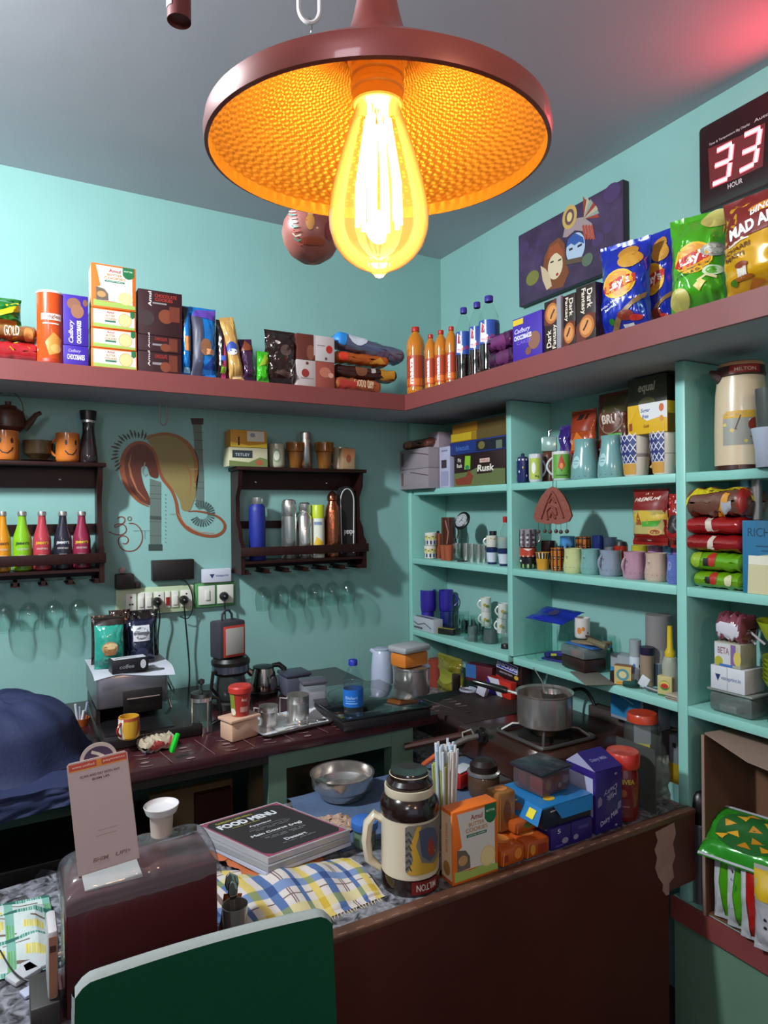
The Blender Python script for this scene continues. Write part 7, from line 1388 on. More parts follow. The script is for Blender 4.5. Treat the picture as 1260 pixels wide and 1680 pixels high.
mb = pouch_mesh(.21, .17, .05, '#2c8a24', [('e', .0, .52, .40, .36, '#1f5a24')]+[('p', [(u+.09*math.cos(q), v+.07*math.sin(q)), (u+.10*math.cos(q+2), v+.08*math.sin(q+2)), (u+.09*math.cos(q+4), v+.06*math.sin(q+4))], ['#c88c1a', '#d8a02a', '#b87a18'][i % 3]) for i, (u, v, q) in enumerate([(-.25, .6, .3), (-.1, .75, 1), (.05, .6, 2), (.2, .72, .6), (-.15, .45, 1.4), (.1, .4, .2), (.28, .5, 2.4), (-.28, .36, .9), (0, .28, 1.7), (.22, .3, .4), (-.02, .86, 2)])], seed=85, wr=1.4, crimp=M('#b9bcc0', .3, .2, .3), pinch=.02)
o = mb.build('chip_bag', None, (-.235, at(1226, 1430, 'x', -.21).y, S4+.185), rot=(-1.05, 0, -PI/2+.25), recalc=False); tag(o, 'green snack bag with yellow chips picture lying on the upright bags', 'chip bag')
# ================================================================== front counter
t = thing('front_counter', 'low L-shaped serving counter with a dark brown front panel', 'counter', (0, 0, 0))
yP = -1.456; xE = -.200
GRAN = bpy.data.materials.new('grey_granite'); GRAN.use_nodes = True; nt = GRAN.node_tree; b = nt.nodes['Principled BSDF']; b.inputs['Roughness'].default_value = .35
tc = nt.nodes.new('ShaderNodeTexCoord'); n = nt.nodes.new('ShaderNodeTexNoise'); n.inputs['Scale'].default_value = 42; n.inputs['Detail'].default_value = 6; n.inputs['Distortion'].default_value = 1.2
r = nt.nodes.new('ShaderNodeValToRGB'); r.color_ramp.elements[0].position = .36; r.color_ramp.elements[0].color = hexc('#2c2a2c'); r.color_ramp.elements[1].position = .66; r.color_ramp.elements[1].color = hexc('#8f8f96')
nt.links.new(tc.outputs['Object'], n.inputs['Vector']); nt.links.new(n.outputs[0], r.inputs[0]); nt.links.new(r.outputs[0], b.inputs['Base Color'])
ol = [(-2.35, yP+.004), (xE-.004, yP+.004), (xE-.004, -.86), (-.012, -.86), (-.012, -.04), (-.62, -.04), (-.62, -.86), (-1.05, -.86), (-1.9, -.965), (-2.35, -1.0)]
mb = MB(); n_ = len(ol); zt_, zb_ = FC, FC-.028
mb.add([(x, y, zb_) for x, y in ol]+[(x, y, zt_) for x, y in ol], [tuple(range(n_)), tuple(range(2*n_-1, n_-1, -1))]+[(i, (i+1) % n_, n_+(i+1) % n_, n_+i) for i in range(n_)], GRAN); mb.build('granite_top', t)
PB_ = M('#42160d', .6, spec=.25, bump=.05, bscale=25, var=.22, vscale=3)
xN = at(1098, 1560, 'y', yP-.014).x; zN = at(1100, 1462, 'y', yP-.014).z
MB().box(-1.60, xN, yP-.014, yP+.003, .002, FC-.011, PB_, .001).build('front_panel', t)
mb = MB().box(-1.60, xE-.001, yP-.018, yP+.010, FC-.0105, FC+.003, M('#5a3a2c', .4, bump=.1, var=.3, vscale=14), .002)
for k in range(34): mb.box(-1.58+.0395*k, -1.58+.0395*k+.018, yP-.0145, yP-.0125, FC+.0028, FC+.0036, '#8a6a58')
mb.build('edge_strip', t)
mb = MB(); sf = S(lambda u, v, o: (u, yP-.0142-o, v), 1, 1)
def pp_(x, y): q = at(x, y, 'y', yP-.0145); return (q.x, q.z)
rp = random.Random(9)
lft = [(1075, 1366), (1079, 1380), (1074, 1395), (1078, 1408), (1075, 1425), (1080, 1440), (1088, 1452), (1087, 1462), (1093, 1470)]; rgt = [(1098, 1468), (1098, 1450), (1106, 1440), (1103, 1420), (1108, 1405), (1104, 1385), (1109, 1368), (1106, 1350)]
pts = [pp_(*q) for q in lft+rgt]
cx_ = sum(q[0] for q in pts)/len(pts); cz_ = sum(q[1] for q in pts)/len(pts); n_ = len(pts)
mb.add([(cx_, yP-.0146, cz_)]+[(x, yP-.0146, z) for x, z in pts], [(0, i+1, (i+1) % n_+1) for i in range(n_)], M('#9a7a6c', .7, var=.1, vscale=20))
mb.build('bare_patch', t)
q = pp_(1040, 1400)
MB().box(xN+.0005, xE-.0005, yP-.0140, yP+.003, zN, FC-.011, M('#4e2a20', .6, var=.1)).build('corner_patch', t)
MB().box(-2.35, -1.62, -1.36, -1.34, .002, FC-.029, M('#2a1410', .5)).build('side_support', t)
MB().box(-.90, -.64, -.82, -.80, .45, .47, M('#4a2a1a', .6)).build('brace', t)
# blue cloth on the counter and beige cloth
def spread(name, lab, cat, corners, mat, z, amp=.004, n=26, seed=1, hang=None):
    A, B_, C_, D_ = [at(x, y, 'z', z) for x, y in corners]
    def fn(a, b):
        p = A*(1-a)*(1-b)+B_*a*(1-b)+C_*a*b+D_*(1-a)*b; nz = noise.noise(Vector((a*5+seed, b*5, seed)))+.5*noise.noise(Vector((a*12, b*12+seed, 1)))
        e = .012*noise.noise(Vector((a*9+seed, b*9, 5))); q = p+Vector((e, e, 0)); q.z = z+.0015+max(0, amp*(1+nz)*min(1, 6*min(a, 1-a, b, 1-b)+.1)); return q
    o = MB().grid(fn, n, n, mat).build(name, None, None, recalc=False); return tag(o, lab, cat)
spread('table_cloth', 'blue grey cloth spread under the steel bowl and menus', 'cloth', [(470, 1312), (775, 1240), (830, 1310), (560, 1400)], M('#4a5c78', .8, bump=.2, bscale=80, var=.2, vscale=12), FC, .0015, seed=3)
spread('kitchen_cloth', 'crumpled beige cloth between the steel bowl and the menus', 'cloth', [(505, 1347), (560, 1337), (594, 1358), (560, 1370)], M('#a98a76', .85, bump=.2, bscale=60), FC+.006, .008, seed=5)
# steel bowl
p = PC(513, 617, 1258, 1325, FC, None)
p.c = at(567, 1310, 'z', FC+.006)+Vector((.0, .02, 0)); p.c.z = FC+.007; r = 52*dep(p.c)/FPX; h = .066
t = tag(MB().lathe([(.0001, 0), (r*.66, 0), (r*.70, .003), (r*.74, h*.28), (r*.90, h*.40), (r*.96, h*.5), (r*.97, h*.96), (r*1.02, h*.98), (r*1.02, h), (r*.96, h*.99), (r*.95, h*.5), (r*.88, h*.41), (r*.72, h*.28), (r*.68, .006), (.0001, .005)], M('#cfc9c4', .2, .92), 56, cap=False).build('steel_bowl', None, p.c), 'wide steel bowl standing on the blue cloth', 'bowl')
# menus
def sheetbox(name, lab, cat, cor, zt, th, mat, marks=None, group=None, parent=None):
    A, B_, C_, D_ = [at(x, y, 'z', zt) for x, y in cor]; O = D_.copy(); O.z = zt-th
    U = (C_-D_); V = (A-D_); U.z = V.z = 0; w, h = U.length, V.length; u_ = U/w; v_ = V/h
    mb = MB(); vs = [O, O+U, O+U+V, O+V]; vs = [q-O for q in vs]; vs += [q+Vector((0, 0, th)) for q in vs]
    mb.add(vs, [(0, 1, 2, 3), (4, 5, 6, 7), (0, 1, 5, 4), (1, 2, 6, 5), (2, 3, 7, 6), (3, 0, 4, 7)], mat)
    sf = S(lambda u, v, o: tuple(u_*(u+w/2)+v_*v+Vector((0, 0, th+o))), w, h, False, .0003)
    if marks: mb.print(sf, marks)
    o = mb.build(name, parent, O if not parent else O-parent.location)
    return tag(o, lab, cat, group) if lab else o
o = spread('kitchen_cloth', 'orange brown cloth under the stack of menus', 'cloth', [(330, 1400), (480, 1370), (535, 1412), (430, 1448)], M('#a8562c', .8, bump=.2, bscale=60), FC+.014, .008, seed=8)
sheetbox('paper_stack', 'loose stack of white printed sheets under the menus', 'paper', [(345, 1388), (470, 1350), (576, 1382), (437, 1434)], FC+.032, .008, M('#b4b6c8', .6))
sheetbox('menu_folder', 'lower menu in clear plastic sleeve', 'menu', [(328, 1372), (446, 1333), (575, 1372), (440, 1423)], FC+.046, .012, G('#b9b9bc', .15, 1.4, solid=.6))
mm = [('p', [(-.5+.02, .02), (-.5+.02, .98), (.48, .98), (.48, .02)], '#8c4458'), ('p', [(-.40, .045), (-.46, .10), (-.46, .90), (-.40, .955), (.40, .955), (.46, .90), (.46, .10), (.40, .045)], '#2c2a2b'),
      t_('GARDEN CAFE MENU', -.14, .895, .44, .035, '#a8a03a', 0, .015), t_('FOOD MENU', -.05, .80, .70, .10, '#cfd0d2', 0, .05), t_('choice your taste', -.13, .725, .34, .025, '#a8a03a'),
      t_('Appetizer', -.02, .645, .28, .042, '#c4c4c6', 0, .02), ('s', [(-.2, .595), (0, .61), (.25, .595)], .001, '#8a8a8c'), t_('paneer pakora  veg roll  fries', .02, .56, .5, .022, '#8a8a8c'), t_('soup   salad   papad', .02, .53, .4, .02, '#8a8a8c'),
      t_('Main Course (veg)', .0, .44, .62, .055, '#cfcfd0', 0, .03, .1), ('s', [(-.25, .385), (0, .40), (.28, .385)], .001, '#8a8a8c'), t_('dal  rice  roti  sabzi  thali', .02, .35, .5, .022, '#8a8a8c'), t_('noodles   pasta', .02, .32, .4, .02, '#8a8a8c'),
      t_('Dessert', .02, .215, .26, .05, '#c4c4c6', 0, .03), t_('ice cream   gulab jamun', .02, .16, .4, .02, '#8a8a8c')]
sheetbox('menu_folder', 'top menu with black page lettered FOOD MENU and pink border', 'menu', [(323, 1355), (436, 1321), (574, 1362), (440, 1409)], FC+.060, .013, M('#a9a4a8', .15, 0, .8), mm)
# plaid towels
def towel(name, lab, fn, n, m, cols, mat_noise=.1):
    mats = {}
    def mt_(a, b):
        c = cols(a, b)
        return M(c, .85, bump=.15, bscale=120)
    o = MB().grid(fn, n, m, lambda a, b: mt_(a, b)).build(name, None, None, recalc=False); return tag(o, lab, 'towel')
A, B_, C_, D_ = at(285, 1432, 'z', FC+.01), at(560, 1388, 'z', FC+.03), at(632, 1470, 'z', FC+.003), at(395, 1560, 'z', FC+.003)
def tw(a, b):
    p = A*(1-a)*(1-b)+B_*a*(1-b)+C_*a*b+D_*(1-a)*b
    q = Vector(p); q.y = max(q.y, yP+.014)
    bump_ = .030*math.sin(PI*min(1, b*1.05))**1.0*min(1, a*2.2)*(.6+.4*math.sin(a*PI))
    q.z = FC+.003+bump_+.004*math.sin(a*26+b*3)*min(1, b*3)*(1-b*.3)+.003*noise.noise(Vector((a*7, b*7, 2)))
    if b > .94: q.z = max(FC+.0055 if q.y < yP+.02 else FC+.002, q.z-.004)
    return q
def plaidA(a, b):
    f = (a*2.9) % 1; g = (b*1.7+.1) % 1
    blu = f < .16 or .50 < f < .58; yel = .72 < f < .86; dark = .30 < f < .325 or .345 < f < .37; gb = g < .18; gy = .45 < g < .62; gd = .30 < g < .32
    if blu and gb: return '#2c4272'
    if yel and gy: return '#b89a2c'
    if blu and gy: return '#6f7c5c'
    if blu: return '#46608c' if not yel else '#6f7c5c'
    if gb and yel: return '#7c8456'
    if yel: return '#c4ac5c'
    if gb: return '#6a7ea4'
    if gy: return '#c0b284'
    if dark or gd: return '#6a5450'
    return '#c0b6b0'
o = towel('kitchen_towel', 'blue, yellow and white checked towel hanging to the front edge of the counter', tw, 130, 70, plaidA)
mb = MB(); rp = random.Random(2)
for k in range(30):
    a_ = .30+.68*k/30; q = Vector(tw(a_, 1.0)); mb.tube([q, q+Vector((rp.uniform(-.004, .004), -.008, -.002)), q+Vector((rp.uniform(-.006, .006), -.012, -.012))], .0011, '#b8a488', 5)
fr_ = mb.build('fringe', o)
A2, B2, C2, D2 = at(-60, 1500, 'z', FC), at(80, 1472, 'z', FC), at(96, 1590, 'z', FC), at(-60, 1625, 'z', FC)
def tw2(a, b):
    p = A2*(1-a)*(1-b)+B2*a*(1-b)+C2*a*b+D2*(1-a)*b; q = Vector(p)
    q.z = FC+.004+max(0, .022*math.sin(PI*b)*min(1, 4*(1-a)+.2)+.007*math.sin(b*15+a*4)+.004*noise.noise(Vector((a*5, b*9, 7)))) * min(1, 8*min(b, 1-b)+.05); return q
def plaidB(a, b):
    f = (a*2.2) % 1; g = (b*3.1+.1*a) % 1; st = int(a*70) % 2
    if g < .2 and f < .3: return '#1c5c50'
    if g < .2: return '#2f7a68' if st else '#8fb0a4'
    if f < .22: return '#5c9a3a' if (st and g > .6) else '#6fa090'
    if .5 < g < .72 and .45 < f < .95: return '#c8b84a' if st else '#cfc68a'
    if .34 < g < .37 or .82 < g < .84: return '#6a5c50'
    return '#bcc4c0'
towel('kitchen_towel', 'green, yellow and white checked towel at the left end of the counter', tw2, 90, 60, plaidB)
# blue lid jar
p = PC(575, 622, 1345, 1402, FC, None); t = thing('spice_jar', 'small glass jar with blue lid and white label beside the thermos', 'jar', p.c+Vector((0, 0, .0065)), p.rz); r, h = p.r*.95, p.h*.92
MB().lathe([(.0001, 0), (r*.82, 0), (r*.85, .004), (r*.86, h*.68)], G('#b9d0c0', .05, 1.4, solid=.15), 28, cap=False).build('jar', t); MB().lathe([(.0001, .003), (r*.78, .003), (r*.80, h*.55), (.0001, h*.55)], M('#6f8060', .8, var=.3, vscale=60), 28, cap=False).build('contents', t)
MB().lathe([(r*.98, h*.68), (r*1.0, h*.70), (r*1.0, h*.97), (r*.9, h), (.0001, h)], M('#3a6ab4', .35), 32, cap=False).build('lid', t)
# the big thermos flask
p = PC(624, 721, 1290, 1482, FC, None); r = p.r; h = .245
t = thing('thermos_flask', 'cream and brown thermos flask with handle standing upside labelled on the counter', 'flask', Vector((p.c.x+.011, max(p.c.y, yP+.012+r+.002), FC+.0008)), p.rz); t['label'] = 'cream and dark brown thermos flask with painted panel and side handle'
BR_ = M('#1f0f0c', .18, 0, .5); IVR = M('#c9bba2', .28, 0, .4)
pr = [(r*.99, 0), (r*1.0, .005), (r*1.0, .034)]; mb = MB().lathe([(.0001, 0)]+pr, BR_, 48, cap=False); mb.print(cyl(pr, 0, .034), [('r', .02, .55, .15, .95, '#6a1410'), t_('MILTON', .29, .55, .38, .42, '#c4b4ac', 180, .02)]); mb.build('base', t)
pr = [(r*.985, .0345), (r*.98, .155)]; mb = MB().lathe(pr, IVR, 48, cap=False)
mb.print(cyl(pr, .0345, .155), [('p', [(-.08, .16), (-.08, .92), (-.02, .96), (.68, .96), (.74, .9), (.74, .3), (.5, .08), (.0, .1)], '#6f6a60'), ('p', [(-.05, .12), (.05, .36), (.0, .6), (.12, .94), (.2, .94), (.1, .6), (.2, .3), (.45, .22), (.70, .35), (.70, .25), (.5, .08), (.0, .1)], '#b8902c'), ('p', [(.15, .86), (.30, .90), (.50, .82), (.62, .6), (.56, .38), (.36, .28), (.2, .42)], '#454a60'), ('p', [(.3, .5), (.36, .72), (.44, .6), (.5, .4), (.36, .36)], '#8c3020'), ('s', [(.34, .5), (.5, .42)], .004, '#c8b05a')]+[('s', [(-.07, y), (-.02, y+.06), (.02, y-.02)], .003, '#3a3a40') for y in (.2, .32, .44, .56, .68, .8)])
mb.build('body', t)
MB().lathe([(r*1.0, .1555), (r*1.02, .160), (r*1.0, .178), (r*.92, .190), (r*.84, .196)], BR_, 48, cap=False).build('shoulder', t)
MB().lathe([(r*.84, .1965), (r*.86, .200), (r*.86, .214), (r*.80, .2145)], IVR, 48, cap=False).build('neck_ring', t)
MB().lathe([(r*.78, .2148), (r*.80, .222), (r*.68, .230)], BR_, 48, cap=False).lathe([(r*.68, .230), (r*.67, .238), (r*.62, h), (.0001, h-.001)], BR_, 48, cap=False).lathe([(r*.665, .2375), (r*.69, .2385), (r*.665, .2395)], M('#b8a890', .3), 48, cap=False).build('stopper', t)
MB().tube([(-r*.93, 0, .135), (-r*1.2, 0, .146), (-r*1.42, 0, .128), (-r*1.50, 0, .09), (-r*1.42, 0, .05), (-r*1.02, 0, .028)], [.008, .010, .011, .011, .010, .007], IVR, 12, flat=1.5).build('handle', t)
# straws bunch in white tub
q_ = at(727, 1318, 'z', FC+.05)
YS = yP+.125; bc = at(730, 1300, 'y', YS); sc_ = Vector((bc.x, YS, FC+.007))
t = thing('straw_holder', 'white ribbed plastic tub holding the bunch of straws', 'tub', sc_)
MB().lathe([(.0001, 0), (.030, 0), (.033, .07), (.031, .07), (.028, .004), (.0001, .004)], M('#b4b8bc', .4), 28, cap=False).build('tub', t)
rp = random.Random(11); zt1 = atd(728, 1226, dep(sc_)).z
for k in range(28):
    aa = 2*PI*k*.381966; rr = .024*math.sqrt((k+.5)/28); c_ = Vector((rr*math.cos(aa), rr*math.sin(aa), 0)); L = zt1-sc_.z+rp.uniform(-.012, .008); gcol = k % 5 == 2
    if gcol: L -= .045
    tip = Vector((c_.x*1.35, c_.y*1.2, L)); colr = '#a9ac5c' if gcol else ['#c4cad0', '#b4c8d8', '#d0d0d0', '#c8bcb0'][k % 4]
    o = thing('drinking_straw', 'paper wrapped straw in the dense bunch behind the orange cookie box' if not gcol else 'shorter yellow green straw in the bunch behind the orange cookie box', 'straw', sc_+Vector((0, 0, .005)), 0, 'white straws in the bunch' if not gcol else 'yellow green straws in the bunch')
    MB().tube([c_*.75, tip], .0032, M(colr, .5), 8).build('tube', o)
# white open containers left of the straws
for k, (x, y) in enumerate([(706, 1302), (708, 1318)]):
    q = at(x, y, 'z', FC+.02); o = tag(MB().box(-.030, .030, -.022, .022, 0, .004, '#b9bcc0').box(-.032, -.030, -.024, .024, 0, .028, '#b9bcc0').box(.030, .032, -.024, .024, 0, .028, '#b9bcc0').box(-.030, .030, -.024, -.022, 0, .028, '#b9bcc0').box(-.030, .030, .022, .024, 0, .028, '#b9bcc0').build('plastic_tray', None, (sc_.x-.068, sc_.y+.02-.055*k, FC+.007), .3), ['small white open tray left of the straws, farther one', 'small white open tray left of the straws, nearer one'][k], 'tray')
# Amul box on counter
f0 = at(773, 1453, 'z', FC); L0 = at(744, 1454, 'z', FC); R0 = at(820, 1432, 'z', FC)
p = P(); p.w = .098; p.h = .135; p.rz = -.05; p.bk = Vector((0, 1, 0)); p.f = Vector(((at(743, 1455, 'y', yP+.012).x+at(818, 1430, 'y', yP+.012).x)/2, yP+.0125, FC))
p.w = at(818, 1430, 'y', yP+.012).x-at(743, 1455, 'y', yP+.012).x; p.h = at(744, 1335, 'y', yP+.012).z-FC; p.rz = 0
o = amul(p, .042, 'orange and white butter cookie box on the front counter beside the thermos', True)
# orange packets
def cpk(lab, x0, x1, yf, h, d, col, mk, dz, seed, **k):
    p = P(); a, b_ = at(x0, 1400, 'y', yf).x, at(x1, 1400, 'y', yf).x; p.w = b_-a; p.h = h; p.f = Vector(((a+b_)/2, yf, FC)); p.rz = 0; p.bk = Vector((0, 1, 0)); k.pop('mat', 0); return card('biscuit_packet', lab, 'packet', p, d, col, mk+[('s', [(-.42, .1), (-.38, .9)], .003, '#d8843c')], tp=[('e', 0, .5, .3, .25, '#c87a3a')], dz=dz, rough=.22, bev=.008)
OP = M('#b3521a', .25, .2, .4)
cpk('orange foil biscuit packet at the front edge beside the cookie box', 822, 862, yP+.014, .040, .10, '#b3521a', [('e', .2, .6, .15, .3, '#d87a2c'), ('r', -.4, -.2, .3, .7, '#8a3212')], 0, 91, mat=OP)
cpk('second orange foil packet at the front edge', 862, 903, yP+.014, .040, .10, '#a8481a', [('r', .0, .35, .2, .7, '#8a2a12'), ('e', -.2, .5, .1, .3, '#c8862c')], 0, 92, mat=OP)
cpk('dull gold packet standing up between the cookie box and the orange packets', 818, 848, yP+.075, .095, .05, '#8a5a2c', [('e', 0, .5, .2, .3, '#6a3a1c')], .0425, 93, mat=M('#8a5a2c', .15, .3, .6))
cpk('orange packet lying on the two front ones', 845, 893, yP+.05, .028, .08, '#a04a1a', [('e', 0, .6, .2, .3, '#5a6a2c')], .043, 94, mat=OP)
# clear jug-like bag + lid jar behind
q = at(797, 1300, 'z', FC+.03); p = P(); p.c = Vector((q.x, q.y+.0, FC)); 
t = thing('glass_jar', 'brown glass jar with dark domed lid behind the cookie box', 'jar', (q.x+.02, q.y+.035, FC+.0075)); MB().lathe([(.0001, 0), (.040, 0), (.046, .02), (.044, .055), (.040, .06)], G('#7a5a44', .05, 1.45, solid=.4), 32, cap=False).build('jar', t); MB().lathe([(.046, .0605), (.047, .066), (.040, .069)], STEEL, 32, cap=False).build('ring', t); MB().lathe([(.040, .0692), (.038, .086), (.026, .098), (.0001, .101)], M('#221412', .35), 32, cap=False).build('lid', t)
q = at(777, 1290, 'z', FC+.03); t = thing('serving_dish', 'small red dish with white inside behind the jar', 'dish', (q.x+.01, q.y+.07, FC+.0085), .3); MB().box(-.045, .045, -.03, .03, 0, .045, M('#9a1c16', .3), .012).build('dish', t); MB().box(-.036, .036, -.022, .022, .0455, .048, M('#c4c4c8', .4), .001).build('inner', t)
q = at(830, 1300, 'z', FC); o = MB().lathe([(.0001, 0), (.05, 0), (.085, .012), (.088, .016), (.08, .014), (.048, .004), (.0001, .004)], STEEL, 40, cap=False).build('steel_plate', None, (q.x+.02, q.y+.10, FC+.0005)); tag(o, 'steel rimmed plate lying behind the brown jar', 'plate')
# purple boxes, perk box, container
def pbx(lab, x0, x1, yf, z, h, d, col, fr, sd=(), tp=(), rz=0, nm='chocolate_box', ss=-1):
    p = P(); a, b_ = at(x0, 1380, 'y', yf).x, at(x1, 1380, 'y', yf).x; p.w = b_-a; p.h = h; p.f = Vector(((a+b_)/2, yf, z)); p.rz = 0; p.bk = Vector((0, 1, 0)); return card(nm, lab, 'box', p, d, col, fr, sd=sd, tp=tp, side_sgn=ss, rz=rz)
PV = '#2a1a66'
pbx('flat purple chocolate box at the front edge, left of two', 904, 937, yP+.016, FC, .052, .13, PV, [('e', .2, .3, .16, .14, '#8a8098'), t_('5', -.1, .8, .15, .2, '#c8c0d8'), ('r', -.3, .1, .1, .2, '#4a3a88')], sd=[('s', [(-.4, .8), (.4, .85)], .004, '#8a80a8')], tp=[t_('Dairy Milk', .1, .2, .6, .12, '#b8b0d0'), ('r', .2, .4, .6, .8, '#5a4a94')])
pbx('flat purple chocolate box at the front edge, right of two', 938, 972, yP+.016, FC, .052, .13, PV, [('e', -.3, .3, .12, .12, '#8a8098'), ('r', -.2, .3, .6, .75, '#4a3a88')], tp=[('e', .2, .1, .25, .06, '#5a3a4c'), t_('Silk', -.1, .5, .4, .12, '#b8b0d0')])
z1 = FC+.0535
x0_, x1_ = at(893, 1380, 'y', yP+.020).x, at(972, 1380, 'y', yP+.020).x; pw = x1_-x0_
t = thing('chocolate_display_box', 'open blue display box of chocolate wafers lying on the purple boxes', 'display box', ((x0_+x1_)/2-.004, yP+.020+.075, z1), 0)
mb = MB().box(-pw/2, pw/2, -.075, .075, 0, .048, M('#141c2c', .4), .002); mb.print(flat(pw, .15, .048), [t_('PERK', .1, .5, .5, .35, '#7a5a3a', 0, .03, .2), ('s', [(-.35, .8), (-.1, .85)], .003, '#c8c8cc')]); mb.print(side(pw, .15, .048, -1), [t_('perk', .0, .5, .25, .4, '#5a6a80', 0, .03)]); mb.build('tray', t)
BLU = '#1f6ca4'
mb = MB().box(-pw/2-.003, pw/2+.003, -.077, .077, .0485, .054, M(BLU, .35, 0, .3), .001)
mb.add([(-pw/2-.004, -.078, .0525), (-pw/2-.004, .078, .0525), (-pw/2-.028, .07, .020), (-pw/2-.028, -.088, .020)], [(0, 1, 2, 3)], M(BLU, .35, 0, .3)); mb.add([(-pw/2+.03, -.0782, .0525), (pw/2+.003, -.0782, .0525), (pw/2-.01, -.088, .022), (-pw/2+.05, -.088, .022)], [(0, 1, 2, 3)], M(BLU, .35, 0, .3))
X_ = lambda u, v, o: (lambda a: (-pw/2-.004-.024*a-o, -(u), .0525-.0325*a+o))(1-v/.04)
sfl = S(lambda u, v, o: (-pw/2-.0045-.024*(1-v/.04)-o, -u, .0535-.0325*(1-v/.04)+o), .15, .04)
mb.print(sfl, [t_('PERK', -.2, .6, .4, .4, '#d8c83a', 0, .03, .2), ('e', .05, .45, .1, .22, '#7a4a3c'), ('r', .28, .44, .2, .75, '#d8c42a')])
mb.print(S(lambda u, v, o: (u, v-.075, .0545+o), pw, .15), [t_('PERK', .05, .75, .5, .14, '#1c3a5c', 0, .03, .2), ('e', -.2, .2, .1, .08, '#c8a02c'), ('e', .3, .6, .12, .06, '#b8a888'), ('r', -.1, .0, .5, .54, '#d0d0cc')]); mb.build('lid', t)
bl_loc = t.location
q = at(878, 1292, 'z', z1+.055); t = thing('storage_container', 'clear plastic box with dark lid and red packets on the blue display box', 'container', (bl_loc.x-.003, bl_loc.y+.012, z1+.0562), .10)
MB().box(-.052, .052, -.050, .050, 0, .052, G('#a89090', .08, 1.4, solid=.18), .008).build('box', t)
mb = MB().box(-.044, .0, -.042, .0, .003, .040, M('#8c1a22', .35), .004).box(.004, .044, -.042, .01, .003, .038, M('#7a1a1c', .35), .004).box(-.04, .04, .014, .042, .003, .044, M('#5a2a24', .4), .004); mb.print(S(lambda u, v, o: (u, -.0422-o, v), 1, 1), [('e', -.022, .024, .010, .012, '#b8a07a'), ('e', .02, .014, .006, .006, '#c8b8a0')]); mb.build('packets', t)
MB().box(-.057, .057, -.055, .055, .0525, .062, M('#26262e', .3, 0, .3), .004).build('lid', t)
# dairy milk dispenser
x0_, x1_ = at(977, 1350, 'y', yP+.02).x, at(1021, 1350, 'y', yP+.02).x; pw = x1_-x0_; ht = at(1000, 1262, 'y', yP+.02).z-FC
t = thing('chocolate_dispenser', 'tall purple chocolate dispenser box with upside-down Dairy Milk lettering', 'display box', ((x0_+x1_)/2, yP+.014+.055, FC+.0005), 0)
PVM = M(PV, .35, 0, .2)
mb = MB().box(-pw/2, pw/2, -.05, .05, 0, ht, PVM, .001)
mb.print(flat(pw, .10, ht), [t_('Dairy', .05, .66, .55, .09, '#a8a0c0', 180+20, .01, .3), t_('Milk', .1, .56, .4, .09, '#a8a0c0', 200, .01, .3), t_('Dairy Milk', .0, .20, .72, .10, '#b4acc8', 20, .015, .3), ('p', [(-.42, .42), (-.28, .45), (-.26, .54), (-.34, .6), (-.42, .54)], '#7c7090'), ('p', [(.3, .3), (.44, .32), (.44, .44), (.32, .42)], '#7c7090'), ('e', .25, .90, .05, .02, '#8a8498'), ('e', .25, .06, .05, .02, '#8a8498')])
mb.print(side(pw, .10, ht, -1), [('r', -.38, .42, .26, .88, '#a8a8c4'), ('r', -.38, .42, .04, .22, '#4a2420')]); mb.build('box', t)
mb = MB(); mb.add([(-pw/2, -.05, ht+.001), (pw/2, -.05, ht+.001), (pw/2, .02, ht+.028), (-pw/2+.01, .02, ht+.028)], [(0, 1, 2, 3)], PVM); mb.add([(-pw/2, -.05, ht+.0008), (-pw/2+.01, .02, ht+.026), (-pw/2, .05, ht+.0008)], [(0, 1, 2)], M('#8a86a4', .5)); mb.print(S(lambda u, v, o: (u, -.05+v*.93, ht+.0015+v*.36+o), pw, .07), [t_('Dairy Milk', .0, .5, .6, .2, '#8a84b0')]); mb.build('open_flap', t)
# red lid jars
p = P(); a = at(1030, 1348, 'y', yP+.045); rj = .042
jx = a.x; jy = yP+.014+rj+.004
t = thing('plastic_jar', 'red jar with bright red lid at the right end of the counter', 'jar', (jx, jy, FC+.0006), tocam((jx, jy))); hj = atd(1030, 1232, dep((jx, jy))).z-FC
pr = [(rj*.92, 0), (rj, .006), (rj, hj*.55), (rj*.95, hj*.70), (rj*.85, hj*.78)]; mb = MB().lathe([(.0001, 0)]+pr, M('#6a1412', .15, 0, .6), 36, cap=False); mb.print(cyl(pr, 0, hj*.7), [t_('NIVEA', .12, .86, .5, .10, '#b8a02c', 0, .03), ('e', .0, .62, .12, .08, '#8a4a1c'), ('r', -.4, .3, .1, .5, '#5a1c1a'), ('r', -.3, .0, .2, .24, '#8a5a50'), ('r', -.3, .2, .32, .35, '#8a5a50')]); mb.build('jar', t)
MB().lathe([(rj*1.02, hj*.78), (rj*1.05, hj*.80), (rj*1.05, hj*.95), (rj*.95, hj), (.0001, hj*.985)], M('#b42a1e', .3, 0, .3), 36, cap=False).build('lid', t)
jx2 = at(1062, 1300, 'y', yP+.14).x; jy2 = yP+.155; rj = .052
t = thing('plastic_jar', 'tall clear plastic jar with orange red lid behind the red jar', 'jar', (jx2, jy2, FC+.0006), tocam((jx2, jy2))); hj = atd(1060, 1170, dep((jx2, jy2))).z-FC
MB().lathe([(.0001, 0), (rj*.95, 0), (rj, .008), (rj*.96, hj*.25), (rj, hj*.3), (rj, hj*.7), (rj*1.03, hj*.75), (rj*.95, hj*.84), (rj*.75, hj*.88), (rj*.75, hj*.90)], G('#d0dcd8', .05, 1.4, solid=.05), 36, cap=False).build('jar', t)
MB().lathe([(rj*.78, hj*.885), (rj*.82, hj*.89), (rj*.82, hj*.975), (rj*.76, hj), (.0001, hj*.99)], M('#b43a20', .3, 0, .3), 36, cap=False).build('lid', t)
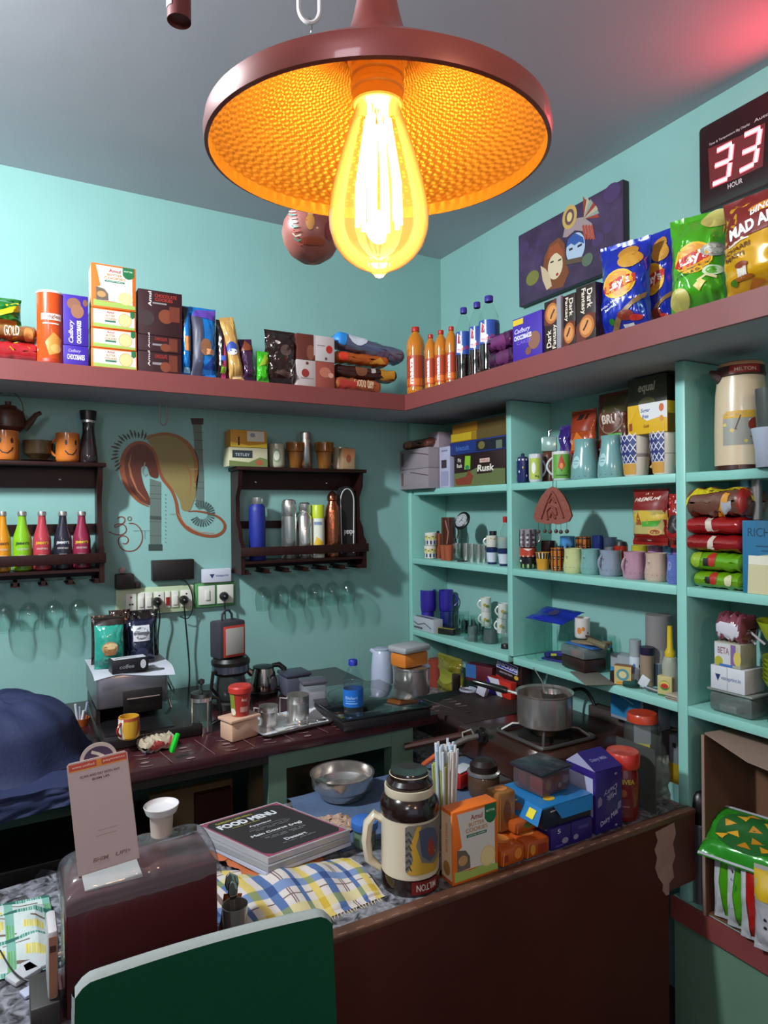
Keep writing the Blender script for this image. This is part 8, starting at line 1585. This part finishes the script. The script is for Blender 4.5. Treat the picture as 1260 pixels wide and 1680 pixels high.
mb = MB().box(-.024, .024, -.012, .018, .006, hj*.86, M('#4a3a34', .35, .2), .003); mb.print(S(lambda u, v, o: (u, -.0125-o, v), 1, 1), [('r', -.02, .02, .12, .13, '#c8b84a'), ('r', -.023, .023, .13, .19, '#8a8688'), ('r', -.02, .0, .03, .10, '#241a44')]); mb.build('packets', t)
o = MB().box(-.0, .0035, -.13, .0, 0, .17, G('#6a706a', .15, 1.3, solid=.35)).build('acrylic_sheet', None, (at(1070, 1350, 'y', yP+.02).x+.012, yP+.148, FC+.0008)); tag(o, 'smoky clear upright sheet beside the red jar', 'sheet')
o = pouch_mesh(.09, .12, .03, '#6a6a60', [], G('#8a8e84', .2, 1.3, solid=.45), seed=96, wr=3).build('plastic_bag', None, (-.245, yP+.075, FC+.001), rot=(0, 0, -.3), recalc=False); tag(o, 'crumpled clear plastic bag at the end of the counter', 'bag')
# boxes behind jars
p = PR(1098, 1126, 1186, 1262, FC, -.10); p.h = .14; p.f.z = FC
card('carton', 'grey white and yellow box behind the tall clear jar', 'box', p, .06, '#86868c', [('r', -.5, .5, 0, .42, '#b8901c'), ('r', -.3, -.1, .75, .85, '#3a3a44'), ('r', .1, .3, .75, .85, '#3a3a44')], side_sgn=-1, sd=[('r', -.5, .5, 0, .4, '#c89a1c')], dz=.0)
CBX = bpy.data.objects[-1] if False else None
p = PR(1012, 1090, 1150, 1190, FC, -.07); t = card('carton', 'blue and white box lying below the lower middle shelf', 'box', p, .055, '#8f959a', [('r', -.5, .15, .05, .80, '#2a78a8'), ('r', .2, .5, .0, 1, '#2c3a48'), ('s', [(-.4, .6), (0, .5)], .003, '#b8c8d0'), ('s', [(-.4, .4), (0, .3)], .003, '#b8c8d0')]); t.location.z = FC+.135; t.location.x = -.07
o = MB().box(-.06, -.012, -1.36, -.96, FC+.001, FC+.134, M('#3c3430', .6), .003).build('carton', None); tag(o, 'dark plain carton under the blue and white box', 'box')
# stove platform
zS = .79
A = at(885, 1254, 'z', zS); B_ = at(750, 1191, 'z', zS); C_ = at(1014, 1217, 'z', zS)
xf = (A.x+B_.x)/2; y0_, y1_ = A.y, B_.y
t = thing('gas_stove', 'brown steel gas stove with one burner grate and a side knob', 'stove', (xf, (y0_+y1_)/2, FC+.0008))
W_ = min(-.03-xf, .46); D_ = (y1_-y0_)/2; H_ = zS-FC
BS = M('#3a1e18', .32, .2, .2, bump=.05, bscale=20, var=.2, vscale=8)
MB().box(0, W_, -D_, D_, .012, H_, BS, .008).box(.02, W_-.02, -D_+.02, D_-.02, 0, .0119, BLACK).build('body', t)
ky = at(785, 1208, 'x', xf-.02).y-t.location.y; kz = at(785, 1208, 'x', xf-.02).z-t.location.z
mb = MB().lathe([(.024, 0), (.024, .003), (.019, .004), (.019, .018), (.015, .020), (.0001, .020)], BLACK, 28, X=Matrix.Translation((-.0005, ky, kz-.0)) @ Matrix.Rotation(-PI/2, 4, 'Y')); mb.build('knob', t)
o = MB().box(xf+.03, -.05, y1_+.004, -.46, FC+.001, zS, M('#2a1a16', .6, var=.2), .003).build('wooden_crate', None); tag(o, 'dark crate behind the stove carrying the charger cables', 'crate')
# burner under the pan
bcx = at(897, 1200, 'z', zS+.03); bx_, by_ = bcx.x-t.location.x+.03, bcx.y-t.location.y+.04
mb = MB().lathe([(.0001, 0), (.085, 0), (.085, .003), (.06, .006), (.0001, .006)], M('#1a1412', .5), 40, c=(bx_, by_, H_+.0004), cap=False).lathe([(.0001, 0), (.036, 0), (.036, .016), (.030, .020), (.0001, .020)], M('#6a5a44', .4, .8), 32, c=(bx_, by_, H_+.0068), cap=False); mb.build('burner', t)
gr = MB(); s2 = .112
ring = [(bx_+s2*max(-1, min(1, 1.35*math.cos(q)))*.98, by_+s2*max(-1, min(1, 1.35*math.sin(q)))*.98, H_+.0075) for q in [2*PI*i/48 for i in range(48)]]
GRM = M('#5c5654', .4, .6); gr.tube(ring, .0062, GRM, 8, closed=True)
for q in (PI/4, 3*PI/4, 5*PI/4, 7*PI/4): gr.tube([(bx_+.135*math.cos(q), by_+.135*math.sin(q), H_+.0075), (bx_+.10*math.cos(q), by_+.10*math.sin(q), H_+.030), (bx_+.045*math.cos(q), by_+.045*math.sin(q), H_+.032)], .005, GRM, 6)
gr.build('grate', t); SL = t.location.copy()
# saucepan
rP = 45*dep((SL.x+bx_, SL.y+by_))/FPX; zP = zS+.0375
t = thing('saucepan', 'steel saucepan with long black handle on the stove burner', 'saucepan', (SL.x+bx_, SL.y+by_, zP)); hP = .100
MB().lathe([(.0001, 0), (rP*.92, 0), (rP*.97, .004), (rP*.985, .02), (rP*.985, hP*.95), (rP*1.04, hP), (rP*1.04, hP+.002), (rP*.96, hP*.96), (rP*.95, .006), (.0001, .005)], M('#cbc2ba', .25, .88), 56, cap=False).build('pan', t)
h0, h1 = at(868, 1150, 'y', t.location.y+.03), atd(775, 1118, dep(t.location)+.10)
rel = lambda v: Vector(v)-t.location
d_ = (h1-h0).normalized(); st = Vector((t.location.x, t.location.y, zP+hP*.85)); dirh = Vector((h1.x-st.x, h1.y-st.y, 0)).normalized(); sp_ = st+dirh*rP*.98
hd = h1
MB().tube([rel(sp_), rel(sp_.lerp(hd, .22))], .005, STEEL, 8).build('handle_neck', t)
MB().tube([rel(sp_.lerp(hd, .22)), rel(sp_.lerp(hd, .3)), rel(sp_.lerp(hd, .6)), rel(sp_.lerp(hd, .9)), rel(hd)], [.009, .012, .011, .010, .006], M('#16110f', .25, 0, .4), 12).build('handle', t)
# strainer / cup and gas lighter details inside pan
o = thing('tea_strainer', 'steel tea strainer standing in the saucepan', 'strainer', t.location+Vector((0, 0, .0065))); MB().lathe([(.034, .09), (.030, .07), (.012, .03), (.0001, .02)], M('#9a9490', .3, .9), 24, c=(rP*.35, 0, 0), cap=False).tube([(rP*.35-.03, 0, .09), (rP*.1, .02, .12), (rP*.0, .05, .16)], .002, STEEL, 6).tube([(rP*.35, 0, .021), (rP*.35, 0, .002)], .002, STEEL, 6).build('strainer', o)
# black hose arching behind
hy = [at(928, 1150, 'x', -.10), at(938, 1134, 'x', -.08), at(958, 1132, 'x', -.06), at(972, 1150, 'x', -.05), at(978, 1175, 'x', -.05), at(979, 1205, 'x', -.05)]
cable('thick black rubber hose arching behind the saucepan', hy, .006, M('#16120f', .5), name='gas_hose')
cable('short black wire curling on the wall beside the stove', [at(986, 1206, 'x', -.02), at(1000, 1198, 'x', -.02), at(1012, 1190, 'x', -.015)], .0035)
# orange gas hose with valve
ex = Vector((SL.x-.022, ky+SL.y, SL.z+kz))
t = thing('gas_hose', 'orange rubber gas hose running from the stove knob to below the counter', 'hose', ex)
oh = [ex, ex+Vector((-.035, .01, -.004)), atd(745, 1222, dep(ex)-.02), atd(715, 1240, dep(ex)-.02), atd(695, 1255, dep(ex)), atd(682, 1280, dep(ex)+.02), atd(678, 1310, dep(ex)+.03)]
MB().tube([q-ex for q in oh[2:]], .008, M('#b5502a', .5), 10).build('hose', t); MB().tube([oh[0]-ex, oh[1]-ex, oh[2]-ex], [.008, .009, .0085], M('#8a8680', .35, .7), 10).build('valve', t)
q1 = atd(768, 1208, dep(ex)); MB().tube([q1-ex+Vector((-.02, 0, .0)), q1-ex+Vector((-.022, 0, .014)), q1-ex+Vector((.012, 0, .018)), q1-ex+Vector((.02, 0, .004))], .0025, M('#b4b0a4', .4), 6).build('clip', t)
t = thing('wooden_rail', 'dark reddish bar projecting between the counter and the stove', 'bar', atd(664, 1226, 2.15)); e_ = atd(760, 1206, 2.15); MB().tube([(0, 0, 0), e_-t.location], .011, M('#3a1c14', .5), 8).build('bar', t)
# snickers box and bits behind the stove
p = PR(814, 856, 1070, 1168, zS, -.125); p.h = at(835, 1070, 'x', -.125).z-zS
card('chocolate_box', 'tall dark brown chocolate box lettered SNICKERS behind the saucepan', 'box', p, .05, '#2a1414', [('p', [(-.48, .56), (-.44, .76), (.38, .70), (.34, .50)], '#c8c4d0'), ('p', [(-.45, .58), (-.42, .74), (.35, .68), (.31, .52)], '#22349a'), t_('SNICKERS', -.05, .63, .78, .10, '#dcd8e4', -5, .03, .15), t_('MINIATURE TREATS', -.1, .46, .5, .04, '#b8b4bc', -3), ('p', [(-.5, .05), (-.5, .38), (.3, .26), (.32, .02)], '#b4281c'), ('e', .3, .43, .08, .05, '#c8a03a')])
p = PR(800, 838, 1142, 1172, zS, -.175); p.h = .062; card('chocolate_box', 'small box in violet, white and red bands below the tall brown one', 'box', p, .03, '#b8281c', [('p', [(-.5, 0), (-.5, .95), (-.05, .0)], '#3a249a'), ('p', [(-.05, 0), (-.5, 1), (.0, 1), (.15, 0)], '#c4c4cc')])
qz = zS
p = PC(703, 732, 1085, 1170, FC, 'x', -.10); p.h = at(718, 1084, 'x', -.10).z-FC; can('storage_tin', 'dull red cylindrical tin at the corner behind the stove', 'tin', p, [(1, 0), (1, .95), (.9, .955), (.9, 1)], M('#8a3224', .45), [('r', .35, .6, .3, 1, '#6a5a5c')])
p = PR(735, 775, 1120, 1165, FC, -.06); p.h = .17; p.f.x = -.14; pouch('snack_bag', 'yellow green snack bag in the corner behind the stove', 'snack bag', p, .06, '#7a7020', [('e', 0, .5, .3, .2, '#8a8a2c')], seed=97, wr=3)
p = PR(768, 800, 1142, 1180, zS, -.12); p.h = .07; card('tissue_box', 'small maroon and blue box by the charger cables', 'box', p, .05, '#5a1a28', [('r', -.5, -.1, .2, 1, '#34609a')], rz=.3)
qq = at(795, 1172, 'x', -.22)
t = thing('phone_charger', 'white charger plug block with a coiled white cable on the stove edge', 'charger', (-.235, at(790, 1180, 'x', -.235).y, zS+.0008), -1.2)
MB().box(-.020, .020, -.014, .014, .0, .045, M('#b8b8c4', .4), .006, X=Matrix.Translation((-.0, 0, .006)) @ Matrix.Rotation(.35, 4, 'Y')).build('adapter', t)
MB().tube([(-.065+.035*math.cos(i*.5), .01+.028*math.sin(i*.5), .006+.0012*i*.3) for i in range(30)], .0022, M('#a4a4b4', .4), 6).build('cable', t)
p = PC(742, 756, 1160, 1182, FC, 'x', -.20); p.h = .13; can('battery_tin', 'small dark cylinder beside the charger cables', 'tin', p, [(1, 0), (1, 1)], M('#3a2c2c', .4))
# ================================================================== foreground: red box, sign, cup, phone, glass, chair
P1 = at(109, 1680, 'z', FC); P2 = at(350, 1400, 'z', .885)
yf = yP+.012; rbx0 = P1.x; rbx1 = P2.x; Wb = rbx1-rbx0; Db = .125; Hb = .192
t = thing('cash_machine', 'dark red metal box with a clear plastic cover on its rounded top', 'machine', ((rbx0+rbx1)/2, yf+Db/2, FC+.0008))
RD = M('#4a1016', .28, 0, .4)
MB().box(-Wb/2, Wb/2, -Db/2, Db/2, 0, Hb, RD, .004).build('case', t)
MB().box(-Wb/2-.012, -Wb/2-.0005, -Db/2+.004, Db/2, 0, .004, M('#5a3a3a', .3), .001).build('side_plate', t)
CP = G('#d4d0d4', .08, 1.42, solid=.10)
def cov(a, b):
    x = -Wb/2-.006+(Wb+.012)*a; q = PI*(b-.5)*1.0; yy = math.sin(q)*(Db/2+.006); e = max(0, 1-abs(2*a-1)**10); zz = Hb-.022+(.060*math.cos(q)**.55 if abs(q) < PI/2-.01 else 0)*(.25+.75*e**.5); return (x, yy, zz+(.0035*math.sin(a*22+b*6)*noise.noise(Vector((a*6, b*4, 1)))*2))
mb = MB().grid(cov, 60, 24, CP)
for (xx, a_) in ((-Wb/2-.006, 0), (Wb/2+.006, 1)):
    pts = [cov(a_, j/16) for j in range(17)]; mb.add(pts, [tuple(range(17))], CP)
mb.build('plastic_cover', t)
CZ = FC+.0008+Hb
# papers inside cover
o = MB().box(-.045, .045, -.05, .05, 0, .002, M('#c4c6c0', .6)).build('paper_slip', t, (-Wb/2+.075, .0, Hb+.0006), .0)
# QR sign stands on cover front
a = at(128, 1434, 'y', yf-.006); 
sx0, sx1 = at(110, 1250, 'y', yf+.0).x, at(208, 1235, 'y', yf).x
sgx0, sgx1 = at(128, 1434, 'y', yf+.015).x, at(228, 1402, 'y', yf+.015).x
sz0 = at(128, 1434, 'y', yf+.015).z; sz1 = at(110, 1252, 'y', yf+.03).z
SWd = sgx1-sgx0; SHt = sz1-sz0
t = thing('payment_sign', 'tall pale payment board with orange header leaning back on the red machine', 'sign', ((sgx0+sgx1)/2, yf+.012, sz0), rot=(-.16, -.09, -.06))
MB().prism([(-SWd/2, 0), (SWd/2, 0), (SWd/2, SHt-.004), (SWd/2-.004, SHt), (-SWd/2+.004, SHt), (-SWd/2, SHt-.004)], -.0035, 0, M('#b89f96', .4)).build('board', t)
mb = MB(); sf = S(lambda u, v, o: (u, -.0038-o, v), SWd, SHt, False, .0002)
mb.print(sf, [('r', -.485, .49, .01, .985, '#ae9896'), ('r', -.47, .48, .925, .985, '#b03c22'), ('r', -.47, .48, .915, .925, '#c8862c'), ('r', -.02, .06, .925, .985, '#c8781c'), t_('www.unified', -.24, .955, .36, .022, '#dcb8a8', 0, .01), t_('payments', .27, .955, .36, .022, '#dcb8a8', 0, .01),
              t_('SCAN AND PAY WITH ANY', .02, .855, .66, .022, '#5a2c2c', 0, .03), t_('BHIM UPI', .02, .815, .28, .02, '#5a2c2c', 0, .03), ('r', -.12, .2, .345, .35, '#8a6a68'), ('r', -.16, .18, .30, .305, '#8a6a68'),
              t_('BHIM', -.12, .10, .26, .035, '#7a5452', 0, .02, .25), t_('UPI', .22, .10, .2, .035, '#7a5452', 0, .02, .25), ('p', [(.33, .085), (.37, .1), (.33, .118)], '#8a6a66')]); mb.build('face', t)
mb = MB(); mb.prism([(.029*math.cos(q)+.002, SHt-.004+.027*math.sin(q)) for q in [PI*i/20 for i in range(21)]], .0005, .003, M('#b8a49a', .4)); mb.print(S(lambda u, v, o: (u-.004, .0-o+.0003, SHt-.004+v), 1, 1), [('p', [(.0235*math.cos(q)+.006, .021*math.sin(q)) for q in [PI*i/20 for i in range(21)]], '#3a2040'), ('s', [(-.004, .014), (.006, .009), (.014, .003)], .005, '#c4b4a8')]); mb.build('round_badge', t)
# white paper cup on machine
q = at(264, 1390, 'y', yf+.05); cxq = at(265, 1380, 'y', yf+.055).x
t = thing('paper_cup', 'white plastic cup with wide rim standing on the red machine', 'cup', (cxq+.004, yf+.075, CZ+.036)); rC = 28*dep(t.location)/FPX
zt = atd(264, 1320, dep(t.location)).z-t.location.z
MB().lathe([(.0001, 0), (rC*.60, 0), (rC*.66, zt*.6), (rC*.70, zt*.68), (rC*.72, zt*.72)], M('#b4a498', .4), 36, cap=False).build('stem', t)
MB().lathe([(rC*.72, zt*.721), (rC*.86, zt*.75), (rC, zt*.98), (rC*.98, zt), (rC*.88, zt*.9), (rC*.70, zt*.85), (.0001, zt*.845)], M('#c4c0c0', .35), 40, cap=False).build('rim', t)
# card/phone leaning at the left of the machine
px_ = rbx0-.0165
o = thing('mobile_phone', 'phone in white and tan case standing against the left side of the red machine', 'phone', (px_-.002, yf+.030, FC+.045)); 
MB().box(-.0075, .0075, -.034, .034, 0, .108, M('#b8b4b4', .35), .005).build('case', o); MB().box(-.0055, .0055, -.0350, -.0343, .004, .100, M('#9a6a54', .5)).build('leather_back', o); MB().box(-.0045, .0045, -.0356, -.0351, .076, .086, '#4a2c24').build('logo_plate', o)
o = MB().box(-.03, .012, -.045, .045, 0, .0435, M('#3a3634', .5), .003).build('card_holder', None, (px_-.004, yf+.035, FC+.0008)); tag(o, 'small grey block under the phone beside the red machine', 'block')
# spoons glass
q = at(385, 1500, 'z', FC); rG = .024
t = thing('steel_glass', 'steel glass right of the red machine holding spoons', 'glass', (at(385, 1465, 'y', yP+.05).x, yP+.05, FC+.0085)); MB().lathe([(.0001, 0), (rG*.8, 0), (rG, .075), (rG*.95, .075), (rG*.76, .004), (.0001, .004)], STEEL, 32, cap=False).build('glass', t)
for k, (x, y, l_, a_) in enumerate([(-.008, .004, .095, -.12), (.006, -.004, .080, -.32), (-.002, .008, .088, .05)]):
    o = thing('table_spoon', ['steel spoon standing tallest in the steel glass', 'steel spoon leaning left in the steel glass', 'steel spoon at the back of the steel glass'][k], 'spoon', t.location+Vector((x*.6, y*.6, .0055)), rot=(0, a_*.25, 0)); MB().tube([(0, 0, 0), (0, 0, l_)], .0018, STEEL, 6).lathe([(.0001, -.018), (.007, -.012), (.010, 0), (.007, .014), (.0001, .02)], CHROME, 16, c=(0, 0, l_+.016), sy=.3, cap=False).build('spoon', o)
o = pouch_mesh(.035, .075, .018, '#b5682c', [('r', -.4, .4, .5, .7, '#c8b8a8'), ('r', -.4, .4, .74, .8, '#4a3a3c')], M('#b5602a', .3, 0, .4), seed=99).build('sachet', None, (at(372, 1440, 'y', yP+.085).x, yP+.085, FC+.03), rot=(0, .15, -.2), recalc=False); tag(o, 'orange and white sachet standing behind the steel glass', 'sachet')
o.location.z = FC+.012
# left clutter: spoons, clips
for k, (x, y, a_) in enumerate([(38, 1600, .5), (60, 1585, .2)]):
    q = at(x, y, 'z', FC+.004); o = thing('plastic_scoop', ['white plastic scoop at the far left on the granite', 'white plastic scoop handle by the red machine'][k], 'scoop', (q.x, q.y, FC+.0008), a_); MB().box(-.024, .024, -.018, .018, 0, .010, M('#b4b4b6', .4), .004).build('scoop', o); MB().tube([(.024, 0, .006), (.06, .004, .007)], .003, M('#a89484', .5), 6).build('handle', o)
q = at(52, 1625, 'z', FC+.004); o = MB().box(-.016, .016, -.012, .012, 0, .006, M('#b0b0c4', .5), .002).build('price_tag', None, (q.x, q.y, FC+.0008), .4); tag(o, 'small white tag lying on the granite', 'tag')
cable('thin black wire lying across the white scoops', [at(0, 1560, 'z', FC+.03), at(18, 1590, 'z', FC+.02), at(40, 1608, 'z', FC+.016), at(75, 1612, 'z', FC+.012)], .0014)
# chair with green cover
z0c = .83; L_ = at(118, 1590, 'z', z0c); R_c = at(527, 1478, 'z', z0c)
ux = (R_c-L_); Wc = ux.length; ang_ = math.atan2(ux.y, ux.x)
t = thing('covered_chair', 'chair with dark green fabric back and pale grey top edge in the foreground', 'chair', ((L_.x+R_c.x)/2, (L_.y+R_c.y)/2-.045, 0), ang_)
GRN = M('#07482f', .8, spec=.2, bump=.12, bscale=140); GRY = M('#8f9692', .8, bump=.12, bscale=140)
def crv(a, b, sgn):
    x = (a-.5)*Wc; cor = max(0, 1-min(a, 1-a)/.06)
    z = .44+(z0c-.44)*b - (.016*cor**2 if b > .9 else 0); yy = .012*math.sin(PI*a)+ (.026 if sgn > 0 else 0)
    fold = .006*math.sin(a*5+b*4)*(1-b)+.010*max(0, (a-.82))*8*(1-b)*math.sin(b*3)
    return (x*(1+.03*(1-b)), yy-(fold if sgn < 0 else 0), z)
mb = MB().grid(lambda a, b: crv(a, b, -1), 40, 30, GRN); mb.build('back_cover', t, recalc=False)
mb = MB().grid(lambda a, b: crv(a, b, 1), 40, 30, GRY); mb.build('rear_cover', t, recalc=False)
mb = MB().grid(lambda a, b: (lambda p0, p1: (p0[0], p0[1]+(p1[1]-p0[1])*b, p0[2]+.006*math.sin(PI*b)))(crv(a, 1, -1), crv(a, 1, 1)), 40, 6, GRY)
for a_ in (0, 1): mb.grid(lambda u, v, a_=a_: (lambda p0, p1: (p0[0]+(.004 if a_ else -.004)*math.sin(PI*u), p0[1]+(p1[1]-p0[1])*u, p0[2]))(crv(a_, v, -1), crv(a_, v, 1)), 4, 30, GRY if a_ == 0 else GRN)
mb.build('edge_band', t, recalc=False)
MB().box(-Wc/2+.01, Wc/2-.01, -.40, .03, .41, .445, M('#2c2420', .6), .01).build('seat', t)
for sx in (-1, 1):
    for yy in (-.37, .01): MB().box(sx*(Wc/2-.03)-.014, sx*(Wc/2-.03)+.014, yy-.014, yy+.014, 0, .409, M('#2a211c', .5), .003).build('leg', t)
